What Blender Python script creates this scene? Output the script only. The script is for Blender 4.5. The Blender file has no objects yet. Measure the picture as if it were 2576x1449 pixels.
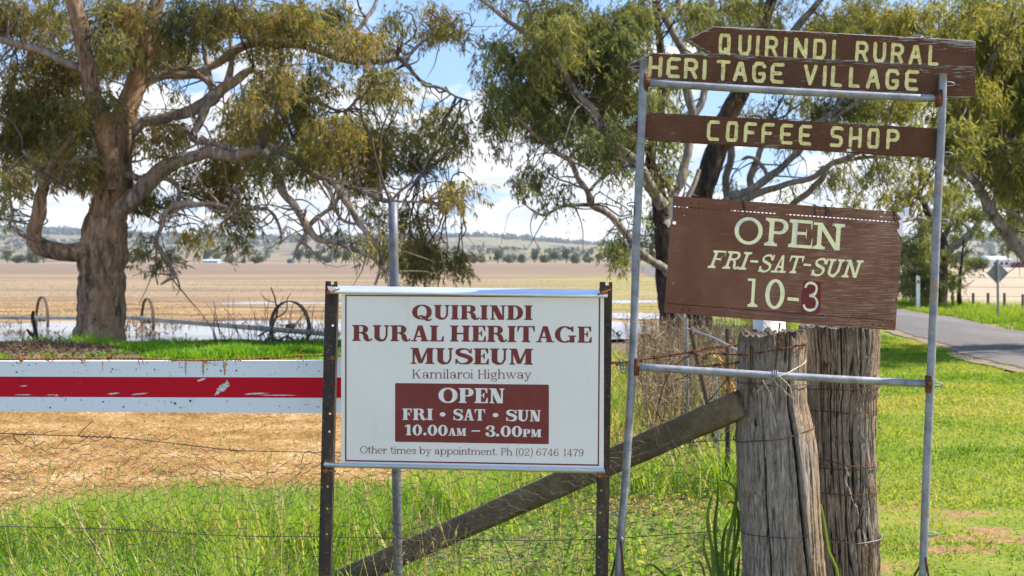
import bpy, math, random
import numpy as np
from mathutils import Vector, Matrix

# ------------------------------------------------------------------ camera, sky, sun
S = bpy.context.scene
COL = S.collection
F = 2576 * 40 / 36.0            # focal length in photo units (photo taken as 2576 x 1449 units)
EYE = 1.5
HOR = 655.0
cam_d = bpy.data.cameras.new("camera")
cam = bpy.data.objects.new("camera", cam_d)
COL.objects.link(cam)
cam.location = (0, 0, EYE)
cam.rotation_euler = (math.radians(90), 0, 0)
cam_d.lens = 40
cam_d.sensor_width = 36
cam_d.shift_y = -(724.5 - HOR) / 2576
cam_d.clip_start = 0.05
cam_d.clip_end = 30000
cam_d.dof.use_dof = True
cam_d.dof.focus_distance = 4.05
cam_d.dof.aperture_fstop = 6.3
S.camera = cam

SUN_EL, SUN_AZ = math.radians(48), math.radians(82)      # azimuth measured from straight ahead towards the right: the sun stands beyond the fence
sun_dir = Vector((math.sin(SUN_AZ) * math.cos(SUN_EL), math.cos(SUN_AZ) * math.cos(SUN_EL), math.sin(SUN_EL)))
sl = bpy.data.lights.new("sun", 'SUN')
sl.energy = 5.0
sl.angle = math.radians(0.9)
sl.color = (1.0, 0.93, 0.82)
so = bpy.data.objects.new("sun", sl)
so.rotation_euler = sun_dir.to_track_quat('Z', 'Y').to_euler()
so.location = (10, -10, 20)
COL.objects.link(so)

W = bpy.data.worlds.new("World")
S.world = W
W.use_nodes = True
wn, wl = W.node_tree.nodes, W.node_tree.links
wn.clear()
w_out = wn.new('ShaderNodeOutputWorld')
w_bg = wn.new('ShaderNodeBackground')
w_bg.inputs['Strength'].default_value = 0.1
sky = wn.new('ShaderNodeTexSky')
sky.sky_type = 'NISHITA'
sky.sun_disc = False
sky.sun_elevation = SUN_EL
sky.sun_rotation = SUN_AZ
sky.air_density = 1.0
sky.dust_density = 0.6
tc = wn.new('ShaderNodeTexCoord')
sep = wn.new('ShaderNodeSeparateXYZ')
wl.new(tc.outputs['Generated'], sep.inputs[0])


def wmath(op, a, b=None, clamp=False):
    n = wn.new('ShaderNodeMath')
    n.operation = op
    n.use_clamp = clamp
    for i, v in enumerate((a, b)):
        if v is None:
            continue
        if isinstance(v, (int, float)):
            n.inputs[i].default_value = v
        else:
            wl.new(v, n.inputs[i])
    return n.outputs[0]


zz = wmath('ADD', wmath('MAXIMUM', sep.outputs['Z'], 0.0), 0.22)
cx = wmath('DIVIDE', sep.outputs['X'], zz)
cy = wmath('DIVIDE', sep.outputs['Y'], zz)
comb = wn.new('ShaderNodeCombineXYZ')
wl.new(cx, comb.inputs[0])
wl.new(cy, comb.inputs[1])
cn = wn.new('ShaderNodeTexNoise')
cn.inputs['Scale'].default_value = 2.3
cn.inputs['Detail'].default_value = 8
cn.inputs['Roughness'].default_value = 0.56
cn.inputs['Distortion'].default_value = 0.25
wl.new(comb.outputs[0], cn.inputs['Vector'])
cn2 = wn.new('ShaderNodeTexNoise')
cn2.inputs['Scale'].default_value = 4.5
cn2.inputs['Detail'].default_value = 6
wl.new(comb.outputs[0], cn2.inputs['Vector'])
# more cloud towards the horizon, open blue higher up
elev = wmath('MULTIPLY', sep.outputs['Z'], -1.25)
cov = wmath('ADD', cn.outputs['Fac'], wmath('ADD', elev, 0.20))
mr = wn.new('ShaderNodeMapRange')
mr.interpolation_type = 'SMOOTHSTEP'
mr.inputs['From Min'].default_value = 0.485
mr.inputs['From Max'].default_value = 0.565
wl.new(cov, mr.inputs['Value'])
shade = wn.new('ShaderNodeValToRGB')
shade.color_ramp.elements[0].position = 0.42
shade.color_ramp.elements[0].color = (6.5, 6.5, 6.5, 1)
shade.color_ramp.elements[1].position = 0.60
shade.color_ramp.elements[1].color = (4.4, 4.6, 4.95, 1)
wl.new(cn2.outputs['Fac'], shade.inputs['Fac'])
hmix = wn.new('ShaderNodeMix')          # thin pale veil on the blue
hmix.data_type = 'RGBA'
hmix.inputs['Factor'].default_value = 0.65
hmix.inputs['B'].default_value = (1.9, 3.4, 6.6, 1)
wl.new(sky.outputs[0], hmix.inputs['A'])
cmix = wn.new('ShaderNodeMix')
cmix.data_type = 'RGBA'
wl.new(mr.outputs[0], cmix.inputs['Factor'])
wl.new(hmix.outputs['Result'], cmix.inputs['A'])
# unseen cloud behind the camera is made brighter to fill the shaded signs
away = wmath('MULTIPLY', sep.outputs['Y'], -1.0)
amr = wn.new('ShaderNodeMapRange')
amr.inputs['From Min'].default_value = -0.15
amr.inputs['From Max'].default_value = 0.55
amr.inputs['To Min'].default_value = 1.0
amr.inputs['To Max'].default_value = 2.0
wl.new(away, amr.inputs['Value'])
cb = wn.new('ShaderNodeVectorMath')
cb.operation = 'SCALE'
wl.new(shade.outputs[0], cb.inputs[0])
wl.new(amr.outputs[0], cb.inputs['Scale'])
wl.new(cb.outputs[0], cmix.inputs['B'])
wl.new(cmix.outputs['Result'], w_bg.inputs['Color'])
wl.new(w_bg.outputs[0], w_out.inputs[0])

S.view_settings.view_transform = 'Standard'
S.view_settings.look = 'None'
S.view_settings.exposure = 1.05
S.view_settings.gamma = 1.0
S.render.engine = 'CYCLES'
S.cycles.max_bounces = 6
S.cycles.transparent_max_bounces = 8
S.cycles.use_denoising = True

rng = np.random.default_rng(7)
random.seed(7)


# ------------------------------------------------------------------ helpers
def P(u, v, d):
    """point at photo units (u, v) and distance d in front of the camera"""
    return np.array(((u - 1288) / F * d, d, EYE - (v - HOR) / F * d))


def gd(v):
    return EYE * F / (v - HOR)


def G0(u, v):
    return P(u, v, gd(v))


def vnoise(p, seed=0):
    p = np.asarray(p, float)
    if p.shape[1] == 2:
        p = np.concatenate([p, np.zeros((len(p), 1))], 1)
    i = np.floor(p).astype(np.int64)
    f = p - i
    f = f * f * (3 - 2 * f)

    def h(x, y, z):
        n = (x * 374761393 + y * 668265263 + z * 2147483647 + seed * 1274126177) & 0xffffffff
        n = ((n ^ (n >> 13)) * 1274126177) & 0xffffffff
        n = ((n ^ (n >> 16)) * 2246822519) & 0xffffffff
        return ((n ^ (n >> 15)) & 0xffff) / 65535.0
    r = 0
    for dx in (0, 1):
        for dy in (0, 1):
            for dz in (0, 1):
                w = (f[:, 0] if dx else 1 - f[:, 0]) * (f[:, 1] if dy else 1 - f[:, 1]) * (f[:, 2] if dz else 1 - f[:, 2])
                r = r + w * h(i[:, 0] + dx, i[:, 1] + dy, i[:, 2] + dz)
    return r


def fbm(p, oct=4, seed=0):
    p = np.asarray(p, float)
    a, s, t = 0.5, 0, 0
    for k in range(oct):
        s = s + a * vnoise(p * 2 ** k, seed + k)
        t += a
        a *= 0.5
    return s / t


class MB:
    """collects shapes into ONE mesh; faces carry a material slot"""

    def __init__(self):
        self.v, self.f, self.m, self.n, self.t = [], [], [], 0, []

    def add(self, v, f, m=0, t=None):
        v = np.asarray(v, float).reshape(-1, 3)
        self.v.append(v)
        self.t.append(np.zeros(len(v)) if t is None else np.broadcast_to(np.asarray(t, float), (len(v),)))
        if isinstance(f, np.ndarray):
            self.f.append(f + self.n)
            self.m.append(np.full(len(f), m))
        else:
            for q in f:
                self.f.append(np.array([q]) + self.n)
                self.m.append(np.array([m]))
        self.n += len(v)
        return self

    def build(self, name, mats, parent=None, base=None, smooth=False, attr=None, kind=None):
        v = np.concatenate(self.v)
        if base is None:
            base = np.array(parent.location) if parent is not None else v.mean(0) * 0
        # world base of a sub-part: its part sits at the thing's origin
        if parent is not None and parent.parent is not None:
            base = np.array(parent.parent.location)
        v = v - np.asarray(base)
        loops = np.concatenate([f.ravel() for f in self.f])
        sizes = np.concatenate([np.full(len(f), f.shape[1]) for f in self.f])
        mi = np.concatenate(self.m)
        me = bpy.data.meshes.new(name)
        me.vertices.add(len(v))
        me.vertices.foreach_set('co', v.astype(np.float32).ravel())
        me.loops.add(len(loops))
        me.loops.foreach_set('vertex_index', loops.astype(np.int32))
        me.polygons.add(len(sizes))
        st = np.zeros(len(sizes), np.int32)
        st[1:] = np.cumsum(sizes)[:-1]
        me.polygons.foreach_set('loop_start', st)
        if not isinstance(mats, (list, tuple)):
            mats = [mats]
        for m in mats:
            me.materials.append(m)
        me.polygons.foreach_set('material_index', mi.astype(np.int32))
        me.polygons.foreach_set('use_smooth', np.full(len(sizes), bool(smooth)))
        if attr:
            a = me.attributes.new(attr, 'FLOAT', 'POINT')
            a.data.foreach_set('value', np.concatenate(self.t).astype(np.float32))
        me.update(calc_edges=True)
        me.validate()
        o = bpy.data.objects.new(name, me)
        COL.objects.link(o)
        if parent is not None:
            o.parent = parent
        else:
            o.location = base
        if kind:
            o['kind'] = kind
        return o


def tag(o, label, cat, group=None):
    o['label'] = label
    o['category'] = cat
    if group:
        o['group'] = group
    return o


def thing(name, label, cat, base, group=None):
    o = bpy.data.objects.new(name, None)
    o.empty_display_size = 0.1
    o.location = base
    COL.objects.link(o)
    return tag(o, label, cat, group)


def smooth_path(pts, n=6):
    p = np.asarray(pts, float)
    if len(p) < 3:
        t = np.linspace(0, 1, n + 1)[:, None]
        return p[0] * (1 - t) + p[-1] * t
    q = np.concatenate([[2 * p[0] - p[1]], p, [2 * p[-1] - p[-2]]])
    out = []
    for i in range(len(p) - 1):
        a, b, c, d = q[i], q[i + 1], q[i + 2], q[i + 3]
        for t in np.linspace(0, 1, n, endpoint=False):
            out.append(0.5 * (2 * b + (c - a) * t + (2 * a - 5 * b + 4 * c - d) * t * t + (3 * b - a - 3 * c + d) * t ** 3))
    out.append(p[-1])
    return np.array(out)


def tube(path, rad, n=8, cap=True):
    p = np.asarray(path, float)
    m = len(p)
    r = np.broadcast_to(np.asarray(rad, float), (m,))
    t = np.gradient(p, axis=0)
    t /= np.linalg.norm(t, axis=1)[:, None] + 1e-12
    up = np.array((0.13, 0.31, 0.94)) if abs(t[0][2]) < 0.8 else np.array((0.95, 0.2, 0.1))
    a = np.zeros_like(p)
    x = up - t[0] * up.dot(t[0])
    for i in range(m):
        x = x - t[i] * x.dot(t[i])
        x /= np.linalg.norm(x) + 1e-12
        a[i] = x
    b = np.cross(t, a)
    th = np.linspace(0, 2 * math.pi, n, endpoint=False)
    v = p[:, None, :] + r[:, None, None] * (np.cos(th)[None, :, None] * a[:, None, :] + np.sin(th)[None, :, None] * b[:, None, :])
    v = v.reshape(-1, 3)
    i = np.arange(m - 1)[:, None] * n
    j = np.arange(n)[None, :]
    k = (np.arange(n)[None, :] + 1) % n
    f = np.stack([i + j, i + k, i + n + k, i + n + j], -1).reshape(-1, 4)
    return v, f, n, m


def add_tube(mb, path, rad, n=8, m=0, cap=True, t=None):
    v, f, n_, k = tube(path, rad, n)
    base = mb.n
    mb.add(v, f, m, t)
    if cap and n_ > 2:
        mb.f.append(np.array([list(range(n_))[::-1]]) + base)
        mb.m.append(np.array([m]))
        mb.f.append(np.array([list(range((k - 1) * n_, k * n_))]) + base)
        mb.m.append(np.array([m]))
    return mb


def box(mb, c, s, m=0, rot=None):
    """box with chamferless corners: centre c, full size s, rot = 3x3"""
    q = np.array([(x, y, z) for x in (-.5, .5) for y in (-.5, .5) for z in (-.5, .5)]) * np.asarray(s)
    if rot is not None:
        q = q @ np.asarray(rot).T
    f = np.array([(0, 1, 3, 2), (4, 6, 7, 5), (0, 4, 5, 1), (2, 3, 7, 6), (0, 2, 6, 4), (1, 5, 7, 3)])
    mb.add(q + np.asarray(c), f, m)


class Plane:
    """flat sign plane; maps photo units to points on it (it is a real plane in the scene)"""

    def __init__(self, a, b, c):
        self.o = np.asarray(a, float)
        n = np.cross(np.asarray(b) - a, np.asarray(c) - a)
        n /= np.linalg.norm(n)
        if n[1] > 0:
            n = -n
        self.n = n

    def __call__(self, u, v, off=0.0):
        u = np.asarray(u, float)
        v = np.asarray(v, float)
        dx = (u - 1288) / F
        dz = -(v - HOR) / F
        d = np.stack([dx, np.ones_like(dx), dz], -1)
        c = np.array((0, 0, EYE))
        s = (self.o + self.n * 0 - c).dot(self.n) / (d @ self.n)
        return c + d * s[..., None] + self.n * off


def slab(mb, pl, poly, front, back, m=0, mside=None):
    """polygon in photo units on plane pl, extruded between two offsets along its normal"""
    u = [p[0] for p in poly]
    v = [p[1] for p in poly]
    a = pl(u, v, front)
    b = pl(u, v, back)
    n = len(poly)
    base = mb.n
    mb.add(np.concatenate([a, b]), [list(range(n))], m)
    mb.f.append(np.array([list(range(2 * n - 1, n - 1, -1))]) + base)
    mb.m.append(np.array([m]))
    for i in range(n):
        j = (i + 1) % n
        mb.f.append(np.array([[i, i + n, j + n, j]]) + base)
        mb.m.append(np.array([m if mside is None else mside]))


# ------------------------------------------------------------------ materials
class NT:
    def __init__(self, name):
        self.m = bpy.data.materials.new(name)
        self.m.use_nodes = True
        self.t = self.m.node_tree
        self.b = self.t.nodes['Principled BSDF']
        self.out = self.t.nodes['Material Output']
        self.b.inputs['Specular IOR Level'].default_value = 0.3
        self.pos = None

    def node(self, ty, **kw):
        n = self.t.nodes.new(ty)
        for k, v in kw.items():
            setattr(n, k, v)
        return n

    def link(self, a, b):
        self.t.links.new(a, b)

    def setv(self, sock, v):
        if isinstance(v, bpy.types.NodeSocket):
            self.link(v, sock)
        elif isinstance(v, (tuple, list)) and len(v) == 3 and sock.type == 'RGBA':
            sock.default_value = (*v, 1)
        else:
            sock.default_value = v

    def coord(self, scale=(1, 1, 1), kind='object', loc=(0, 0, 0)):
        if kind == 'world':
            g = self.node('ShaderNodeNewGeometry').outputs['Position']
        else:
            g = self.node('ShaderNodeTexCoord').outputs['Object']
        mp = self.node('ShaderNodeMapping')
        mp.inputs['Scale'].default_value = scale
        mp.inputs['Location'].default_value = loc
        self.link(g, mp.inputs['Vector'])
        return mp.outputs[0]

    def noise(self, scale, detail=4, rough=0.55, co=None, dist=0.0):
        n = self.node('ShaderNodeTexNoise')
        n.inputs['Scale'].default_value = scale
        n.inputs['Detail'].default_value = detail
        n.inputs['Roughness'].default_value = rough
        n.inputs['Distortion'].default_value = dist
        self.link(co if co is not None else self.coord(), n.inputs['Vector'])
        return n.outputs['Fac']

    def ramp(self, fac, stops, mode='LINEAR'):
        r = self.node('ShaderNodeValToRGB')
        r.color_ramp.interpolation = mode
        e = r.color_ramp.elements
        while len(e) > 2:
            e.remove(e[-1])
        for i, (p, c) in enumerate(stops):
            el = e[i] if i < 2 else e.new(p)
            el.position = p
            el.color = (*c, 1) if len(c) == 3 else c
        self.setv(r.inputs['Fac'], fac)
        return r.outputs['Color']

    def step(self, fac, a, b):
        r = self.node('ShaderNodeMapRange')
        r.interpolation_type = 'SMOOTHSTEP'
        r.inputs['From Min'].default_value = a
        r.inputs['From Max'].default_value = b
        self.setv(r.inputs['Value'], fac)
        return r.outputs[0]

    def mix(self, fac, a, b, mode='MIX'):
        n = self.node('ShaderNodeMix', data_type='RGBA', blend_type=mode)
        self.setv(n.inputs['Factor'], fac)
        self.setv(n.inputs['A'], a)
        self.setv(n.inputs['B'], b)
        return n.outputs['Result']

    def math(self, op, a, b=0.0, clamp=False):
        n = self.node('ShaderNodeMath', operation=op, use_clamp=clamp)
        self.setv(n.inputs[0], a)
        self.setv(n.inputs[1], b)
        return n.outputs[0]

    def attr(self, name):
        return self.node('ShaderNodeAttribute', attribute_name=name).outputs['Fac']

    def bump(self, h, strength=0.4, dist=0.01):
        n = self.node('ShaderNodeBump')
        n.inputs['Strength'].default_value = strength
        n.inputs['Distance'].default_value = dist
        self.link(h, n.inputs['Height'])
        self.link(n.outputs[0], self.b.inputs['Normal'])

    def base(self, c, rough=0.7, metal=0.0):
        self.setv(self.b.inputs['Base Color'], c)
        self.setv(self.b.inputs['Roughness'], rough)
        self.setv(self.b.inputs['Metallic'], metal)
        return self.m


def foliage(name, stops, trans=0.35, rough=0.5):
    k = NT(name)
    c = k.ramp(k.attr('tint'), stops)
    k.base(c, rough)
    k.b.inputs['Specular IOR Level'].default_value = 0.25
    tr = k.node('ShaderNodeBsdfTranslucent')
    tc_ = k.mix(1.0, c, (1.45, 1.3, 0.65), 'MULTIPLY')
    k.link(tc_, tr.inputs['Color'])
    ms = k.node('ShaderNodeMixShader')
    ms.inputs[0].default_value = trans
    k.link(k.b.outputs[0], ms.inputs[1])
    k.link(tr.outputs[0], ms.inputs[2])
    k.link(ms.outputs[0], k.out.inputs[0])
    return k.m


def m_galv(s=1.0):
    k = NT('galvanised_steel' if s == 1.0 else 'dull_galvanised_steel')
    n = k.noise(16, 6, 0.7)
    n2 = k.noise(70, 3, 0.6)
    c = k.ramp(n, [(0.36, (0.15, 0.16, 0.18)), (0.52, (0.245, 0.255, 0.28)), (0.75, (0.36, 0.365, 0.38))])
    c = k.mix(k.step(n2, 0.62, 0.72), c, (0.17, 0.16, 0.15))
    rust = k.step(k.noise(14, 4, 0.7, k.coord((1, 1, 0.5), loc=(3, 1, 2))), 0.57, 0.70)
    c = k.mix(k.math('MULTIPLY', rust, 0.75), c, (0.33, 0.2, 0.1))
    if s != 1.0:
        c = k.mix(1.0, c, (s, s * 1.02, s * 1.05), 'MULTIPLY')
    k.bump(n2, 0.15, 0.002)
    return k.base(c, 0.55, 0.3)


def m_rust(name='rusty_iron', a=(0.09, 0.035, 0.018), b=(0.2, 0.075, 0.03), dark=(0.03, 0.02, 0.016)):
    k = NT(name)
    n = k.noise(40, 5, 0.65)
    c = k.ramp(n, [(0.3, dark), (0.5, a), (0.7, b)])
    k.bump(n, 0.4, 0.002)
    return k.base(c, 0.85)


def m_post_iron():
    k = NT('painted_rusting_iron')
    n = k.noise(18, 6, 0.7, k.coord((1, 1, 0.35)))
    n2 = k.noise(120, 3, 0.6)
    c = k.ramp(n, [(0.38, (0.02, 0.02, 0.02)), (0.56, (0.045, 0.034, 0.027)), (0.66, (0.10, 0.05, 0.026)), (0.8, (0.17, 0.085, 0.04))])
    c = k.mix(k.step(n2, 0.6, 0.7), c, (0.16, 0.12, 0.08))
    k.bump(n2, 0.3, 0.002)
    return k.base(c, 0.7)


def m_white_panel():
    k = NT('white_sign_paint')
    n = k.noise(3, 4)
    sp = k.noise(160, 2, 0.7)
    c = k.ramp(n, [(0.3, (0.72, 0.68, 0.635)), (0.7, (0.775, 0.735, 0.69))])
    c = k.mix(k.math('MULTIPLY', k.step(sp, 0.66, 0.74), 0.6), c, (0.42, 0.37, 0.3))
    drip = k.noise(16, 4, 0.7, k.coord((1, 1, 0.12)))
    c = k.mix(k.math('MULTIPLY', k.step(drip, 0.58, 0.75), 0.16), c, (0.42, 0.36, 0.28))
    return k.base(c, 0.35)


def m_maroon():
    k = NT('maroon_sign_vinyl')
    n = k.noise(20, 3)
    c = k.ramp(n, [(0.3, (0.15, 0.022, 0.020)), (0.7, (0.19, 0.032, 0.028))])
    return k.base(c, 0.45)


def m_alu():
    k = NT('weathered_aluminium')
    n = k.noise(8, 4, 0.6, k.coord((0.3, 1, 3)))
    c = k.ramp(n, [(0.35, (0.55, 0.58, 0.62)), (0.7, (0.78, 0.8, 0.82))])
    return k.base(c, 0.42, 0.6)


def m_plank():
    """brown painted routed timber: attribute paint = routed letter groove painted cream"""
    k = NT('flaking_brown_painted_timber')
    co = k.coord((1.6, 1, 26))
    grain = k.noise(9, 6, 0.65, co)
    fine = k.noise(30, 5, 0.7, k.coord((1.2, 1, 20)))
    brown = k.ramp(k.noise(6, 5), [(0.3, (0.088, 0.038, 0.021)), (0.7, (0.138, 0.063, 0.036))])
    brown = k.mix(k.step(fine, 0.57, 0.66), brown, (0.022, 0.013, 0.01))
    brown = k.mix(k.math('MULTIPLY', k.step(k.noise(18, 5, 0.7, k.coord((1, 1, 9), loc=(2, 0, 3))), 0.56, 0.7), 0.45), brown, (0.20, 0.12, 0.085))
    edge = k.attr('edge')
    fl = k.math('ADD', grain, k.math('MULTIPLY', edge, 0.30))
    big = k.noise(5, 4, 0.6, k.coord((1, 1, 2)))
    fl = k.math('ADD', fl, k.math('MULTIPLY', big, 0.22))
    flake = k.step(fl, 0.745, 0.772)
    wood = k.ramp(fine, [(0.3, (0.14, 0.12, 0.11)), (0.55, (0.33, 0.3, 0.27)), (0.8, (0.5, 0.47, 0.43))])
    c = k.mix(flake, brown, wood)
    cream = k.ramp(k.noise(60, 4, 0.7), [(0.3, (0.55, 0.46, 0.16)), (0.5, (0.80, 0.71, 0.33)), (0.7, (0.86, 0.79, 0.45))])
    mould = k.step(k.noise(48, 5, 0.75), 0.60, 0.70)
    cream = k.mix(mould, cream, (0.16, 0.1, 0.035))
    p = k.math('ADD', k.attr('paint'), k.math('MULTIPLY', k.math('SUBTRACT', k.noise(90, 4, 0.7), 0.5), 0.35))
    pm = k.step(p, 0.30, 0.42)
    rim = k.math('MULTIPLY', k.step(p, 0.02, 0.2), 0.55)
    c = k.mix(rim, c, (0.02, 0.013, 0.009))
    c = k.mix(pm, c, cream)
    k.bump(fine, 0.5, 0.002)
    k.b.inputs['Specular IOR Level'].default_value = 0.12
    return k.base(c, 0.85)


def m_open_panel():
    k = NT('faded_brown_sheet_metal')
    n = k.noise(5, 5, 0.6)
    scr = k.noise(10, 6, 0.75, k.coord((1.2, 1, 40)))
    scr2 = k.noise(2.2, 4, 0.6, k.coord(loc=(4, 2, 1)))
    c = k.ramp(n, [(0.3, (0.135, 0.056, 0.030)), (0.5, (0.175, 0.074, 0.041)), (0.7, (0.225, 0.105, 0.066))])
    sx = k.node('ShaderNodeSeparateXYZ')
    k.link(k.node('ShaderNodeTexCoord').outputs['Object'], sx.inputs[0])
    right = k.math('MULTIPLY', sx.outputs['X'], 0.13)
    s = k.math('ADD', k.math('ADD', scr, k.math('MULTIPLY', scr2, 0.3)), right)
    c = k.mix(k.math('MULTIPLY', k.step(s, 0.68, 0.80), 0.75), c, (0.46, 0.30, 0.22))
    dots = k.noise(220, 2, 0.6)
    c = k.mix(k.math('MULTIPLY', k.step(dots, 0.7, 0.76), 0.6), c, (0.45, 0.33, 0.25))
    k.b.inputs['Specular IOR Level'].default_value = 0.12
    return k.base(c, 0.6)


def m_brush_cream():
    k = NT('brushed_cream_paint')
    n = k.noise(26, 4, 0.65, k.coord((1, 1, 0.45)))
    c = k.ramp(n, [(0.36, (0.60, 0.62, 0.60)), (0.45, (0.86, 0.80, 0.42)), (0.7, (0.90, 0.84, 0.48))])
    n2 = k.noise(55, 4, 0.7, k.coord((1, 1, 0.4), loc=(5, 0, 1)))
    c = k.mix(k.math('MULTIPLY', k.step(n2, 0.6, 0.7), 0.5), c, (0.42, 0.42, 0.42))
    return k.base(c, 0.55)


def m_barrier(name, col, scratch, amt):
    k = NT(name)
    n = k.noise(14, 6, 0.75, k.coord((0.8, 1, 2.2)))
    n2 = k.noise(4, 3, 0.6)
    s = k.math('ADD', n, k.math('MULTIPLY', n2, 0.35))
    c = k.mix(k.step(s, amt, amt + 0.05), col, scratch)
    dirt = k.noise(3, 4, 0.6, k.coord((1, 1, 0.3)))
    c = k.mix(k.math('MULTIPLY', k.step(dirt, 0.5, 0.75), 0.25), c, tuple(x * 0.6 for x in col))
    k.b.inputs['Specular IOR Level'].default_value = 0.12
    return k.base(c, 0.5)


def m_timber():
    k = NT('weathered_grey_timber')
    grain = k.noise(75, 8, 0.75, k.coord((1, 1, 0.13)), 0.9)
    fine = k.noise(190, 6, 0.75, k.coord((1, 1, 0.16)), 0.4)
    big = k.noise(5, 4, 0.6, k.coord((1, 1, 0.35)))
    mixn = k.math('ADD', k.math('MULTIPLY', grain, 0.6), k.math('MULTIPLY', fine, 0.4))
    c = k.ramp(mixn, [(0.36, (0.04, 0.03, 0.023)), (0.44, (0.17, 0.137, 0.112)), (0.53, (0.31, 0.26, 0.222)), (0.66, (0.52, 0.465, 0.41))])
    warm = k.ramp(mixn, [(0.36, (0.045, 0.027, 0.016)), (0.44, (0.19, 0.124, 0.075)), (0.53, (0.33, 0.235, 0.152)), (0.66, (0.52, 0.41, 0.29))])
    sx = k.node('ShaderNodeSeparateXYZ')
    k.link(k.node('ShaderNodeTexCoord').outputs['Object'], sx.inputs[0])
    side = k.math('ADD', big, k.math('MULTIPLY', sx.outputs['X'], 0.9))
    c = k.mix(k.step(side, 0.44, 0.60), c, warm)
    crack = k.attr('tint')
    c = k.mix(k.step(crack, 0.2, 0.8), c, (0.015, 0.010, 0.008))
    lich = k.step(k.noise(30, 5, 0.75, k.coord((1, 1, 0.3), loc=(7, 3, 1))), 0.60, 0.68)
    c = k.mix(k.math('MULTIPLY', lich, 0.5), c, (0.46, 0.44, 0.40))
    topd = k.step(sx.outputs['Z'], 1.17, 1.24)
    c = k.mix(k.math('MULTIPLY', topd, 0.45), c, (0.03, 0.022, 0.015))
    k.bump(mixn, 1.0, 0.012)
    return k.base(c, 0.92)


def m_brace():
    k = NT('mossy_brown_timber')
    n = k.noise(14, 6, 0.7)
    n2 = k.noise(110, 4, 0.75)
    c = k.ramp(n, [(0.3, (0.08, 0.058, 0.034)), (0.55, (0.145, 0.108, 0.066)), (0.75, (0.23, 0.18, 0.115))])
    c = k.mix(k.step(n2, 0.58, 0.7), c, (0.24, 0.19, 0.13))
    c = k.mix(k.step(k.noise(130, 3, 0.7, k.coord(loc=(2, 2, 2))), 0.62, 0.7), c, (0.03, 0.018, 0.01))
    k.bump(n2, 0.6, 0.004)
    return k.base(c, 0.95)


def m_bark(name, dark, mid, pale, warm, thr=0.5):
    k = NT(name)
    n = k.noise(1.6, 6, 0.65, k.coord((1, 1, 0.35)))
    f = k.noise(9, 6, 0.7, k.coord((1, 1, 0.22)), 0.5)
    c1 = k.ramp(f, [(0.38, dark), (0.5, mid), (0.64, pale)])
    c2 = k.ramp(f, [(0.36, mid), (0.52, warm), (0.66, pale)])
    c = k.mix(k.step(n, thr - 0.07, thr + 0.07), c1, c2)
    pl_ = k.noise(5, 6, 0.75, k.coord((1, 1, 0.4), loc=(3, 1, 7)))
    c = k.mix(k.step(pl_, 0.55, 0.66), c, tuple(x * 0.35 for x in mid))
    k.bump(f, 1.0, 0.06)
    return k.base(c, 0.9)


MAT = {}


def M(key, fn=None, *a, **kw):
    if key not in MAT:
        MAT[key] = fn(*a, **kw)
    return MAT[key]


galv = m_galv()
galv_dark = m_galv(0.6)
rust = m_rust()
rust_bright = m_rust('bright_orange_rust', (0.28, 0.09, 0.025), (0.4, 0.15, 0.05), (0.1, 0.035, 0.015))
weld_rust = m_rust('weld_rust', (0.11, 0.04, 0.018), (0.2, 0.075, 0.03), (0.035, 0.017, 0.012))
dark_wire = NT('dark_wire').base((0.075, 0.06, 0.05), 0.6, 0.3)
net_wire = NT('zinc_netting_wire').base((0.10, 0.10, 0.09), 0.6, 0.1)
post_iron = m_post_iron()
white_panel = m_white_panel()
maroon = m_maroon()
alu = m_alu()
plank_mat = m_plank()
open_mat = m_open_panel()
cream = m_brush_cream()
timber = m_timber()
brace_mat = m_brace()
black_plastic = NT('black_plastic').base((0.03, 0.03, 0.032), 0.4)
pale_twine = NT('frayed_twine').base((0.55, 0.5, 0.4), 0.9)
white_pvc = NT('white_rough_plastic')
_n = white_pvc.noise(90, 4, 0.6)
white_pvc.bump(_n, 0.9, 0.006)
white_pvc = white_pvc.base((0.8, 0.78, 0.75), 0.5)
lichen_mat = NT('pale_green_lichen')
lichen_mat = lichen_mat.base(lichen_mat.ramp(lichen_mat.noise(150, 3), [(0.35, (0.26, 0.32, 0.2)), (0.65, (0.55, 0.6, 0.45))]), 0.95)
flake_white = NT('bare_white_undercoat').base((0.78, 0.76, 0.74), 0.6)
bark_old = m_bark('rough_brown_bark', (0.06, 0.038, 0.024), (0.20, 0.130, 0.080), (0.38, 0.28, 0.195), (0.32, 0.19, 0.10), 0.52)
bark_pale = m_bark('smooth_mottled_gum_bark', (0.10, 0.078, 0.064), (0.22, 0.18, 0.15), (0.40, 0.35, 0.30), (0.27, 0.20, 0.145), 0.5)
bark_dark = m_bark('dark_shed_bark', (0.014, 0.011, 0.01), (0.045, 0.03, 0.023), (0.13, 0.095, 0.07), (0.17, 0.09, 0.05), 0.58)
twig_mat = NT('thin_grey_branches')
twig_mat = twig_mat.base(twig_mat.ramp(twig_mat.noise(3, 3), [(0.35, (0.05, 0.038, 0.032)), (0.65, (0.13, 0.1, 0.085))]), 0.9)
leaf_a = foliage('olive_gum_leaves', [(0.0, (0.085, 0.105, 0.045)), (0.34, (0.165, 0.175, 0.06)), (0.55, (0.25, 0.22, 0.068)), (0.76, (0.34, 0.235, 0.09)), (1.0, (0.38, 0.19, 0.12))], 0.56)
leaf_b = foliage('blue_green_gum_leaves', [(0.0, (0.08, 0.11, 0.05)), (0.4, (0.155, 0.185, 0.068)), (0.7, (0.24, 0.245, 0.08)), (1.0, (0.32, 0.28, 0.10))], 0.56)
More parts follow.
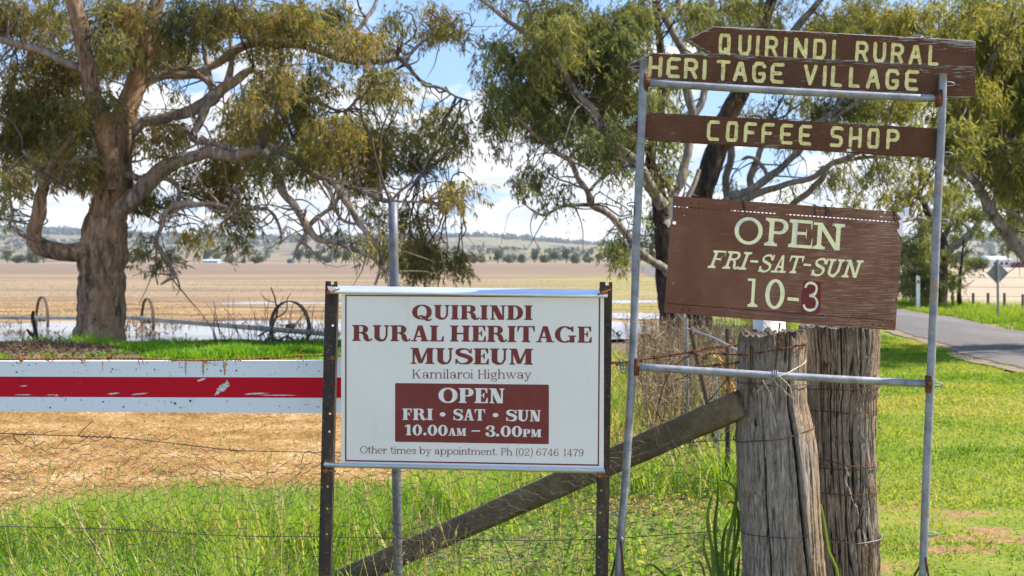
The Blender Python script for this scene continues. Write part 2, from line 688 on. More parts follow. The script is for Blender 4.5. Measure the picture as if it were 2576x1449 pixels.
leaf_c = foliage('yellow_green_gum_leaves', [(0.0, (0.09, 0.11, 0.035)), (0.4, (0.20, 0.205, 0.05)), (0.75, (0.31, 0.29, 0.065)), (1.0, (0.37, 0.30, 0.10))], 0.56)
leaf_far = foliage('distant_leaves', [(0.0, (0.05, 0.065, 0.035)), (0.5, (0.1, 0.115, 0.055)), (1.0, (0.22, 0.2, 0.09))], 0.2)
grass_mat = foliage('bright_spring_grass', [(0.0, (0.06, 0.12, 0.012)), (0.4, (0.155, 0.30, 0.018)), (0.7, (0.30, 0.44, 0.045)), (0.88, (0.42, 0.42, 0.11)), (1.0, (0.50, 0.41, 0.22))], 0.5, 0.5)
lawn_mat = foliage('short_lawn_grass', [(0.0, (0.08, 0.18, 0.014)), (0.45, (0.19, 0.30, 0.022)), (0.8, (0.34, 0.37, 0.05)), (1.0, (0.48, 0.40, 0.15))], 0.5, 0.6)
bank_mat = foliage('lush_bank_grass', [(0.0, (0.06, 0.15, 0.008)), (0.5, (0.14, 0.32, 0.012)), (1.0, (0.27, 0.44, 0.03))], 0.5)
dry_mat = foliage('dry_weed_stalks', [(0.0, (0.085, 0.055, 0.035)), (0.5, (0.2, 0.14, 0.085)), (1.0, (0.36, 0.27, 0.16))], 0.15, 0.9)
straw_mat = foliage('straw_litter', [(0.0, (0.22, 0.12, 0.045)), (0.5, (0.45, 0.28, 0.11)), (1.0, (0.72, 0.58, 0.4))], 0.1, 0.9)


# ------------------------------------------------------------------ ground, water, road, hills
def ground_z(x, y):
    x = np.asarray(x, float)
    y = np.asarray(y, float)
    z = 0.05 * (fbm(np.stack([x * 0.25, y * 0.25], -1).reshape(-1, 2), 3, 11).reshape(x.shape) - 0.5)
    z = z * np.clip((y - 3) / 6, 0.2, 1)
    # bank at the old tree
    z = z + 0.05 * np.exp(-((y - 17.6) / 1.1) ** 2) * (1 / (1 + np.exp((x + 2.2) * 2.0)))
    z = z + 0.13 * np.exp(-((x + 7.6) / 1.5) ** 2 - ((y - 17.9) / 1.2) ** 2)
    # shallow pond
    pond = np.exp(-((y - 24.9) / 3.6) ** 4) * (1 / (1 + np.exp((x - 3.9) * 2.5)))
    z = z - 0.14 * pond
    far = np.clip((y - 30) / 30, 0, 1)
    return z * (1 - far) * np.clip((12 - np.abs(x)) / 6 + 0.6, 0.0, 1)


def spaced(lo, hi, n, k):
    t = np.linspace(-1, 1, n)
    a = np.sinh(t * k) / np.sinh(k)
    return np.where(a < 0, -a * lo, a * hi)


gx = spaced(-5000, 5000, 281, 8.2)
gy = np.concatenate([np.linspace(-30, 4, 12)[:-1], np.linspace(4, 30, 150)[:-1], 30 * (5000 / 30) ** np.linspace(0, 1, 70)])
GX, GY = np.meshgrid(gx, gy)
GZ = ground_z(GX, GY)
nx, ny = len(gx), len(gy)
ii = (np.arange(ny - 1)[:, None] * nx + np.arange(nx - 1)[None, :]).reshape(-1)
gf = np.stack([ii, ii + 1, ii + nx + 1, ii + nx], -1)

k = NT('farmland_ground')
geo = k.node('ShaderNodeNewGeometry').outputs['Position']
sx = k.node('ShaderNodeSeparateXYZ')
k.link(geo, sx.inputs[0])
X, Y = sx.outputs['X'], sx.outputs['Y']
wob = k.math('MULTIPLY', k.math('SUBTRACT', k.noise(0.35, 4, 0.6, k.coord(kind='world')), 0.5), 3.0)
wob2 = k.math('MULTIPLY', k.math('SUBTRACT', k.noise(1.7, 4, 0.6, k.coord(kind='world')), 0.5), 1.4)
Yw = k.math('ADD', Y, k.math('ADD', wob, wob2))
Xw = k.math('ADD', X, wob2)
fine = k.noise(26, 5, 0.7, k.coord(kind='world'))
mid = k.noise(2.2, 5, 0.65, k.coord(kind='world'))
streak = k.noise(0.25, 4, 0.6, k.coord((0.2, 1, 1), 'world'))
# stubble close behind the fence
straw = k.ramp(k.math('ADD', k.math('MULTIPLY', fine, 0.5), k.math('MULTIPLY', mid, 0.5)),
               [(0.36, (0.085, 0.04, 0.012)), (0.46, (0.24, 0.122, 0.030)), (0.54, (0.35, 0.205, 0.065)), (0.66, (0.54, 0.42, 0.27))])
# bank soil
soil = k.ramp(mid, [(0.3, (0.10, 0.07, 0.05)), (0.7, (0.22, 0.155, 0.11))])
# fallow field, banded
band = k.ramp(streak, [(0.3, (0.17, 0.116, 0.064)), (0.45, (0.24, 0.172, 0.098)), (0.6, (0.285, 0.212, 0.125)), (0.75, (0.20, 0.142, 0.08))])
wet = k.ramp(k.noise(0.7, 3, 0.55, k.coord((0.4, 1, 1), 'world')), [(0.38, (0.12, 0.072, 0.036)), (0.5, (0.25, 0.158, 0.07)), (0.62, (0.33, 0.22, 0.095))])
bb = k.noise(1.0, 4, 0.6, k.coord((0.010, 0.055, 1), 'world', (3, 7, 0)))
band = k.mix(k.math('MULTIPLY', k.step(bb, 0.46, 0.60), 0.6), band, (0.155, 0.10, 0.068))
field = k.mix(k.step(Yw, 36, 50), wet, band)
grn = k.math('MULTIPLY', k.step(k.noise(0.5, 4, 0.6, k.coord((0.16, 1, 1), 'world', (3, 1, 0))), 0.45, 0.56), k.math('SUBTRACT', 1.0, k.step(Y, 90, 120)))
grn = k.math('MULTIPLY', grn, k.step(k.math('SUBTRACT', X, k.math('MULTIPLY', Y, 0.0)), -6, 5))
field = k.mix(k.math('MULTIPLY', grn, 0.75), field, (0.25, 0.25, 0.03))
plough = k.math('MULTIPLY', k.step(Y, 95, 150), k.math('SUBTRACT', 1.0, k.step(X, 60, 90)))
plough = k.math('MULTIPLY', plough, k.math('SUBTRACT', 1.0, k.step(Y, 420, 500)))
field = k.mix(k.math('MULTIPLY', plough, 0.8), field, (0.175, 0.122, 0.084))
# pale paddock to the right of the road
pad = k.ramp(streak, [(0.3, (0.32, 0.235, 0.15)), (0.7, (0.41, 0.325, 0.23))])
pmask = k.step(k.math('SUBTRACT', X, k.math('MULTIPLY', Y, 0.30)), 1.0, 3.0)
field = k.mix(k.math('MULTIPLY', pmask, k.step(Yw, 30, 40)), field, pad)
c = k.mix(k.step(Yw, 15.6, 17.2), straw, soil)
c = k.mix(k.step(Yw, 26.5, 29.5), c, field)
# lawn verge on the right, rough green at the fence foot
vg = k.ramp(k.math('ADD', k.math('MULTIPLY', fine, 0.45), k.math('MULTIPLY', mid, 0.55)),
            [(0.32, (0.08, 0.12, 0.01)), (0.48, (0.145, 0.185, 0.014)), (0.6, (0.22, 0.22, 0.026)), (0.75, (0.28, 0.22, 0.065))])
dirt = k.ramp(fine, [(0.35, (0.2, 0.095, 0.045)), (0.65, (0.40, 0.21, 0.115))])
bare = k.math('MULTIPLY', k.step(k.noise(1.7, 4, 0.6, k.coord((0.7, 1.3, 1), 'world', (1, 4, 0))), 0.49, 0.57), k.math('SUBTRACT', 1.0, k.step(Y, 6.5, 7.4)))
vg = k.mix(k.math('MULTIPLY', bare, 0.9), vg, dirt)
lawn = k.step(k.math('SUBTRACT', Xw, k.math('ADD', 0.25, k.math('MULTIPLY', Y, 0.13))), -0.35, 0.55)
lawn = k.math('MULTIPLY', lawn, k.math('SUBTRACT', 1.0, k.step(Yw, 38, 44)))
c = k.mix(lawn, c, vg)
foot = k.math('SUBTRACT', 1.0, k.step(Yw, 6.6, 8.0))
c = k.mix(k.math('MULTIPLY', foot, k.math('SUBTRACT', 1.0, lawn)), c, k.ramp(fine, [(0.35, (0.07, 0.09, 0.015)), (0.65, (0.2, 0.2, 0.05))]))
k.bump(fine, 0.6, 0.03)
ground_mat = k.base(c, 0.95)
g = MB().add(np.stack([GX, GY, GZ], -1), gf)
g.build('ground', ground_mat, base=(0, 0, 0), smooth=True, kind='structure')


def sheet(name, outline, z, mat, kind='structure', sub=1):
    mb = MB()
    mb.add([(x, y, z) for x, y in outline], [list(range(len(outline)))])
    return mb.build(name, mat, base=(0, 0, 0), kind=kind)


k = NT('flood_water')
n = k.noise(1.6, 4, 0.6, k.coord((0.5, 1.6, 1), 'world'))
n2 = k.noise(9, 3, 0.6, k.coord((0.6, 1.6, 1), 'world'))
k.bump(k.math('ADD', n, k.math('MULTIPLY', n2, 0.2)), 0.22, 0.06)
k.b.inputs['IOR'].default_value = 1.33
k.b.inputs['Specular IOR Level'].default_value = 0.6
water_mat = k.base((0.28, 0.28, 0.28), 0.10)


def blob(cx_, cy_, rx, ry, seed, n=110, rough=0.55):
    a = np.linspace(0, 2 * math.pi, n, endpoint=False)
    r = 1 + rough * (fbm(np.stack([np.cos(a) * 2.2 + 7, np.sin(a) * 2.2 + 3 + seed], -1), 4, seed) - 0.5) * 2
    return np.stack([cx_ + np.cos(a) * rx * r, cy_ + np.sin(a) * ry * r], -1)


mb = MB()
ponds = [(-10.5, 24.6, 3.6, 3.5, 1), (-5.2, 24.8, 3.6, 3.6, 2), (-0.9, 24.6, 3.4, 3.2, 3), (2.1, 25.4, 1.7, 3.0, 4), (-16, 24.6, 3.6, 3.2, 5),
         (3.6, 30.8, 1.4, 1.7, 7), (3.1, 41, 2.8, 1.6, 8), (-7.0, 39.5, 4.2, 0.9, 9), (-1.2, 36.2, 2.6, 0.9, 10)]
for i_, (a_, b_, c_, d_, s_) in enumerate(ponds):
    bl = blob(a_, b_, c_, d_, s_)
    z_ = (ground_z(bl[:, 0], bl[:, 1]).max() + 0.004) if b_ > 29 else -0.03 + 0.003 * i_
    mb.add([(x, y, z_) for x, y in bl], [list(range(len(bl)))])
mb.build('pond_water', water_mat, base=(0, 0, 0), kind='structure')

# road: near edge and far edge read from the photograph, laid on the ground
near_e = [(9.3, -30), (8.2, 2), G0(2576, 930)[:2], G0(2400, 876)[:2], G0(2300, 848)[:2], G0(2215, 821)[:2], (8.75, 33), (9.6, 60), (16, 140), (30, 300)]
far_e = [(15.5, -30), (13.6, 2), (11.6, 15), G0(2576, 838)[:2], G0(2420, 806)[:2], G0(2290, 785)[:2], (12.0, 40), (14.0, 62), (22, 140), (38, 300)]
ne = smooth_path([(a[0], a[1], 0) for a in near_e], 24)
fe = smooth_path([(a[0], a[1], 0) for a in far_e], 24)
k = NT('gravel_shoulder')
n = k.noise(35, 4, 0.7, k.coord(kind='world'))
sh_mat = k.base(k.ramp(n, [(0.35, (0.12, 0.085, 0.055)), (0.65, (0.30, 0.225, 0.155))]), .95)
mb = MB()
for e_, sg in ((ne, -1), (fe, 1)):
    wv = .06 + .35 * fbm(np.stack([e_[:, 1] * 1.3, e_[:, 1] * 0 + sg], -1), 3, 31)
    a_ = e_ + np.stack([sg * wv, 0 * wv, 0 * wv], -1)
    b_ = e_ - np.array((sg * .3, 0, 0))
    a_[:, 2], b_[:, 2] = .018, .028
    n_ = len(e_)
    q = np.arange(n_ - 1)
    mb.add(np.concatenate([a_, b_]), np.stack([q, q + 1, q + 1 + n_, q + n_], -1) if sg > 0 else np.stack([q + n_, q + 1 + n_, q + 1, q], -1))
mb.build('road_shoulder', sh_mat, base=(0, 0, 0), kind='structure')
mb = MB()
cross = 7
rows = []
for j in range(cross):
    t = j / (cross - 1)
    q = ne * (1 - t) + fe * t
    q = q.copy()
    q[:, 2] = 0.032 + 0.05 * (1 - (2 * t - 1) ** 2)
    q[:, 0] += (0.22 * (fbm(np.stack([q[:, 1] * 2.5, q[:, 1] * 0 + j], -1), 3, 5) - .5) if j in (0, cross - 1) else 0)
    rows.append(q)
rv = np.stack(rows, 1).reshape(-1, 3)
m_ = len(ne)
ii = (np.arange(m_ - 1)[:, None] * cross + np.arange(cross - 1)[None]).reshape(-1)
mb.add(rv, np.stack([ii, ii + 1, ii + cross + 1, ii + cross], -1))
k = NT('worn_asphalt')
n = k.noise(45, 5, 0.8, k.coord(kind='world'))
n2 = k.noise(0.9, 5, 0.65, k.coord((1, 0.2, 1), 'world'))
c = k.ramp(n, [(0.3, (0.065, 0.057, 0.052)), (0.5, (0.12, 0.107, 0.098)), (0.7, (0.20, 0.18, 0.165))])
c = k.mix(k.math('MULTIPLY', k.step(n2, 0.45, 0.65), 0.5), c, (0.2, 0.175, 0.155))
k.bump(n, 0.5, 0.01)
mb.build('road', k.base(c, 0.85), base=(0, 0, 0), smooth=True, kind='structure')

# hills, closed ridge far away
hx = np.linspace(-3200, 3200, 200)
hy = np.linspace(950, 4200, 46)
HX, HY = np.meshgrid(hx, hy)
t = (HY - 950) / (4200 - 950)


def hill_z(x, y):
    t = np.clip((y - 950) / (4200 - 950), 0, 1)
    ridge = 62 + 34 * (fbm(np.stack([x / 900, x * 0], -1), 4, 3) - .5) * 2
    ridge = ridge + 14 * np.exp(-((x + 1500) / 700) ** 2)
    ridge = ridge * (1 - 0.4 * np.exp(-((x - 350) / 450) ** 2))
    s = np.clip(t * 1.15, 0, 1)
    s = s * s * (3 - 2 * s)
    low = 9 * (fbm(np.stack([x / 260, y / 260], -1), 3, 8) - .35) * np.clip(t * 6, 0, 1)
    return ridge * s * 1.1 + low * (1 - 0.5 * t) - 0.4 * (1 - np.clip(t * 30, 0, 1))


HZ = hill_z(HX.ravel(), HY.ravel()).reshape(HX.shape)
ii = (np.arange(45)[:, None] * 200 + np.arange(199)[None]).reshape(-1)
k = NT('hillside_paddocks')
n = k.noise(0.004, 5, 0.6, k.coord(kind='world'))
n2 = k.noise(0.02, 4, 0.6, k.coord((1, 0.3, 1), 'world'))
c = k.ramp(n, [(0.36, (0.13, 0.092, 0.06)), (0.48, (0.22, 0.16, 0.09)), (0.56, (0.16, 0.15, 0.055)), (0.68, (0.22, 0.135, 0.07))])
c = k.mix(k.step(n2, 0.52, 0.62), c, (0.075, 0.075, 0.05))
MB().add(np.stack([HX, HY, HZ], -1), np.stack([ii, ii + 1, ii + 201, ii + 200], -1)).build('hills', k.base(c, 0.95), base=(0, 0, 0), smooth=True, kind='structure')


# ------------------------------------------------------------------ foliage makers
def leaf_quads(base, dirs, L, wd, r):
    """flat pointed leaves: base points, directions, length, width -> verts, quads"""
    n = len(base)
    side = r.normal(size=(n, 3))
    side -= dirs * (side * dirs).sum(1)[:, None]
    side /= np.linalg.norm(side, axis=1)[:, None] + 1e-9
    L = np.broadcast_to(L, (n,))[:, None]
    wd = np.broadcast_to(wd, (n,))[:, None]
    mid_ = base + dirs * L * 0.45
    sag = np.array((0, 0, -0.06))
    tip = base + dirs * L + sag * L
    v = np.stack([base, mid_ + side * wd * .5, tip, mid_ - side * wd * .5], 1).reshape(-1, 3)
    f = np.arange(n * 4).reshape(-1, 4)
    return v, f


def crown_leaves(mb, clusters, D, dens, Ls, wd, r, spread=1.6, shift=(0, 0), per=15, hang=0.8, holes=(), bare=None):
    """clusters: (u, v, ru, rv, weight[, depth offset]) -> sprigs of hanging leaves filling each clump"""
    mids = []
    for cl in clusters:
        u, v, ru, rv, w = cl[:5]
        dz = cl[5] if len(cl) > 5 else r.normal() * spread
        d = D + dz
        c0 = P(u, v, d)
        sx_, sz_ = ru * d / F, rv * d / F
        sy_ = 0.75 * (sx_ + sz_)
        n = max(3, int(dens * w * ru * rv * math.pi / 1000.0))
        # a clump is made of a few sub-clumps so it has gaps and edges
        k_ = max(3, int(ru * rv / 260))
        q = r.normal(size=(k_, 3))
        q /= np.linalg.norm(q, axis=1)[:, None]
        q *= (r.random((k_, 1)) ** 0.45) * 0.92
        sub = c0 + q * np.array((sx_, sy_, sz_))
        mids.append((c0, sub, (sx_, sz_)))
        pick = r.integers(0, k_, n)
        rad = 0.40 * min(sx_, sz_) + 0.10
        o = sub[pick] + r.normal(size=(n, 3)) * rad * np.array((.62, .62, .5))
        ax = r.normal(size=(n, 3)) * np.array((.6, .6, .35)) + np.array((0, 0, -hang))
        ax /= np.linalg.norm(ax, axis=1)[:, None]
        tt = r.random((n, per)) * 0.42
        b = o[:, None] + ax[:, None] * tt[..., None]
        dr = ax[:, None] * 0.5 + r.normal(size=(n, per, 3)) * 0.5 + np.array((0, 0, -0.55 * hang))
        dr /= np.linalg.norm(dr, axis=2)[..., None]
        b = b.reshape(-1, 3)
        dr = dr.reshape(-1, 3)
        L = Ls * (0.65 + 0.7 * r.random(len(b)))
        cl_t = 0.42 + 0.11 * r.normal()
        tint = np.clip(cl_t + 0.12 * np.repeat(r.normal(size=n), per) + 0.16 * r.normal(size=len(b)), 0, 1)
        # real gaps in the crown, and bare stretches of limb with no leaves hanging against them
        keep = np.ones(len(b), bool)
        bu, bv = 1288 + b[:, 0] / b[:, 1] * F, HOR - (b[:, 2] - 0.04 - EYE) / b[:, 1] * F
        for hu, hv_, hru, hrv, hp in holes:
            q = ((bu - hu) / hru) ** 2 + ((bv - hv_) / hrv) ** 2
            keep &= ~((q < 0.6 + 0.8 * r.random(len(b))) & (r.random(len(b)) < hp))
        if bare is not None and len(bare):
            near = bare[(np.abs(bare[:, 0] - u) < ru * 2.4 + 60) & (np.abs(bare[:, 1] - v) < rv * 2.4 + 60)]
            if len(near):
                dd = np.hypot(bu[:, None] - near[None, :, 0], bv[:, None] - near[None, :, 1]) < near[None, :, 3] * 1.1 + 2
                hit = (dd & (b[:, 1][:, None] < near[None, :, 2] + 0.1)).any(1)
                keep &= ~(hit & (r.random(len(b)) < 0.8))
        b, dr, L, tint = b[keep], dr[keep], L[keep], tint[keep]
        vv, ff = leaf_quads(b, dr, L, wd * (0.7 + 0.6 * r.random(len(b))), r)
        mb.add(vv, ff, 0, np.repeat(tint, 4))
    return mids


def wiggle(path, amp, seed):
    path = np.array(path)
    s = np.concatenate([[0], np.cumsum(np.linalg.norm(np.diff(path, axis=0), axis=1))])
    for ax in range(3):
        nz = fbm(np.stack([s * 1.6 + seed * 3.1, np.full_like(s, ax * 7.7 + seed)], -1), 3, seed + ax) - .5
        nz *= np.minimum(1, s / (s[-1] * 0.15 + 1e-6))
        path[:, ax] += nz * amp * 2
    return path


def limb_path(pts, D, r, dz0=0.0, dz1=None, seed=1, n=6, amp=0.05, rn=0.16):
    """pts: (u, v, radius in photo units)"""
    m = len(pts)
    dz1 = dz0 if dz1 is None else dz1
    pp, rr = [], []
    for i, (u, v, ru) in enumerate(pts):
        d = D + dz0 + (dz1 - dz0) * i / max(1, m - 1)
        pp.append(np.concatenate([P(u, v, d), [ru * d / F]]))
    q = smooth_path(np.array(pp), n)
    pa = wiggle(q[:, :3], amp, seed)
    rad = np.maximum(q[:, 3], 0.004)
    rad = rad * (1 + rn * (fbm(np.stack([np.arange(len(rad)) * 0.45 + seed, np.zeros(len(rad))], -1), 2, seed) - .5) * 2)
    return pa, rad


def lump_tube(mb, pa, rad, n, seed, amp, m=0):
    """tube with an irregular, fluted section"""
    v, f, n_, kk = tube(pa, rad, n)
    c = np.repeat(pa, n_, 0)
    dv = v - c
    a = np.tile(np.arange(n_) / n_ * 2 * math.pi, kk)
    s = np.repeat(np.arange(kk), n_) * 0.25
    h = fbm(np.stack([np.cos(a) * 1.4 + 5, np.sin(a) * 1.4 + 5, s], -1), 3, seed) - .5
    v = c + dv * (1 + amp * 2 * h)[:, None]
    mb.add(v, f, m)
    return mb


def connect_twigs(mb, mids, skel, r, many=2, thick=0.016):
    """fine branchlets from the nearest limb into every clump"""
    sk = np.concatenate(skel)
    for c0, sub, (sx_, sz_) in mids:
        ks = [0] + list(r.choice(len(sub), min(len(sub), many), replace=False))
        for j, kx in enumerate(ks):
            tgt = c0 if j == 0 else sub[kx]
            d2 = ((sk - tgt) ** 2).sum(1) + r.random(len(sk)) * 0.3
            s0 = sk[d2.argmin()]
            dist = np.linalg.norm(tgt - s0)
            if dist < 0.15 or dist > 2.3:
                continue
            md = (s0 + tgt) / 2 + r.normal(size=3) * dist * 0.12 + np.array((0, 0, 0.12 * dist))
            end = tgt + r.normal(size=3) * 0.1 - np.array((0, 0, 0.12))
            pa = wiggle(smooth_path([s0, md, tgt, end], 5), 0.06 * dist + 0.03, int(r.integers(1, 999)))
            add_tube(mb, pa, np.linspace(thick * (0.6 + 0.35 * dist), 0.005, len(pa)), 5, 0, False)


def tree(name, label, cat, D, base_uv, trunks, limbs, clusters, leafmat, barkmat, limbmat, seed, dens=26, Ls=0.125, wd=0.023, spread=1.4, group=None, twigs=2, hang=0.8, per=15, holes=()):
    r = np.random.default_rng(seed)
    clear = []
    base = P(base_uv[0], base_uv[1], D)
    t = thing(name, label, cat, base, group)
    skel = []
    for i, (pts, z0, z1) in enumerate(trunks):
        mb = MB()
        pa, rad = limb_path(pts, D, r, z0, z1, seed + i, 8, 0.06, 0.05)
        clear.append((pa, rad))
        lump_tube(mb, pa, rad, 20, seed + i, 0.13)
        skel.append(pa)
        mb.build('trunk', barkmat, t, smooth=True)
    for i, (pts, z0, z1) in enumerate(limbs):
        mb = MB()
        pa, rad = limb_path(pts, D, r, z0, z1, seed + 31 + i, 6, 0.09)
        if max(p[2] for p in pts) >= 8:
            clear.append((pa, rad))
        lump_tube(mb, pa, rad, 9, seed + 50 + i, 0.13)
        # forking side twigs along the limb
        nt = int(1 + len(pts) * 0.8)
        for _ in range(nt):
            q = r.integers(len(pa) // 4, len(pa))
            s0 = pa[q]
            dv = r.normal(size=3) * np.array((1, .8, .8))
            dv /= np.linalg.norm(dv)
            ln = 0.4 + 0.8 * r.random()
            pth = wiggle(smooth_path([s0, s0 + dv * ln * .5 + r.normal(size=3) * .08, s0 + dv * ln + np.array((0, 0, -.1))], 5), 0.07, int(r.integers(1, 999)))
            add_tube(mb, pth, np.linspace(min(0.022, rad[q] * .6), 0.004, len(pth)), 5, 0, False)
        skel.append(pa)
        mb.build('limb', limbmat, t, smooth=True)
    lv = MB()
    bare_ = np.concatenate([np.stack([1288 + p[:, 0] / p[:, 1] * F, HOR - (p[:, 2] - EYE) / p[:, 1] * F, p[:, 1], q / p[:, 1] * F], -1) for p, q in clear])
    mids = crown_leaves(lv, clusters, D, dens, Ls, wd, r, spread, hang=hang, per=per, holes=holes, bare=bare_)
    if twigs:
        tw = MB()
        connect_twigs(tw, mids, skel, r, twigs)
        if tw.n:
            tw.build('branch', twig_mat, t, smooth=True)['kind'] = 'stuff'
    lv.build('crown', leafmat, t, attr='tint')
    return t


# ---- the old river gum on the left
L_trunk = [
    ([(243, 905, 84), (246, 868, 70), (250, 820, 62), (252, 760, 58), (254, 690, 58), (258, 640, 60), (268, 590, 56), (276, 540, 50), (284, 490, 45), (290, 440, 42), (300, 370, 36), (312, 300, 31), (328, 245, 26), (345, 190, 26), (372, 100, 22), (395, 0, 19), (405, -150, 14)], 0, .3),
    ([(284, 470, 30), (278, 400, 28), (262, 320, 25), (236, 230, 22), (214, 130, 21), (203, 60, 21), (180, -20, 18), (150, -150, 13)], -.3, -1.2),
    ([(262, 640, 30), (225, 628, 26), (190, 634, 24), (150, 632, 22), (112, 622, 22), (92, 606, 20), (86, 570, 18), (97, 530, 18), (108, 490, 15), (121, 450, 13), (140, 410, 11), (165, 370, 9), (190, 330, 8)], -.1, -.4),
]
L_limbs = [
    ([(276, 548, 24), (300, 530, 26), (330, 508, 24), (370, 468, 21), (415, 428, 20), (465, 398, 17), (530, 385, 15), (575, 388, 14), (644, 376, 12), (684, 374, 11), (734, 402, 11), (784, 445, 11), (844, 460, 8), (904, 475, 7), (964, 500, 6), (984, 512, 4)], .05, -1.0),
    ([(310, 350, 22), (345, 318, 16), (385, 298, 14), (465, 283, 14), (520, 262, 16), (548, 240, 17), (575, 212, 13), (622, 182, 10), (652, 186, 9), (680, 228, 8), (690, 265, 8), (721, 308, 6), (740, 360, 4)], .2, .4),
    ([(538, 246, 11), (536, 215, 10), (524, 150, 8), (520, 95, 7), (540, 20, 6), (560, -60, 5)], .3, .8),
    ([(536, 226, 9), (520, 202, 8), (475, 176, 8), (430, 167, 6), (395, 150, 4)], .3, 0),
    ([(570, 215, 10), (590, 150, 7), (585, 90, 6), (630, 30, 5), (650, -40, 4)], .4, 1.0),
    ([(520, 262, 13), (497, 305, 11), (481, 345, 10), (530, 358, 8), (580, 372, 6)], .2, -.5),
    ([(340, 220, 15), (415, 192, 12), (480, 190, 11), (560, 152, 10), (644, 108, 11), (744, 112, 11), (834, 141, 10), (880, 158, 9), (924, 160, 9), (994, 150, 8), (1024, 175, 6), (1059, 215, 5), (1094, 227, 4), (1169, 255, 2)], .3, 1.2),
    ([(1014, 166, 5), (1039, 122, 4.5), (1069, 90, 4), (1109, 85, 3.5), (1144, 92, 3), (1179, 75, 2), (1190, 48, 1.4)], 1.1, 1.3),
    ([(870, 148, 7), (894, 95, 6), (924, 55, 6), (944, 15, 5), (960, -60, 4)], .9, 1.4),
    ([(290, 440, 12), (330, 442, 9), (370, 452, 8), (415, 450, 7), (443, 468, 6), (450, 500, 6), (428, 522, 8), (410, 545, 6), (396, 598, 6), (414, 640, 6), (428, 675, 5), (437, 692, 4.5), (422, 700, 4), (402, 712, 2.5)], -.05, -.9),
    ([(436, 520, 12), (470, 510, 8), (520, 512, 6), (570, 520, 4)], -.8, -1.2),
    ([(664, 380, 13), (684, 418, 12), (709, 480, 11), (744, 512, 10), (762, 552, 10), (795, 595, 9), (844, 610, 7), (894, 632, 6), (944, 655, 5), (957, 685, 4), (948, 716, 3.5)], -.9, -1.5),
    ([(950, 660, 4), (966, 690, 3.5), (972, 716, 2.5)], -1.5, -1.5),
    ([(864, 440, 6), (854, 475, 5.5), (834, 515, 5), (804, 548, 5), (774, 578, 5), (748, 618, 4), (739, 650, 2.5)], -1.0, -1.2),
    ([(768, 582, 5), (772, 605, 4), (778, 634, 2.5)], -1.2, -1.2),
    ([(814, 458, 6), (839, 510, 5), (862, 552, 4.5), (885, 566, 4), (906, 572, 2.5)], -1.0, -1.2),
    ([(844, 464, 9), (862, 490, 9), (886, 536, 9), (924, 592, 8), (949, 632, 7), (956, 668, 5)], -1.0, -1.4),
    ([(984, 505, 3.5), (1010, 482, 3.5), (1064, 440, 2)], -1.0, -.6),
    ([(1050, 520, 3), (1080, 505, 3), (1120, 485, 2.5), (1150, 478, 1.5)], -1.2, -.9),
    ([(960, 505, 3), (1068, 509, 3), (1120, 518, 2.2), (1168, 514, 1.3)], -1.2, -.9),
    ([(96, 606, 6), (66, 590, 5), (30, 562, 4), (38, 535, 3), (20, 490, 2.5), (5, 450, 2)], -.4, -1),
    ([(112, 480, 7), (90, 440, 5), (72, 415, 4), (50, 380, 4)], -.3, -.8),
    ([(284, 430, 12), (240, 395, 9), (200, 402, 7), (165, 420, 6), (150, 470, 4), (190, 478, 3)], -.5, -1.0),
    ([(220, 180, 12), (120, 130, 10), (50, 110, 9), (0, 95, 8), (-90, 60, 6)], -.8, -1.4),
    ([(700, 110, 8), (712, 150, 6), (696, 190, 5), (672, 230, 3)], .8, .6),
    ([(725, 260, 6), (790, 255, 5), (860, 280, 4), (905, 240, 4), (950, 225, 3)], .5, .9),
    ([(640, 520, 5), (680, 525, 4), (700, 560, 4), (708, 610, 2.5)], -.8, -.8),
    ([(590, 470, 6), (600, 510, 5), (592, 545, 4), (612, 600, 2.5)], -.8, -.8),
]
L_cl = []
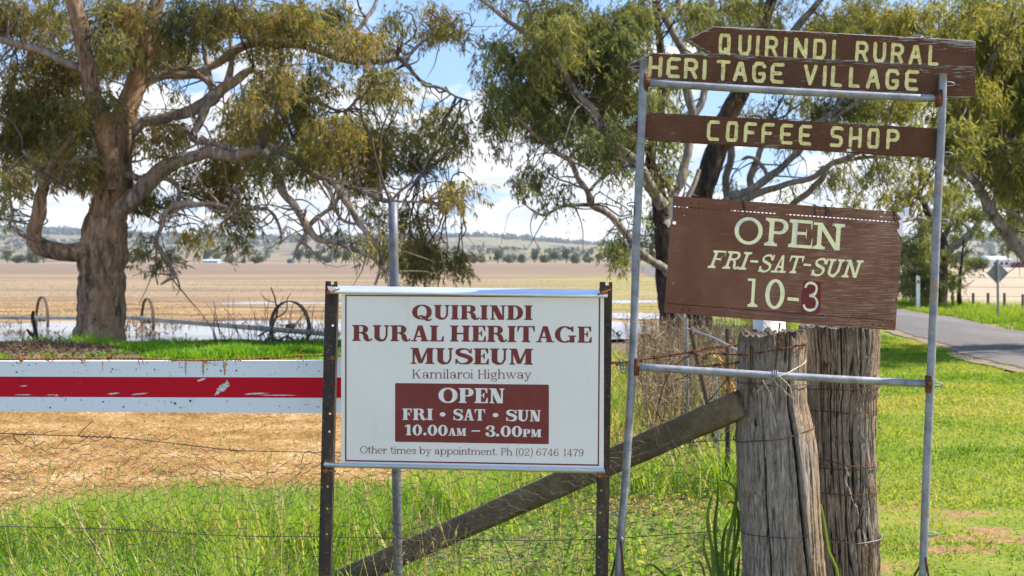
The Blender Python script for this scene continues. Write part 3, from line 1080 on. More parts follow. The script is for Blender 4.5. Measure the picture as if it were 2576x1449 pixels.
for row in [
    # dense upper left mass
    (30, 30, 75, 55, 1.1), (120, 50, 75, 60, .9), (60, 130, 60, 45, .75), (150, 150, 60, 60, 1.0), (40, 215, 60, 45, .8), (120, 230, 70, 55, 1.1), (60, 300, 85, 50, 1.25),
    (180, 300, 70, 55, 1.2), (20, 350, 60, 40, .9), (110, 365, 75, 45, 1.2), (210, 375, 60, 50, 1.2), (250, 60, 55, 60, .8), (300, 20, 60, 50, 1.0), (310, 110, 55, 55, 1.0),
    (250, 230, 45, 55, .9), (260, 150, 45, 40, .8), (380, 70, 60, 60, 1.15), (400, 140, 50, 40, .9), (470, 50, 65, 60, 1.15), (460, 120, 45, 35, .8), (560, 30, 70, 45, 1.1), (560, 90, 40, 30, .6),
    (640, 40, 60, 60, 1.1), (680, 110, 45, 40, .9), (640, 240, 45, 50, .55), (600, 285, 45, 45, .75), (700, 180, 50, 50, 1.0), (745, 45, 75, 55, 1.1), (830, 25, 60, 40, .8),
    (270, 310, 45, 50, 1.0), (250, 430, 55, 45, 1.3), (300, 460, 40, 40, .9), (200, 440, 40, 25, .6), (320, 270, 38, 35, .5), (380, 260, 40, 30, .55), (430, 310, 55, 35, .9), (360, 340, 35, 30, .45), (415, 390, 45, 38, .6),
    (395, 350, 40, 25, .4), (455, 215, 30, 25, .4), (470, 340, 25, 30, .3), (25, 425, 45, 40, .55), (90, 420, 35, 35, .5), (20, 490, 28, 40, .35), (28, 548, 24, 18, .3), (140, 415, 45, 25, .6),
    # middle, right of the trunk
    (390, 490, 45, 40, .9), (345, 500, 30, 35, .8), (370, 540, 30, 25, .35), (560, 400, 45, 40, .8), (600, 340, 55, 45, 1.0), (545, 440, 55, 45, .8), (510, 480, 35, 40, .55), (620, 430, 45, 45, .8), (580, 490, 40, 30, .6),
    (655, 330, 50, 55, 1.0), (690, 390, 45, 50, .85), (610, 540, 45, 40, .6), (560, 540, 30, 25, .35), (640, 480, 40, 25, .45), (500, 590, 40, 25, .55), (460, 570, 30, 22, .3), (425, 640, 38, 22, .6), (358, 600, 20, 38, .35), (600, 585, 40, 20, .4), (515, 560, 25, 20, .3),
    # right half
    (720, 235, 55, 45, 1.0), (760, 300, 60, 50, .95), (700, 300, 40, 45, .8), (800, 200, 50, 40, .75), (770, 370, 60, 45, .95), (840, 330, 60, 50, 1.0), (900, 80, 50, 40, .7), (950, 90, 40, 30, .5), (830, 90, 45, 35, .7),
    (880, 130, 60, 30, .5), (960, 190, 45, 40, .7), (1005, 215, 40, 35, .6), (935, 235, 50, 35, .6), (1000, 30, 45, 30, .4), (1110, 45, 55, 40, .75), (1150, 75, 35, 28, .55), (1080, 65, 30, 30, .5), (980, 130, 35, 25, .4),
    (900, 310, 50, 45, .8), (910, 380, 60, 40, 1.0), (970, 330, 50, 40, .75), (1050, 320, 45, 45, .7), (1110, 260, 35, 35, .6), (1150, 310, 32, 40, .65), (1100, 340, 40, 40, .6), (1150, 360, 25, 30, .35), (1040, 390, 55, 38, .7), (960, 420, 60, 38, .7), (850, 405, 50, 30, .7), (1010, 440, 45, 30, .5), (1060, 440, 30, 25, .3), (900, 450, 50, 25, .5),
    (1150, 465, 38, 32, .55), (1125, 495, 30, 20, .35), (1190, 480, 18, 25, .25), (1030, 540, 45, 35, .8), (1060, 600, 55, 40, 1.0), (1020, 640, 45, 30, .9), (1100, 630, 45, 28, .8), (1160, 640, 45, 22, .75), (1075, 670, 40, 16, .5), (930, 540, 35, 35, .55), (910, 600, 30, 25, .3), (965, 590, 30, 35, .7), (850, 570, 35, 22, .3), (840, 520, 25, 22, .25), (880, 500, 25, 25, .4), (720, 545, 20, 22, .2), (800, 440, 40, 25, .5),
]:
    L_cl.append(row)
# crown that rises out of the picture
rr_ = np.random.default_rng(5)
for _ in range(26):
    L_cl.append((rr_.uniform(-420, 1050), rr_.uniform(-420, -40), rr_.uniform(70, 120), rr_.uniform(50, 80), .14))
for _ in range(10):
    L_cl.append((rr_.uniform(-420, -60), rr_.uniform(-60, 420), rr_.uniform(60, 100), rr_.uniform(40, 70), .22))
tree('gum_tree', 'large spreading old gum tree with thick rough brown trunk at the pond edge', 'tree', 20.4, (245, 866), L_trunk, L_limbs, L_cl, leaf_a, bark_old, bark_pale, 21, dens=18, spread=1.3, holes=[(180, 540, 58, 62, 1), (368, 565, 46, 28, .9), (497, 530, 36, 30, .9), (585, 103, 38, 20, .9), (510, 125, 14, 32, .8), (398, 258, 34, 34, .8), (520, 312, 24, 24, .9), (395, 395, 50, 45, .45), (495, 380, 26, 16, .9), (875, 270, 45, 24, .7), (730, 330, 16, 32, .8), (1025, 468, 70, 34, .85), (718, 528, 52, 48, .85), (802, 515, 34, 58, .85), (867, 182, 32, 26, .5), (1120, 165, 60, 58, .95), (207, 390, 12, 26, .8), (30, 130, 36, 45, .55), (590, 300, 60, 50, .35), (120, 90, 40, 30, .4), (240, 90, 30, 50, .4), (860, 520, 40, 40, .6), (900, 560, 26, 30, .6), (690, 150, 30, 20, .5), (500, 215, 26, 22, .7), (940, 275, 40, 20, .5)])

# ---- tree with the leaning limb, left of the hanging sign
A_trunk = [
    ([(1698, 895, 44), (1694, 858, 36), (1688, 800, 32), (1682, 730, 28), (1676, 650, 25), (1672, 580, 23), (1668, 530, 22), (1655, 470, 17), (1638, 420, 14), (1640, 350, 12), (1655, 270, 11), (1668, 180, 10), (1655, 60, 9), (1640, -60, 7)], 0, .6),
]
A_limbs = [
    ([(1682, 690, 13), (1672, 674, 12), (1638, 652, 11), (1588, 610, 9.5), (1538, 556, 9), (1496, 518, 9), (1483, 480, 8), (1458, 445, 7), (1413, 395, 6), (1368, 350, 5), (1318, 320, 3.5), (1290, 300, 2)], 0, -1.4),
    ([(1490, 516, 6), (1453, 518, 5), (1403, 525, 4.5), (1363, 545, 3.5), (1330, 530, 2.5), (1318, 515, 1.5)], -.9, -1.4),
    ([(1486, 478, 5), (1513, 443, 4), (1548, 436, 3.5), (1575, 418, 2)], -1, -.8),
    ([(1668, 520, 17), (1640, 470, 15), (1600, 405, 14), (1540, 350, 13), (1488, 282, 11), (1438, 215, 9), (1388, 150, 8), (1328, 76, 7), (1280, 45, 6), (1215, 0, 5), (1150, -60, 4)], -.2, -1.2),
    ([(1388, 150, 5), (1360, 90, 4), (1340, 40, 4), (1330, -20, 3)], -1, -1.2),
    ([(1440, 215, 6), (1470, 260, 5), (1500, 330, 4), (1480, 385, 3)], -.9, -1.5),
    ([(1672, 540, 14), (1700, 480, 12), (1730, 400, 12), (1740, 330, 12), (1735, 250, 11), (1715, 125, 10), (1690, 70, 9), (1665, 20, 8), (1640, -60, 6)], .2, .8),
    ([(1738, 300, 10), (1764, 250, 10), (1770, 150, 9), (1720, 30, 9), (1710, -60, 6)], .5, 1),
    ([(1672, 570, 9), (1700, 545, 8), (1735, 500, 7), (1760, 430, 6)], 0, .6),
]
A_cl = [
    (1240, 250, 40, 70, .7), (1225, 170, 35, 45, .55), (1260, 330, 35, 45, .35), (1265, 110, 50, 45, .5), (1320, 150, 60, 60, 1.0), (1300, 230, 55, 55, 1.0), (1360, 250, 60, 60, 1.1), (1330, 50, 55, 45, .75), (1400, 100, 65, 65, 1.15), (1420, 30, 65, 50, 1.1), (1500, 60, 65, 65, 1.25),
    (1480, 150, 60, 60, 1.25), (1420, 200, 60, 55, 1.1), (1560, 120, 60, 75, 1.3), (1580, 30, 65, 55, 1.25), (1640, 50, 40, 60, .5), (1530, 230, 60, 60, 1.25), (1460, 280, 60, 50, 1.0), (1590, 230, 45, 60, 1.1), (1400, 310, 55, 45, .7), (1340, 330, 50, 35, .45), (1520, 330, 55, 50, 1.1), (1580, 340, 40, 55, 1.1), (1300, 300, 40, 40, .4), (1460, 360, 45, 35, .6), (1560, 400, 40, 25, .6), (1500, 390, 40, 25, .4),
    (1340, 440, 45, 28, .6), (1310, 420, 35, 20, .4), (1400, 430, 30, 25, .35), (1370, 500, 30, 25, .35), (1420, 470, 30, 22, .3), (1440, 525, 22, 15, .3), (1300, 465, 25, 15, .25), (1560, 470, 30, 30, .45), (1580, 540, 25, 25, .3), (1560, 600, 45, 30, .8), (1530, 585, 25, 18, .35), (1560, 640, 40, 18, .6), (1640, 560, 35, 50, .55), (1640, 610, 30, 25, .35), (1655, 470, 25, 20, .4),
    (1650, 250, 35, 45, .8), (1660, 340, 35, 40, .8), (1690, 420, 40, 35, .6), (1620, 430, 22, 35, .5), (1700, 300, 40, 35, .6), (1700, 200, 40, 45, .6), (1680, 140, 30, 35, .35), (1750, 60, 45, 40, .6), (1760, 20, 60, 30, .8), (1700, 10, 40, 30, .5),
]
for _ in range(16):
    A_cl.append((rr_.uniform(1180, 1900), rr_.uniform(-380, -40), rr_.uniform(70, 110), rr_.uniform(50, 80), .14))
tree('gum_tree', 'gum tree with slim dark trunk at the left edge of the hanging OPEN sign', 'tree', 21.5, (1694, 858), A_trunk, A_limbs, A_cl, leaf_b, bark_dark, bark_pale, 41, dens=18, spread=1.2, hang=.9, holes=[(1450, 440, 40, 30, .8), (1350, 385, 50, 26, .7), (1300, 360, 40, 30, .5), (1690, 100, 20, 60, .6), (1660, 110, 20, 70, .5), (1560, 500, 60, 40, .7), (1480, 560, 60, 60, .9), (1270, 60, 40, 30, .8), (1610, 470, 26, 50, .6), (1410, 270, 20, 26, .6), (1500, 190, 14, 20, .6), (1590, 160, 14, 16, .6)])

# ---- thick leaning tree behind the hanging sign
B_trunk = [
    ([(1764, 850, 40), (1760, 822, 33), (1756, 740, 31), (1755, 640, 30), (1756, 560, 30), (1765, 480, 29), (1784, 420, 28), (1808, 360, 27), (1835, 290, 25), (1862, 230, 23), (1890, 130, 19), (1930, 30, 15), (1960, -80, 11)], 0, .3),
]
B_limbs = [
    ([(1762, 560, 14), (1800, 530, 13), (1838, 500, 12), (1888, 480, 11), (1932, 448, 10), (1972, 408, 9), (2007, 378, 9), (2045, 330, 8), (2082, 290, 7), (2130, 230, 5)], -.2, -.8),
    ([(1800, 528, 12), (1860, 505, 10), (1932, 474, 8), (2032, 450, 8), (2090, 410, 7), (2132, 394, 6), (2190, 372, 5), (2290, 350, 3)], -.4, -1),
    ([(1900, 560, 10), (1960, 540, 9), (1997, 508, 9), (2047, 466, 8), (2080, 430, 7), (2107, 412, 6), (2200, 395, 4)], -.4, -.2),
    ([(1828, 560, 10), (1828, 480, 9), (1836, 370, 9), (1840, 300, 8)], .4, .4),
    ([(1930, 440, 6), (1905, 410, 5), (1880, 395, 4), (1860, 400, 3)], -.3, -.2),
    ([(1880, 500, 9), (1895, 440, 9), (1915, 380, 8), (1935, 300, 7)], .2, .4),
    ([(1900, 110, 12), (1960, 100, 11), (2002, 75, 10), (2032, 36, 9), (2066, 0, 8), (2110, -60, 6)], .3, -.6),
    ([(1860, 240, 10), (1815, 150, 9), (1800, 60, 9), (1790, -40, 7)], .3, .8),
    ([(1880, 180, 7), (1905, 60, 7), (1912, -20, 6)], .2, .2),
    ([(2060, 320, 6), (2150, 260, 6), (2250, 200, 5), (2330, 90, 4)], -.6, -1),
]
B_cl = [
    (1800, 40, 60, 50, .9), (1870, 30, 65, 50, .9), (1950, 30, 60, 50, .8), (2000, 110, 70, 50, 1.0), (1900, 100, 50, 45, .7), (2080, 60, 70, 60, 1.1), (2150, 30, 70, 50, 1.1), (2120, 130, 70, 45, 1.0), (2220, 80, 70, 60, 1.1), (2300, 40, 70, 55, 1.1), (2200, 150, 65, 45, 1.1),
    (2020, 260, 55, 35, .75), (1960, 260, 45, 30, .5), (2090, 270, 60, 40, .9), (2170, 260, 65, 45, 1.0), (2250, 250, 60, 50, 1.1), (2310, 170, 60, 60, 1.1), (2010, 340, 50, 25, .3), (2120, 330, 60, 35, .8), (2200, 340, 55, 40, .9), (2290, 330, 55, 45, 1.0), (2240, 410, 55, 30, .65), (2180, 420, 45, 25, .5), (2110, 440, 50, 25, .5), (2320, 420, 40, 35, .7), (2060, 420, 35, 18, .3), (1860, 250, 35, 30, .4), (1900, 290, 45, 30, .4), (1960, 410, 30, 18, .3), (1850, 480, 35, 30, .5), (1990, 470, 30, 18, .25), (2140, 490, 50, 25, .45), (2220, 490, 45, 28, .5), (2060, 490, 30, 15, .25),
]
for _ in range(16):
    B_cl.append((rr_.uniform(1750, 2500), rr_.uniform(-380, -40), rr_.uniform(70, 110), rr_.uniform(50, 80), .14))
tree('gum_tree', 'gum tree with thick dark leaning trunk passing behind the COFFEE SHOP board', 'tree', 24.5, (1760, 830), B_trunk, B_limbs, B_cl, leaf_c, bark_dark, bark_pale, 61, dens=20, spread=1.2, holes=[(1900, 420, 60, 60, .9), (2000, 430, 60, 40, .6), (1985, 300, 40, 30, .7), (1910, 270, 40, 26, .6), (2060, 500, 60, 24, .6), (1740, 160, 20, 60, .5)])

# ---- spreading tree beside the road, behind the frame's right leg
C_trunk = [
    ([(2362, 785, 24), (2364, 768, 19), (2367, 700, 16), (2368, 650, 15), (2370, 625, 16), (2365, 590, 11), (2345, 560, 9), (2325, 520, 8), (2300, 470, 6)], 0, .4),
]
C_limbs = [
    ([(2372, 640, 11), (2390, 628, 10), (2424, 606, 9), (2450, 580, 8), (2464, 560, 6), (2500, 500, 5)], 0, -.5),
    ([(2370, 630, 9), (2376, 590, 7), (2395, 550, 6), (2405, 500, 5)], .2, 1),
    ([(2345, 690, 7), (2300, 677, 7), (2276, 655, 6), (2255, 620, 4)], -.2, -1),
    ([(2335, 560, 6), (2300, 550, 5), (2270, 560, 3)], 0, -1),
]
C_cl = [
    (2330, 690, 45, 40, 1.3), (2300, 650, 35, 30, 1.0), (2345, 640, 35, 30, 1.0), (2290, 715, 25, 25, .6), (2375, 700, 18, 35, .9), (2380, 670, 18, 28, .8), (2340, 725, 30, 14, .8), (2300, 600, 40, 30, .7), (2270, 570, 25, 25, .4), (2320, 540, 45, 30, .7), (2380, 540, 45, 30, .7), (2400, 590, 25, 18, .4), (2440, 530, 45, 25, .7), (2420, 480, 50, 30, .8), (2360, 490, 45, 28, .7), (2490, 520, 45, 25, .6), (2480, 570, 40, 18, .45), (2300, 490, 40, 25, .6), (2530, 560, 45, 25, .6), (2550, 600, 35, 20, .5), (2520, 480, 40, 25, .6), (2260, 520, 30, 20, .4),
]
tree('gum_tree', 'dense dark tree beside the road, directly behind the right leg of the pipe frame', 'tree', 37.0, (2364, 771), C_trunk, C_limbs, C_cl, leaf_b, bark_dark, bark_pale, 81, dens=30, Ls=0.18, wd=0.035, spread=1.2)

# ---- tree out to the right whose limb leans into the picture
E_trunk = [
    ([(2760, 960, 46), (2740, 880, 38), (2700, 800, 32), (2640, 720, 24), (2576, 645, 17), (2532, 585, 15), (2497, 535, 14), (2457, 465, 11), (2430, 440, 9), (2392, 418, 6), (2340, 395, 4)], 0, -1.2),
]
E_limbs = [
    ([(2700, 800, 22), (2720, 680, 18), (2700, 540, 14), (2660, 400, 11), (2600, 260, 9), (2560, 100, 7)], 0, .5),
    ([(2497, 540, 6), (2510, 470, 5), (2545, 400, 4), (2560, 330, 3)], -.9, -.5),
    ([(2430, 440, 5), (2420, 380, 4), (2440, 300, 3)], -1.1, -.8),
    ([(2640, 720, 8), (2600, 620, 6), (2570, 560, 5), (2520, 520, 3)], -.5, .2),
]
E_cl = [
    (2440, 60, 75, 60, 1.1), (2380, 120, 55, 60, .9), (2500, 90, 70, 60, .9), (2560, 40, 60, 45, .45), (2560, 140, 50, 50, .5), (2490, 190, 65, 55, 1.1), (2420, 240, 60, 55, 1.1), (2480, 290, 65, 50, 1.15), (2550, 250, 55, 55, .9), (2440, 340, 60, 45, 1.1), (2510, 370, 65, 45, 1.0), (2400, 330, 40, 40, .9), (2560, 330, 50, 45, .9), (2570, 420, 45, 45, .9), (2520, 440, 45, 30, .6), (2460, 400, 45, 25, .6), (2560, 500, 35, 30, .6), (2400, 395, 35, 20, .4),
    (2640, 200, 90, 90, 1.0), (2660, 380, 90, 90, 1.0), (2720, 560, 80, 60, .8), (2640, 40, 80, 60, 1.0),
]
for _ in range(10):
    E_cl.append((rr_.uniform(2400, 3100), rr_.uniform(-380, 300), rr_.uniform(80, 120), rr_.uniform(60, 90), .2))
tree('gum_tree', 'gum tree at the right edge with pale bare limb leaning out of view', 'tree', 19.0, (2730, 880), E_trunk, E_limbs, E_cl, leaf_c, bark_pale, bark_pale, 91, dens=30, spread=1.1, holes=[(2545, 95, 40, 55, .6), (2420, 520, 40, 40, .5)])

# ---- thin young tree by the road
D_trunk = [([(2413, 782, 7), (2413, 772, 6), (2413, 735, 5.5), (2414, 700, 4.5), (2417, 665, 3.5), (2421, 635, 2.6), (2425, 600, 1.6)], 0, 0)]
D_limbs = [([(2414, 705, 2), (2430, 690, 1.6), (2452, 680, 1.2), (2470, 682, .8)], 0, .2), ([(2416, 680, 1.8), (2398, 668, 1.4), (2385, 655, 1)], 0, -.3), ([(2420, 645, 1.5), (2436, 630, 1.2), (2450, 622, .8)], 0, .3), ([(2415, 720, 1.5), (2436, 712, 1), (2450, 700, .7)], 0, -.3)]
D_cl = [(2420, 650, 22, 18, .35), (2440, 670, 20, 12, .3), (2400, 660, 15, 12, .25), (2436, 620, 20, 12, .3)]
tree('young_tree', 'thin sparse sapling with straight dark stem on the far road verge', 'tree', 36.5, (2413, 774), D_trunk, D_limbs, D_cl, leaf_b, bark_dark, twig_mat, 101, dens=26, Ls=0.16, wd=0.03, spread=.3, twigs=0)


# ------------------------------------------------------------------ far country: paddock trees, woods, buildings
def small_crown(mb, c, rx, rz, n, r, leaf=0.5, tint0=0.4):
    k_ = 7
    q = r.normal(size=(k_, 3))
    q /= np.linalg.norm(q, axis=1)[:, None]
    sub = c + q * np.array((rx, rx, rz)) * 0.6
    pick = r.integers(0, k_, n)
    o = sub[pick] + r.normal(size=(n, 3)) * np.array((rx, rx, rz)) * 0.26
    o[:, 2] = np.maximum(o[:, 2], c[2] - rz * 1.0)
    dr = r.normal(size=(n, 3))
    dr /= np.linalg.norm(dr, axis=1)[:, None]
    vv, ff = leaf_quads(o, dr, leaf * (0.6 + r.random(n)), leaf * 0.75, r)
    tint = np.clip(tint0 + 0.15 * r.normal(size=n) + 0.1 * r.normal(size=k_)[pick], 0, 1)
    mb.add(vv, ff, 0, np.repeat(tint, 4))


r = np.random.default_rng(77)


def far_tree_proto(seed, bushy):
    r = np.random.default_rng(seed)
    t = thing('paddock_tree', 'tree', 'tree', (0, 0, 0), 'trees along the far edge of the field')
    mb = MB()
    hgt = 1.6 if bushy else 3.2
    add_tube(mb, wiggle(smooth_path([(0, 0, -.3), (0.1, 0, hgt * .5), (-.1, 0.1, hgt)], 4), .15, seed), np.linspace(.4, .2, 9), 6, 0, False)
    for j in range(4):
        a = j * 1.6
        add_tube(mb, smooth_path([(0, 0, hgt * .7), (math.cos(a) * 1.2, math.sin(a) * 1.2, hgt + 1.2), (math.cos(a) * 2, math.sin(a) * 2, hgt + 2.5)], 3), np.linspace(.18, .06, 7), 5, 0, False)
    mb.build('trunk', bark_dark, t, smooth=True)
    lv = MB()
    if bushy:
        small_crown(lv, np.array((0, 0, 2.6)), 3.6, 2.5, 900, r, .75, .45)
    else:
        small_crown(lv, np.array((0, 0, 5.2)), 3.2, 3.0, 900, r, .75, .35)
        small_crown(lv, np.array((1.2, 0, 6.6)), 2.2, 1.8, 400, r, .7, .4)
    lv.build('crown', leaf_far, t, attr='tint')
    return t


def dup(root, loc, scale, label=None, group=None, rz=0.0):
    c = root.copy()
    COL.objects.link(c)
    c.location = loc
    c.scale = scale
    c.rotation_euler = (0, 0, rz)
    if label:
        c['label'] = label
    if group:
        c['group'] = group
    for ch in list(root.children):
        d = ch.copy()
        COL.objects.link(d)
        d.parent = c
        for gch in list(ch.children):
            e = gch.copy()
            COL.objects.link(e)
            e.parent = d
    return c


protos = [far_tree_proto(3, True), far_tree_proto(4, False), far_tree_proto(6, True), far_tree_proto(8, False)]
used = [False] * 4
spots = [(18, 655, 30, 1), (48, 656, 26, 0), (80, 656, 30, 2), (110, 655, 34, 1), (330, 656, 26, 0), (352, 654, 34, 1), (520, 655, 34, 1), (545, 656, 26, 3), (576, 656, 22, 0), (610, 657, 12, 2), (648, 656, 24, 0), (752, 655, 34, 1), (778, 655, 34, 3), (800, 656, 30, 1), (823, 656, 26, 0), (845, 655, 36, 3), (870, 656, 32, 1), (1100, 656, 26, 2), (1190, 656, 26, 0), (1215, 656, 18, 2), (1252, 656, 32, 1), (1280, 656, 26, 0), (1312, 656, 22, 2), (1345, 655, 32, 1), (1372, 656, 24, 0), (1396, 656, 28, 3), (1425, 656, 34, 1), (1452, 656, 24, 2), (1480, 656, 20, 0), (1508, 656, 24, 3), (1540, 656, 20, 2), (-60, 655, 30, 1), (-140, 655, 34, 3), (450, 656, 20, 2), (425, 655, 28, 3), (2300, 657, 44, 1), (2355, 657, 50, 3), (2405, 657, 36, 0), (2590, 656, 46, 1), (2660, 656, 52, 3)]
for i, (u, v, hp, kd) in enumerate(spots):
    d = 560 + 160 * r.random()
    H = hp * d / F
    full = 5.1 if kd in (0, 2) else 8.4
    s = H / full
    p = P(u, 0, d)
    lab = ('low bushy tree on the far edge of the brown field below the hills' if kd in (0, 2) else 'taller upright tree on the far edge of the brown field below the hills')
    sc = (s * (0.9 + .3 * r.random()), s, s)
    g_ = 'low bushes on the far field edge' if kd in (0, 2) else 'taller trees on the far field edge'
    if u > 2200:
        lab = 'rounded green tree beyond the pale field on the far side of the road'
        g_ = 'trees beyond the roadside paddock'
    if used[kd]:
        o = dup(protos[kd], (p[0], d, 0), sc, rz=r.random() * 6)
    else:
        used[kd] = True
        o = protos[kd]
        o.location = (p[0], d, 0)
        o.scale = sc
    o['label'] = lab
    o['group'] = g_

# woods on the hillsides: one mass nobody could count
mb = MB()
cnt = 0
while cnt < 4200:
    x = r.uniform(-2600, 2300)
    y = 1050 + 3050 * r.random() ** 0.6
    dn = fbm(np.array([[x / 380, y / 420]]), 3, 19)[0]
    ridge = y > 3000
    if dn < (0.28 if ridge else 0.50) or abs(x) > y * 0.55:
        continue
    cnt += 1
    z = hill_z(np.array([x]), np.array([y]))[0]
    s = (0.55 + .6 * r.random()) * (1.3 if ridge else .8)
    small_crown(mb, np.array((x, y, z + 4.5 * s)), 7 * s, 4.8 * s, 26, r, 6.0 * s, .3 + .12 * r.normal())
wd_ = mb.build('woodland', leaf_far, base=(0, 0, 0), attr='tint')
wd_['kind'] = 'stuff'
tag(wd_, 'dark scattered woodland covering the distant hillsides', 'woodland')

wall_white = NT('white_farm_wall').base((0.72, 0.73, 0.75), 0.6)
wall_red = NT('red_farm_wall').base((0.25, 0.05, 0.04), 0.6)
roof_grey = NT('grey_iron_roof').base((0.5, 0.55, 0.6), 0.4, 0.2)
roof_pale = NT('pale_iron_roof').base((0.7, 0.74, 0.78), 0.4, 0.2)
win_dark = NT('dark_window').base((0.04, 0.05, 0.06), 0.2)


def house(name, label, u0, u1, v_top, v_bot, d, wallm, roofm, dep=7.0):
    a, b = P(u0, v_bot, d), P(u1, v_top, d)
    w, h = b[0] - a[0], b[2] - a[2]
    base = np.array(((a[0] + b[0]) / 2, d + dep / 2, 0))
    t = thing(name, label, 'building', base)
    hb = max(a[2], 0) + h * 0.58
    mb = MB()
    box(mb, base + (0, 0, hb / 2 - .2), (w, dep, hb + .4))
    mb.build('wall', wallm, t)
    mb = MB()
    e = 0.06 * w
    top = max(a[2], 0) + h
    x0, x1, y0, y1 = base[0] - w / 2 - e, base[0] + w / 2 + e, base[1] - dep / 2 - .5, base[1] + dep / 2 + .5
    rv_ = [(x0, y0, hb), (x1, y0, hb), (x1, y1, hb), (x0, y1, hb), (x0 + e * 2, base[1], top), (x1 - e * 2, base[1], top)]
    mb.add(rv_, [[0, 1, 5, 4], [1, 2, 5], [2, 3, 4, 5], [3, 0, 4], [3, 2, 1, 0]])
    mb.build('roof', roofm, t)
    for fx in (-.28, .05, .3):
        mb = MB()
        box(mb, (base[0] + fx * w, y0 + .45, hb * .5), (w * .12, .12, hb * .35))
        mb.build('window', win_dark, t)
    return t


house('farmhouse', 'white house with pale blue-grey roof beyond the pale field, behind the diamond sign', 2492, 2542, 644, 664, 240, wall_white, roof_pale)
house('farm_shed', 'red-walled shed beyond the pale field at the far right edge', 2574, 2604, 656, 667, 235, wall_red, roof_grey)
house('farm_shed', 'pale grey shed at the far field edge, right of the old gum trunk', 508, 548, 652, 661, 640, roof_grey, roof_grey)
house('farm_shed', 'small dark blue shed among trees at the far field edge', 722, 735, 650, 660, 620, NT('blue_shed_wall').base((0.06, 0.09, 0.14), .6), NT('dark_blue_roof').base((0.05, 0.07, 0.1), .6))

# hedge mass on the right, beyond the paddock
rh = np.random.default_rng(12)
hb_ = P(2456, 660, 150)
t = thing('hedge', 'rounded dark green clump of shrubs beyond the pale field, left of the white house', 'hedge', (hb_[0], 150, 0))
mb = MB()
for fx, s in ((-1.2, .7), (0, .85), (1.1, .65), (0.5, .8), (-.6, .8)):
    small_crown(mb, np.array((hb_[0] + fx * .95, 150 + rh.normal() * .4, 1.1)), .75, s, 700, rh, .24, .25)
mb.build('foliage', leaf_b, t, attr='tint')
for fx in (-1, 0, 1):
    mb = MB()
    add_tube(mb, [(hb_[0] + fx * .9, 150, -.2), (hb_[0] + fx * .9, 150, .9)], .12, 6)
    mb.build('stem', bark_dark, t)

# ------------------------------------------------------------------ wheel-line irrigator on the pond edge
irr_alu = NT('dull_pipe_metal')
irr_alu = irr_alu.base(irr_alu.ramp(irr_alu.noise(3, 3), [(0.35, (0.24, 0.22, 0.18)), (0.65, (0.4, 0.37, 0.31))]), .55, .3)
wheel_mat = rust_w = m_rust('dark_rusty_wheel_iron', (0.075, 0.052, 0.038), (0.15, 0.095, 0.06), (0.035, 0.026, 0.02))


def irr_wheel(parent, c, R, yaw, tilt=0.0, wid=.045):
    """open steel wheel: broad rim, hub and thin spokes"""
    ax = np.array((math.cos(yaw), math.sin(yaw), 0))
    e1 = np.array((-math.sin(yaw), math.cos(yaw), 0))
    e2 = np.array((0, 0, 1.0))
    th = np.linspace(0, 2 * math.pi, 48, endpoint=False)
    v = []
    for rad, off in ((R, -wid), (R, wid), (R - .02, wid), (R - .02, -wid)):
        v.append(c + ax * off + (np.cos(th)[:, None] * e1 + np.sin(th)[:, None] * e2) * rad)
    v = np.concatenate(v)
    f = []
    for q in range(4):
        for j in range(48):
            f.append((q * 48 + j, q * 48 + (j + 1) % 48, ((q + 1) % 4) * 48 + (j + 1) % 48, ((q + 1) % 4) * 48 + j))
    mb = MB().add(v, np.array(f))
    w = mb.build('wheel', wheel_mat, parent)
    sp = MB()
    for j in range(8):
        a = j * math.pi / 4 + .2
        add_tube(sp, [c + ax * (.06 if j % 2 else -.06), c + (math.cos(a) * e1 + math.sin(a) * e2) * (R - .01)], .006, 5)
    sp.build('spoke', irr_alu, w)
    hb2 = MB()
    add_tube(hb2, [c - ax * .07, c + ax * .07], .058, 10)
    hb2.build('hub', wheel_mat, w)


p0, p1, p2 = P(-260, 797, 27.5), P(60, 799.5, 26.5), P(290, 800, 25.8)
t = thing('irrigation_line', 'rusty wheel-line irrigation pipe with one open wheel, left of the old gum trunk', 'irrigator', (p1[0], p1[1], 0))
mb = MB()
add_tube(mb, [p0, p1, p2], .045, 10)
mb.build('pipe', irr_alu, t)
c = P(106, 803, 26.4)
irr_wheel(t, c, .53, math.radians(36), wid=.03)
p0, p1 = P(286, 796, 25.6), P(850, 842, 20.5)
t = thing('irrigation_line', 'sloping irrigation pipe with two rusty wheels, open end beside the old gum trunk', 'irrigator', ((p0[0] + p1[0]) / 2, (p0[1] + p1[1]) / 2, 0))
mb = MB()
add_tube(mb, [p0, p1], .05, 12)
mb.build('pipe', irr_alu, t)
tt = .15
irr_wheel(t, P(371, 808, 24.6), .50, math.radians(32), wid=.03)
irr_wheel(t, P(729, 822, 21.9), .50, math.radians(58), wid=.045)

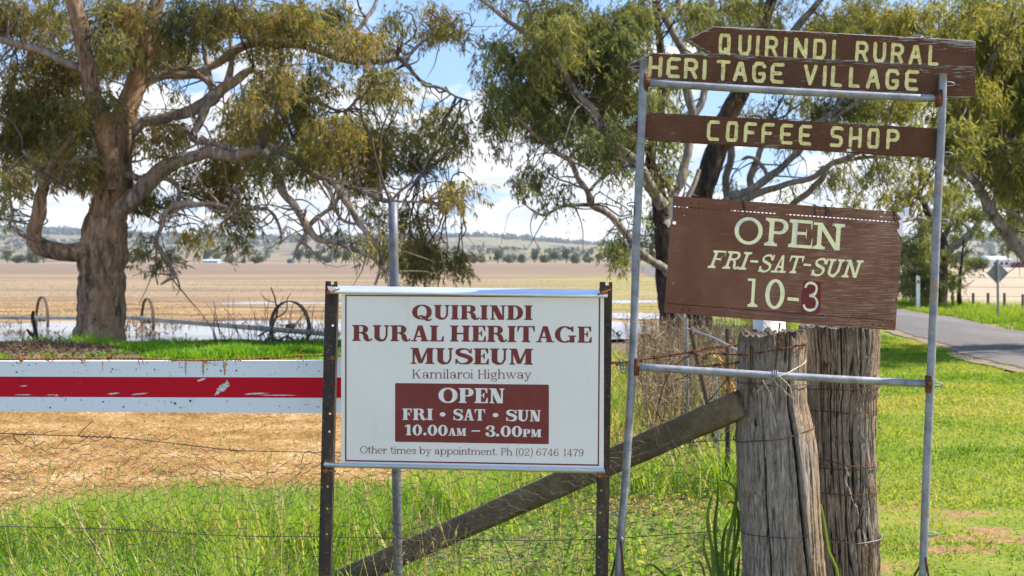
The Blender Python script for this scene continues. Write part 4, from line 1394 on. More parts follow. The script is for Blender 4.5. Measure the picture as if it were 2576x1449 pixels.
# dead brush by the right wheel
t = thing('dead_bush', 'leafless twiggy dead bush beside the rusty irrigation wheel', 'bush', P(690, 872, 19.9))
mb = MB()
rb = np.random.default_rng(31)
for pts in ([(690, 880, 3.2), (684, 830, 3), (697, 790, 2.6), (690, 752, 2), (676, 722, 1.4)], [(694, 800, 2), (715, 778, 1.6), (722, 750, 1.1), (733, 735, .7)], [(690, 760, 1.4), (668, 752, 1.1), (655, 735, .7)], [(690, 870, 3), (720, 850, 3), (760, 872, 2.6), (800, 880, 2), (820, 868, 1.4)], [(660, 868, 2.4), (680, 850, 2.6), (730, 860, 2.4), (775, 852, 1.6)], [(700, 860, 1.6), (735, 830, 1.3), (760, 800, .9), (780, 770, .7)], [(650, 845, 2.6), (672, 832, 2.4), (690, 842, 2)]):
    pa, rad = limb_path(pts, 19.9, rb, 0, rb.normal() * .4, int(rb.integers(1, 99)), 6, .05)
    add_tube(mb, pa, rad, 6)
for _ in range(40):
    s0 = P(rb.uniform(540, 800), 868, 19.6 + rb.random())
    s0[2] = .05
    e = s0 + np.array((rb.normal() * .18, rb.normal() * .1, rb.uniform(.3, .85)))
    add_tube(mb, wiggle(smooth_path([s0, (s0 + e) / 2 + rb.normal(size=3) * .05, e], 4), .05, int(rb.integers(1, 999))), np.linspace(.007, .003, 9), 4, 0, False)
mb.build('branch', wheel_mat, t, smooth=True)
t = thing('tree_stump', 'broken grey stump with a short prong beside the left irrigation wheel', 'stump', P(88, 868, 20.2))
mb = MB()
for pts in ([(88, 872, 8), (90, 840, 6), (84, 800, 5), (86, 782, 4)], [(92, 852, 5), (76, 838, 4), (68, 828, 2.5)], [(96, 860, 5), (112, 868, 4), (122, 876, 3)]):
    pa, rad = limb_path(pts, 20.2, rb, 0, .1, 5, 5, .03)
    add_tube(mb, pa, rad, 8)
mb.build('stem', bark_dark, t, smooth=True)

# ------------------------------------------------------------------ road furniture
def box_post(mb, a, b, w):
    add_tube(mb, [a, b], w, 8)


sign_back = NT('grey_sign_back')
sign_back = sign_back.base(sign_back.ramp(sign_back.noise(12, 3), [(0.35, (0.2, 0.19, 0.17)), (0.65, (0.3, 0.285, 0.26))]), .5, .3)
d = 29.0
b_ = P(2511, 803, d)
b_[2] = 0
t = thing('road_sign', 'grey back of a diamond road sign on a thin steel post beyond the road', 'road sign', b_)
mb = MB()
add_tube(mb, [b_, P(2509.5, 652, d)], .03, 10)
mb.build('post', galv, t)
mb = MB()
c = P(2509.5, 687, d + .05)
hs = 28 * d / F
q = np.array([(0, hs), (-hs, 0), (0, -hs), (hs, 0)])
v = [(c[0] + a, c[1] + s, c[2] + b) for s in (0, .012) for a, b in q]
mb.add(v, [[0, 1, 2, 3], [7, 6, 5, 4], [0, 4, 5, 1], [1, 5, 6, 2], [2, 6, 7, 3], [3, 7, 4, 0]])
mb.build('sign_plate', sign_back, t)
for s in (-.25, .3):
    mb = MB()
    box(mb, (c[0], c[1] - .035, c[2] + hs * s), (.24 * d / 29, .02, .035))
    mb.build('bracket', galv, t)

d = 35.5
b_ = P(2309.5, 776, d)
b_[2] = 0
t = thing('guide_post', 'white roadside guide post on the far grass verge under the dark tree', 'guide post', b_)
mb = MB()
h = 0.95
box(mb, b_ + (0, 0, h / 2 - .1), (.11, .035, h + .2))
mb.add([(b_[0] - .055, b_[1] - .0175, h), (b_[0] + .055, b_[1] - .0175, h), (b_[0] + .03, b_[1] - .0175, h + .06), (b_[0] - .055, b_[1] - .0175, h + .09), (b_[0] - .055, b_[1] + .0175, h), (b_[0] + .055, b_[1] + .0175, h), (b_[0] + .03, b_[1] + .0175, h + .06), (b_[0] - .055, b_[1] + .0175, h + .09)],
       [[0, 1, 2, 3], [7, 6, 5, 4], [0, 3, 7, 4], [1, 5, 6, 2], [3, 2, 6, 7]])
mb.build('post', NT('white_guide_post_paint').base((.78, .78, .76), .5), t)
mb = MB()
box(mb, b_ + (0, -.022, h - .12), (.07, .008, .1))
mb.build('reflector', NT('red_reflector').base((.4, .03, .03), .3), t)

fence_wood = NT('grey_fence_post').base((0.13, 0.1, 0.08), .9)
fence_specs = [(2446.6, 737, 775), (2484.6, 737, 775), (2525.3, 737, 776), (2572, 740, 776), (2640, 738, 778), (2396, 742, 774)]
fence_pts = []
for i, (u, vt, vb) in enumerate(fence_specs):
    d = 36.0
    a, b = P(u, vb, d), P(u + r.normal() * 1.5, vt, d)
    a[2] = -.1
    t = thing('fence_post', 'thin grey fence post standing in the roadside grass by the pale field', 'fence post', (a[0], a[1], 0), 'posts of the roadside paddock fence')
    mb = MB()
    add_tube(mb, [a, (a + b) / 2 + (.01, 0, 0), b], .042, 7)
    mb.build('post', fence_wood, t)
    fence_pts.append((u, d))
t = thing('fence_wire', 'thin wires strung along the posts of the roadside paddock fence', 'wire', P(2500, 770, 36))
for hh in (.95, .65, .35):
    mb = MB()
    add_tube(mb, [np.array((P(u, 0, 36)[0], 36.05, hh)) for u in (2250, 2396, 2446, 2484, 2525, 2572, 2640, 2900)], .006, 4, 0, False)
    mb.build('strand', dark_wire, t)

# ------------------------------------------------------------------ fence run behind the corner posts
mid_wood = NT('dark_weathered_stake')
mid_wood = mid_wood.base(mid_wood.ramp(mid_wood.noise(20, 4, .6, mid_wood.coord((1, 1, .2))), [(0.35, (0.045, 0.028, 0.02)), (0.65, (0.13, 0.085, 0.055))]), .9)


def stake(name, label, top, bot, d, w, mat, cat='fence post', group=None, w2=None):
    a, b = P(*bot, d), P(*top, d)
    if a[2] > 0:
        k_ = (a[2] + .05) / max(1e-3, b[2] - a[2])
        a = a - (b - a) * k_
    t = thing(name, label, cat, (a[0], a[1], 0), group)
    mb = MB()
    pa = wiggle(smooth_path([a, a * .5 + b * .5, b], 6), .01, int(w * 1000))
    add_tube(mb, pa, np.linspace(w, w2 or w * .85, len(pa)), 8)
    mb.build('shaft', mat, t)
    return t


stake('fence_post', 'short brown timber stake behind the corner posts, by the orange strip', (1830.6, 826), (1830.6, 1085), 7.4, .019, mid_wood)
stake('steel_picket', 'thin galvanised steel picket left of the brown timber stake', (1801.5, 853), (1804, 985), 7.7, .0085, galv)
stake('steel_picket', 'thin grey steel picket near the foot of the dark gum trunk', (1729, 800), (1730, 900), 9.5, .014, galv)
stake('leaning_stake', 'dark leaning branch used as a fence dropper in the dry weeds', (1739, 829), (1777, 1008), 8.4, .024, mid_wood, 'stake', None, .018)
t = thing('wire_stay', 'pale wire stay sloping down from the grey picket to the corner post', 'wire', P(1790, 856, 8.0))
mb = MB()
add_tube(mb, smooth_path([P(1724, 826, 9.4), P(1790, 848, 7.2), P(1858, 884, 4.6)], 6), .008, 6)
mb.build('wire', galv, t)


# ------------------------------------------------------------------ slab-serif lettering
def glyph(ch, W, t, s, e):
    """polygons of one slab-serif letter, cap height 1; W thick stem, t thin stroke, s serif height, e serif reach"""
    out = []
    g = 0.56 - W

    def R(x0, y0, x1, y1):
        out.append([(x0, y0), (x1, y0), (x1, y1), (x0, y1)])

    def Pg(*p):
        out.append(list(p))

    def St(x, y0, y1, w=W, top=3, bot=3):
        R(x, y0, x + w, y1)
        for fl, yb, sg in ((bot, y0, 1), (top, y1, -1)):
            if not fl:
                continue
            xa = x - e if fl & 1 else x
            xb = x + w + e if fl & 2 else x + w
            R(xa, min(yb, yb + sg * s), xb, max(yb, yb + sg * s))
            q = e * .55
            if fl & 1:
                Pg((x, yb + sg * s), (x - q, yb + sg * s), (x, yb + sg * (s + q)))
            if fl & 2:
                Pg((x + w, yb + sg * s), (x + w + q, yb + sg * s), (x + w, yb + sg * (s + q)))

    def stroke(p, w):
        p = np.asarray(p, float)
        d = np.gradient(p, axis=0)
        d /= np.linalg.norm(d, axis=1)[:, None] + 1e-9
        n = np.stack([-d[:, 1], d[:, 0]], 1)
        a, b = p + n * w[:, None] / 2, p - n * w[:, None] / 2
        for i in range(len(p) - 1):
            out.append([tuple(a[i]), tuple(b[i]), tuple(b[i + 1]), tuple(a[i + 1])])

    def C(pts, ws=None, n=7, W_=None):
        q = np.array([(*p, 0) for p in pts])
        p = smooth_path(q, n)[:, :2]
        if ws is None:
            d = np.gradient(p, axis=0)
            d /= np.linalg.norm(d, axis=1)[:, None] + 1e-9
            w = t + ((W_ or W) - t) * np.abs(d[:, 1]) ** 1.6
        else:
            w = np.interp(np.linspace(0, 1, len(p)), np.linspace(0, 1, len(ws)), ws)
        stroke(p, w)

    def E(cx_, cy_, rx, ry, a0=0, a1=360, n=40, W_=None):
        a = np.radians(np.linspace(a0, a1, n))
        p = np.stack([cx_ + np.cos(a) * rx, cy_ + np.sin(a) * ry], 1)
        w = t + ((W_ or W) - t) * np.abs(np.cos(a)) ** 1.5
        stroke(p, w)

    def Disc(x, y, r_):
        a = np.linspace(0, 2 * math.pi, 20, endpoint=False)
        out.append([(x + r_ * math.cos(q), y + r_ * math.sin(q)) for q in a])

    o = 0.015
    if ch == ' ':
        return [], .38
    if ch == 'I':
        St(e, 0, 1)
        return out, W + 2 * e + .06
    if ch in 'HKN':
        if ch == 'H':
            x2 = e + W + g
            St(e, 0, 1)
            St(x2, 0, 1)
            R(e + W, .5 - t * .6, x2, .5 + t * .6)
            return out, x2 + W + e + .06
        if ch == 'K':
            St(e, 0, 1)
            xr = e + W + g
            Pg((e + W, .34), (e + W, .34 + t * 1.5), (xr + t * .3, 1 - s * .5), (xr + t * 1.3, 1 - s * .5))
            R(xr - e, 1 - s, xr + t + e * 1.2, 1)
            Pg((e + W + g * .32, .5), (e + W + g * .32 + W * .95, .62), (xr + W * 1.05, 0), (xr - W * .05, 0))
            R(xr - W * .4 - e * .4, 0, xr + W * 1.1 + e, s)
            return out, xr + W + e + .1
        xr = e + t + g + W * .62
        tt = t * 1.1
        St(e + W * .15, 0, 1, tt, 0, 3)
        St(xr, 0, 1, tt, 3, 0)
        R(e - e * .9, 1 - s, e + W * .6, 1)
        Pg((e - .0, 1), (e + W * 1.12, 1), (xr + tt, 0), (xr + tt - W * 1.12, 0))
        return out, xr + tt + e + .06
    if ch in 'EFL':
        xr = e + W + g * (1.05 if ch != 'L' else 1.0)
        tip = .13 if W > .15 else .04
        St(e, 0, 1, W, 3 if ch == 'L' else 1, 3 if ch == 'F' else 1)
        if ch != 'L':
            R(e, 1 - s, xr, 1)
            Pg((xr - tip, 1 - s), (xr - tip * .35, 1 - .33), (xr, 1 - .33), (xr, 1 - s))
            xm = xr - .15
            R(e + W, .52 - s * .45, xm, .52 + s * .45)
            Pg((xm - tip * .7, .52), (xm - tip * .3, .52 + .18), (xm, .52 + .18), (xm, .52 - .18), (xm - tip * .3, .52 - .18))
        if ch != 'F':
            R(e, 0, xr + .03, s)
            Pg((xr + .03 - tip, s), (xr + .03 - tip * .35, .36), (xr + .03, .36), (xr + .03, s))
        return out, xr + .08
    if ch == 'T':
        w = W + 2 * (g * .62 + .1)
        tip = .12 if W > .15 else .04
        St(w / 2 - W / 2, 0, 1, W, 0, 3)
        R(0, 1 - s, w, 1)
        Pg((0, 1 - s), (0, .64), (tip * .35, .64), (tip, 1 - s))
        Pg((w, 1 - s), (w, .64), (w - tip * .35, .64), (w - tip, 1 - s))
        return out, w + .06
    if ch == 'M':
        tt = t * 1.1
        x2 = e + W * .2 + g * 1.25 + W * .9
        xm = (e + x2) / 2 + tt * .6
        St(e + W * .1, 0, 1, tt, 0, 3)
        R(e * .1, 1 - s, e + W * .5, 1)
        St(x2, 0, 1, W, 2, 3)
        Pg((e, 1), (e + W * 1.1, 1), (xm + W * .35, .04), (xm - W * .35, .04))
        Pg((x2, 1), (x2 + t * .6, .9), (xm + W * .32, .04), (xm - W * .2, .04))
        return out, x2 + W + e + .06
    if ch == 'A':
        xr = e + g * 1.05 + W * .55
        xm = (e + xr + W) / 2
        Pg((e + t * .2, 0), (e + t * 1.35, 0), (xm + .02, 1), (xm - W * .42, 1))
        Pg((xm - W * .42, 1), (xm + W * .45, 1), (xr + W, 0), (xr, 0))
        R(e + t + .12, .27, xr, .27 + t)
        R(0, 0, e * 2 + t * 1.6, s)
        R(xr - e, 0, xr + W + e, s)
        return out, xr + W + e + .03
    if ch == 'U':
        xr = e + W + g * .92
        tt = t * 1.1
        St(e, .3, 1, W, 3, 0)
        St(xr, .3, 1, tt, 3, 0)
        xc = (e + W / 2 + xr + tt / 2) / 2
        C([(e + W / 2, .34), (e + W / 2 + .015, .2), (xc - .1, .075), (xc + .04, .055), (xr - .04, .12), (xr + tt / 2, .34)], [W, W * .98, W * .72, t * 1.4, t * 1.15, tt])
        return out, xr + tt + e + .06
    if ch == 'D':
        St(e, 0, 1, W, 1, 1)
        cx_ = e + W + g * .15
        rx = g * .85 + W * .15
        R(e + W, 0, cx_, t)
        R(e + W, 1 - t, cx_, 1)
        E(cx_, .5, rx, .5 - t / 2, -90, 90)
        return out, cx_ + rx + W / 2 + .06
    if ch in 'PR':
        St(e, 0, 1, W, 1, 3)
        cx_ = e + W + g * .4
        yb = .44 if ch == 'P' else .48
        ry = (1 - yb - t) / 2
        rx = g * .5 + W * .1
        R(e + W, 1 - t, cx_, 1)
        R(e + W, yb, cx_, yb + t)
        E(cx_, yb + t / 2 + ry, rx, ry, -90, 90)
        if ch == 'R':
            x0 = cx_ - .02
            C([(x0, yb + t / 2), (x0 + W * .55 + .04, yb - .09), (x0 + W * .62 + .07, .2), (x0 + W * .8 + .1, .06), (x0 + W + .2, .07), (x0 + W + .24, .17)], [t, W * .8, W, W * .7, t * .9, t * .8])
            return out, x0 + W + .29
        return out, cx_ + rx + W / 2 + .05
    if ch in 'OQ0':
        rx = (.98 - W) / 2 if ch != '0' else (.74 - W * .9) / 2
        if W < .15 and ch != '0':
            rx = .40
        if W < .15 and ch == '0':
            rx = .25
        cx_ = rx + W / 2 + .01
        E(cx_, .5, rx, .5 + o - t / 2)
        if ch == 'Q':
            C([(cx_ - .2, .12), (cx_ - .06, .24), (cx_ + .1, .14), (cx_ + .24, -.02), (cx_ + .38, -.06), (cx_ + .47, .04)], [t * .8, t * 1.3, W * .7, W * .7, t * 1.1, t * .8])
            return out, 2 * cx_ + .08
        return out, 2 * cx_ + .05
    if ch == 'G':
        rx = (.95 - W) / 2
        cx_ = rx + W / 2
        E(cx_, .5, rx, .5 + o - t / 2, 48, 300)
        C([(cx_ + rx * .5, .07), (cx_ + rx * .8, .16), (cx_ + rx * .95, .3)], [t, t * 1.2, t])
        xr = cx_ + rx - W * .25
        R(xr - W * .2, 0.0, xr + W * .7, .42)
        R(xr - W * .2 - e, .44 - s, xr + W * .7 + e, .44)
        Pg((cx_ + rx * .62, .84), (cx_ + rx * 1.0, .66), (cx_ + rx * 1.0 + t * .7, .66), (cx_ + rx * 1.0 + t * .7, 1.0), (cx_ + rx * .95, 1.0))
        return out, xr + W * .7 + e + .06
    if ch == 'S':
        C([(.70, .70), (.60, .9), (.40, .96), (.19, .88), (.14, .74), (.24, .61), (.46, .52), (.66, .40), (.70, .25), (.60, .09), (.38, .035), (.17, .11), (.085, .31)],
          [t * .9, t, t, W * .7, W * .85, W * .95, W, W * .95, W * .85, W * .7, t, t, t * .9])
        R(.70, .67, .70 + t * .7, 1)
        R(.04, 0, .04 + t * .7, .33)
        return out, .84
    if ch == '1':
        St(.26, 0, 1, W, 0, 3)
        if W > .15:
            Pg((.26, 1), (.26, .84), (.06, .78), (.06, .86))
        else:
            R(.08, 1 - s, .26, 1)
        return out, .26 + W + e + .1
    if ch == '2':
        C([(.1, .7), (.17, .9), (.36, .97), (.55, .88), (.6, .73), (.5, .52), (.26, .27), (.1, .08)], [t, t * 1.2, t, W * .8, W, W * .85, t * 1.2, t])
        R(.06, 0, .66, s * 1.5)
        R(.62, 0, .66, .25)
        Disc(.14, .74, W * .5)
        return out, .74
    if ch == '3':
        C([(.1, .80), (.2, .94), (.38, .97), (.55, .88), (.57, .72), (.48, .58), (.3, .53)], [t, t, t * 1.1, W * .8, W * .85, t * 1.4, t])
        C([(.3, .53), (.52, .48), (.63, .3), (.56, .1), (.36, .03), (.17, .07), (.07, .21)], [t, W * .6, W, W * .8, t * 1.1, t, t])
        if W > .15:
            Disc(.15, .77, W * .5)
            Disc(.14, .23, W * .55)
        return out, .74
    if ch == '4':
        St(.42, 0, 1, W, 0, 3)
        Pg((.42, 1), (.42 + W * .4, 1), (.1, .25), (.03, .25))
        R(.03, .24, .7, .24 + t)
        return out, .76
    if ch in '69':
        sg = (lambda p: p) if ch == '6' else (lambda p: [(.68 - x, 1 - y) for x, y in p])
        C(sg([(.6, .84), (.5, .95), (.36, .96), (.18, .82), (.1, .55), (.11, .32)]), [t, t, t, W * .7, W, W])
        cx_, cy_ = sg([(.34, .31)])[0]
        E(cx_, cy_, .235, .29 - t / 2)
        x, y = sg([(.57, .82)])[0]
        Disc(x, y, W * .5)
        return out, .74
    if ch == '7':
        R(.05, 1 - s * 1.6, .62, 1)
        R(.05, .76, .1, 1)
        C([(.6, .95), (.42, .62), (.3, .3), (.28, 0)], [t, t * 1.3, W, W * 1.2])
        return out, .68
    if ch == '.':
        r_ = max(W * .52, .065)
        Disc(r_ + .04, r_, r_)
        return out, 2 * r_ + .12
    if ch == '*':
        Disc(.22, .5, .19)
        return out, .44
    if ch == '-':
        R(.06, .42, .66, .42 + max(t * 1.3, .1))
        return out, .72
    if ch in '()':
        q = [(.3, 1.1), (.14, .9), (.08, .45), (.14, .0), (.3, -.2)]
        C([(x if ch == '(' else .36 - x, y) for x, y in q], [t * .7, t * 1.2, W, t * 1.2, t * .7])
        return out, .36
    # lower case
    x = .69
    if ch in 'il':
        St(e * 1.0, 0, x if ch == 'i' else 1.06, W, 1, 3)
        if ch == 'i':
            Disc(e + W / 2, .95, W * .72)
        return out, W + 2 * e + .05
    if ch in 'mnhr':
        St(e, 0, 1.06 if ch == 'h' else x, W, 1, 3)
        if ch == 'r':
            C([(e + W, .42), (e + W + .1, .62), (e + W + .24, .66)], [t, t * 1.3, t * 1.2])
            Disc(e + W + .27, .59, W * .75)
            return out, e + W + .38
        k_ = e
        for _ in range(2 if ch == 'm' else 1):
            C([(k_ + W, .46), (k_ + W + .1, .62), (k_ + W + .23, .665), (k_ + W + .34, .6), (k_ + W * 1.5 + .36, .45)], [t, t * 1.1, t * 1.2, W * .9, W])
            k_ = k_ + W + .36
            St(k_, 0, .47, W, 0, 3)
        return out, k_ + W + e + .05
    if ch in 'obp':
        if ch == 'o':
            E(.32, .345, .27, .345 + o - t / 2)
            return out, .68
        if ch == 'b':
            St(e, 0, 1.06, W, 1, 0)
            E(e + W / 2 + .29, .345, .26, .345 + o - t / 2)
        else:
            St(e, -.3, x, W, 1, 3)
            E(e + W / 2 + .29, .345, .26, .345 + o - t / 2)
        return out, e + .29 + .26 + W + .08
    if ch == 'a':
        C([(.1, .54), (.2, .66), (.36, .68), (.5, .6), (.53, .45), (.53, .14), (.58, .04), (.68, .08)], [t, t, t * 1.1, W * .8, W, W, t, t * .8])
        E(.3, .2, .2, .2 - t / 2)
        R(.3, .38 - t / 2, .53, .38 + t / 2)
        Disc(.14, .52, W * .7)
        return out, .72
    if ch == 'e':
        E(.32, .345, .27, .345 + o - t / 2, 0, 318)
        R(.06, .345, .58, .345 + t)
        return out, .66
    if ch == 's':
        C([(.46, .5), (.38, .64), (.27, .665), (.13, .6), (.12, .47), (.3, .37), (.46, .28), (.47, .13), (.36, .035), (.22, .03), (.09, .19)], [t, t, t, W * .8, W * .9, W, W * .9, W * .8, t, t, t])
        R(.46, .47, .46 + t * .8, .68)
        R(.06, .01, .06 + t * .8, .22)
        return out, .56
    if ch == 't':
        R(.12, .12, .12 + W, .86)
        Pg((.12, .86), (.12 + W, .95), (.12 + W, .69), (.0, .69))
        R(.0, x - s, .38, x)
        C([(.12 + W / 2, .18), (.16 + W / 2, .05), (.28, .02), (.4, .1)], [W, W * .8, t, t * .8])
        return out, .44
    if ch == 'g':
        E(.28, .44, .2, .24 - t / 2)
        C([(.2, .24), (.12, .13), (.2, .04), (.44, .01), (.56, -.1), (.48, -.25), (.28, -.29), (.1, -.22), (.08, -.1), (.2, .0)], [t, t, W * .7, W * .8, W * .8, t, t, t, W * .6, t])
        C([(.42, .6), (.5, .68), (.6, .66)], [t, t, W * .8])
        return out, .66
    if ch in 'wy':
        if ch == 'w':
            Pg((.05, x), (.05 + W, x), (.3 + W * .3, 0), (.3 - W * .3, 0))
            Pg((.3 - W * .1, 0), (.3 + W * .3, 0), (.5 + t * .6, x), (.5 - t * .4, x))
            Pg((.42, x), (.42 + W, x), (.68 + W * .3, 0), (.68 - W * .3, 0))
            Pg((.68 - W * .1, 0), (.68 + W * .3, 0), (.92 + t * .5, x), (.92 - t * .5, x))
            R(-.02, x - s, .05 + W + e, x)
            R(.42 - e, x - s, .42 + W + e, x)
            R(.92 - t - e * .8, x - s, .92 + t + e * .8, x)
            return out, 1.02
        Pg((.07, x), (.07 + W, x), (.34 + W * .35, .0), (.34 - W * .35, .0))
        C([(.56, x), (.34, .05), (.26, -.15), (.16, -.26), (.07, -.22)], [t, t * 1.1, t * 1.1, t, t])
        Disc(.09, -.2, W * .7)
        R(-.02, x - s, .07 + W + e, x)
        R(.56 - e, x - s, .56 + t + e, x)
        return out, .7
    return out, .5


def text_on(mb, pl, text, p0, p1, cap, style, off, m=0, shear=0.0, step=0.00002, up=None):
    """lays a line of text from p0 to p1 (baseline, photo units) on plane pl; cap = cap height in photo units.
    small capitals: characters after '^' are drawn at 0.72 height"""
    adv, items, small = 0.0, [], False
    for ch in text:
        if ch == '^':
            small = True
            continue
        if ch == '~':
            small = False
            continue
        sc = .72 if small else 1.0
        st = style if not small else (style[0] * 1.1, style[1] * 1.1, style[2] * 1.1, style[3])
        po, a = glyph(ch, *st)
        items.append((adv, sc, po))
        adv += a * sc
    p0 = np.array(p0, float)
    p1 = np.array(p1, float)
    ux = (p1 - p0) / adv
    ang = math.atan2(p1[1] - p0[1], p1[0] - p0[0])
    uy = np.array((math.sin(ang), -math.cos(ang))) * cap if up is None else np.array(up, float)
    k_ = 0
    for a, sc, po in items:
        for q in po:
            q = np.array(q) * sc
            xy = p0 + np.outer(a + q[:, 0], ux) + np.outer(q[:, 1], uy) + np.outer(q[:, 1] * shear, ux) * 1.0
            v = pl(xy[:, 0], xy[:, 1], off + (k_ % 40) * step)
            # face towards the viewer
            nn = np.cross(v[1] - v[0], v[2] - v[0])
            idx = list(range(len(q)))
            if nn.dot(pl.n) < 0:
                idx = idx[::-1]
            mb.add(v, [idx], m)
            k_ += 1


BOLD = (.255, .085, .075, .075)
LIGHT = (.095, .058, .05, .085)
HAND = (.115, .105, .10, .115)

# ------------------------------------------------------------------ the museum sign on two iron posts
dl, dr = 4.02, 3.91
MP = Plane(P(858.8, 738.6, dl), P(1519.4, 742.8, dr), P(858, 1163, dl))
b_ = MP(1188, 1160)
t = thing('museum_sign', 'white and maroon museum sign with opening hours, bolted to two rusty iron posts', 'sign', (b_[0], b_[1], 0))
mb = MB()
slab(mb, MP, [(858.8, 735), (1519.4, 739), (1518.7, 1181), (858, 1167)], 0.0, -.004)
panel = mb.build('sign_panel', [white_panel], t)
# border line
mb = MB()
O_ = [(868.4, 741.4), (1510.4, 745.6), (1506.8, 1172), (867.9, 1160.5)]
I_ = [(872.0, 744.8), (1506.4, 749.0), (1503.4, 1168.2), (871.6, 1156.8)]
vo = MP([p[0] for p in O_], [p[1] for p in O_], .0004)
vi = MP([p[0] for p in I_], [p[1] for p in I_], .0004)
mb.add(np.concatenate([vo, vi]), np.array([(0, 4, 5, 1), (1, 5, 6, 2), (2, 6, 7, 3), (3, 7, 4, 0)]))
mb.build('border_line', maroon, panel)


def rounded(poly, r_, n=5):
    out = []
    m = len(poly)
    for i in range(m):
        a, b, c = (np.array(poly[(i + q) % m], float) for q in (-1, 0, 1))
        u, w = (a - b) / np.linalg.norm(a - b), (c - b) / np.linalg.norm(c - b)
        for k_ in range(n + 1):
            q = k_ / n
            p = (b + u * r_) * (1 - q) ** 2 + 2 * b * q * (1 - q) + (b + w * r_) * q * q
            out.append(tuple(p))
    return out


mb = MB()
bx = rounded([(994.0, 963.6), (1381.0, 967.6), (1380.6, 1117.4), (993.8, 1111.4)], 4)
v = MP([p[0] for p in bx], [p[1] for p in bx], .0004)
mb.add(v, [list(range(len(bx)))[::-1]])
hours = mb.build('hours_panel', maroon, panel)
mb = MB()
text_on(mb, MP, 'QUIRINDI', (1036, 803.2), (1342.5, 805), 36.5, BOLD, .0005)
text_on(mb, MP, 'RURAL', (886, 857.6), (1119, 859.2), 40.2, BOLD, .0005)
text_on(mb, MP, 'HERITAGE', (1132, 859.2), (1491, 862.2), 40.6, BOLD, .0005)
text_on(mb, MP, 'MUSEUM', (1032, 915.4), (1344, 917.6), 40.4, BOLD, .0005)
text_on(mb, MP, 'Kamilaroi Highway', (1037, 951.8), (1338, 952.8), 22.5, LIGHT, .0005)
text_on(mb, MP, 'Other times by appointment. Ph (02) 6746 1479', (906, 1140.2), (1470, 1148.2), 18.2, LIGHT, .0005)
mb.build('lettering', maroon, panel)
mb = MB()
text_on(mb, MP, 'OPEN', (1102.5, 1012.8), (1271.5, 1014.4), 37.2, BOLD, .0009)
text_on(mb, MP, 'FRI', (1012.5, 1056.0), (1091, 1056.6), 28.4, BOLD, .0009)
text_on(mb, MP, '*', (1105, 1056.4), (1122, 1056.6), 28.4, BOLD, .0009)
text_on(mb, MP, 'SAT', (1139.5, 1057.0), (1222, 1058.0), 28.4, BOLD, .0009)
text_on(mb, MP, '*', (1238, 1058.2), (1255, 1058.4), 28.4, BOLD, .0009)
text_on(mb, MP, 'SUN', (1272, 1058.8), (1362, 1060.2), 28.4, BOLD, .0009)
text_on(mb, MP, '10.00^AM', (1016, 1094.6), (1174, 1096.4), 26.6, BOLD, .0009)
text_on(mb, MP, '-', (1184, 1096.2), (1210, 1096.6), 26, BOLD, .0009)
text_on(mb, MP, '3.00^PM', (1221, 1097.6), (1363, 1099.6), 27, BOLD, .0009)
mb.build('lettering', white_panel, panel)


# folded aluminium channels above and below the panel
def rail(name, path_l, path_r, rows):
    """rows: list of (dv in photo units, offset towards viewer) forming the channel profile"""
    mb = MB()
    vs = []
    for (u, v0) in (path_l, path_r):
        for dv, off in rows:
            vs.append(MP(u, v0 + dv, off))
    n = len(rows)
    f = [(i, i + n, (i + 1) + n, i + 1) for i in range(n - 1)]
    mb.add(np.array(vs), np.array(f))
    mb.f.append(np.array([list(range(n))]))
    mb.m.append(np.array([0]))
    mb.f.append(np.array([list(range(n, 2 * n))[::-1]]))
    mb.m.append(np.array([0]))
    return mb.build(name, alu, t)


# profile: flat flange sloping back on top, rounded nose at the front, return underneath
rail('top_rail', (831, 731), (1528.5, 741.5), [(-11.5, -.045), (-1.0, .014), (1.5, .018), (4.0, .018), (6.5, .014), (7.5, .004), (7.5, -.006), (-9.0, -.05)])
rail('bottom_rail', (817.5, 1168), (1521, 1183.5), [(-4.5, .004), (-3.5, .013), (-.8, .017), (2.0, .015), (4.0, .008), (8.0, -.008), (10.5, -.02), (8.5, -.024), (-3.5, -.004)])
for u, v in ((838, 728), (1519, 733)):
    mb = MB()
    q = MP([u - 12, u + 8, u + 16, u - 8], [v - 8, v - 6, v + 2, v + 8], .012)
    q2 = MP([u - 12, u + 8, u + 16, u - 8], [v - 8, v - 6, v + 2, v + 8], .004)
    mb.add(np.concatenate([q, q2]), [[0, 1, 2, 3], [7, 6, 5, 4], [0, 4, 5, 1], [1, 5, 6, 2], [2, 6, 7, 3], [3, 7, 4, 0]])
    mb.build('rail_bracket', white_panel if u < 1000 else rust, t)
for (u, v, du) in ((836, 734, 22), (1517, 736, 20), (827, 1180, 22), (1511, 1192, 18), (841, 900, 8)):
    mb = MB()
    c = MP(u, v, .03 if v != 900 else .012)
    a = MP(u + du, v - (8 if v < 740 else -3), .02)
    add_tube(mb, [MP(u - 12, v + (5 if v < 740 else 2), .014), c, a], .0032, 6)
    v_, f_, _, _ = tube([c + MP.n * .0, c + MP.n * .012], .0075, 6)
    mb.add(v_, f_)
    mb.f.append(np.array([[mb.n - 6 + q for q in range(6)]]))
    mb.m.append(np.array([0]))
    mb.build('bolt', rust_bright, t)


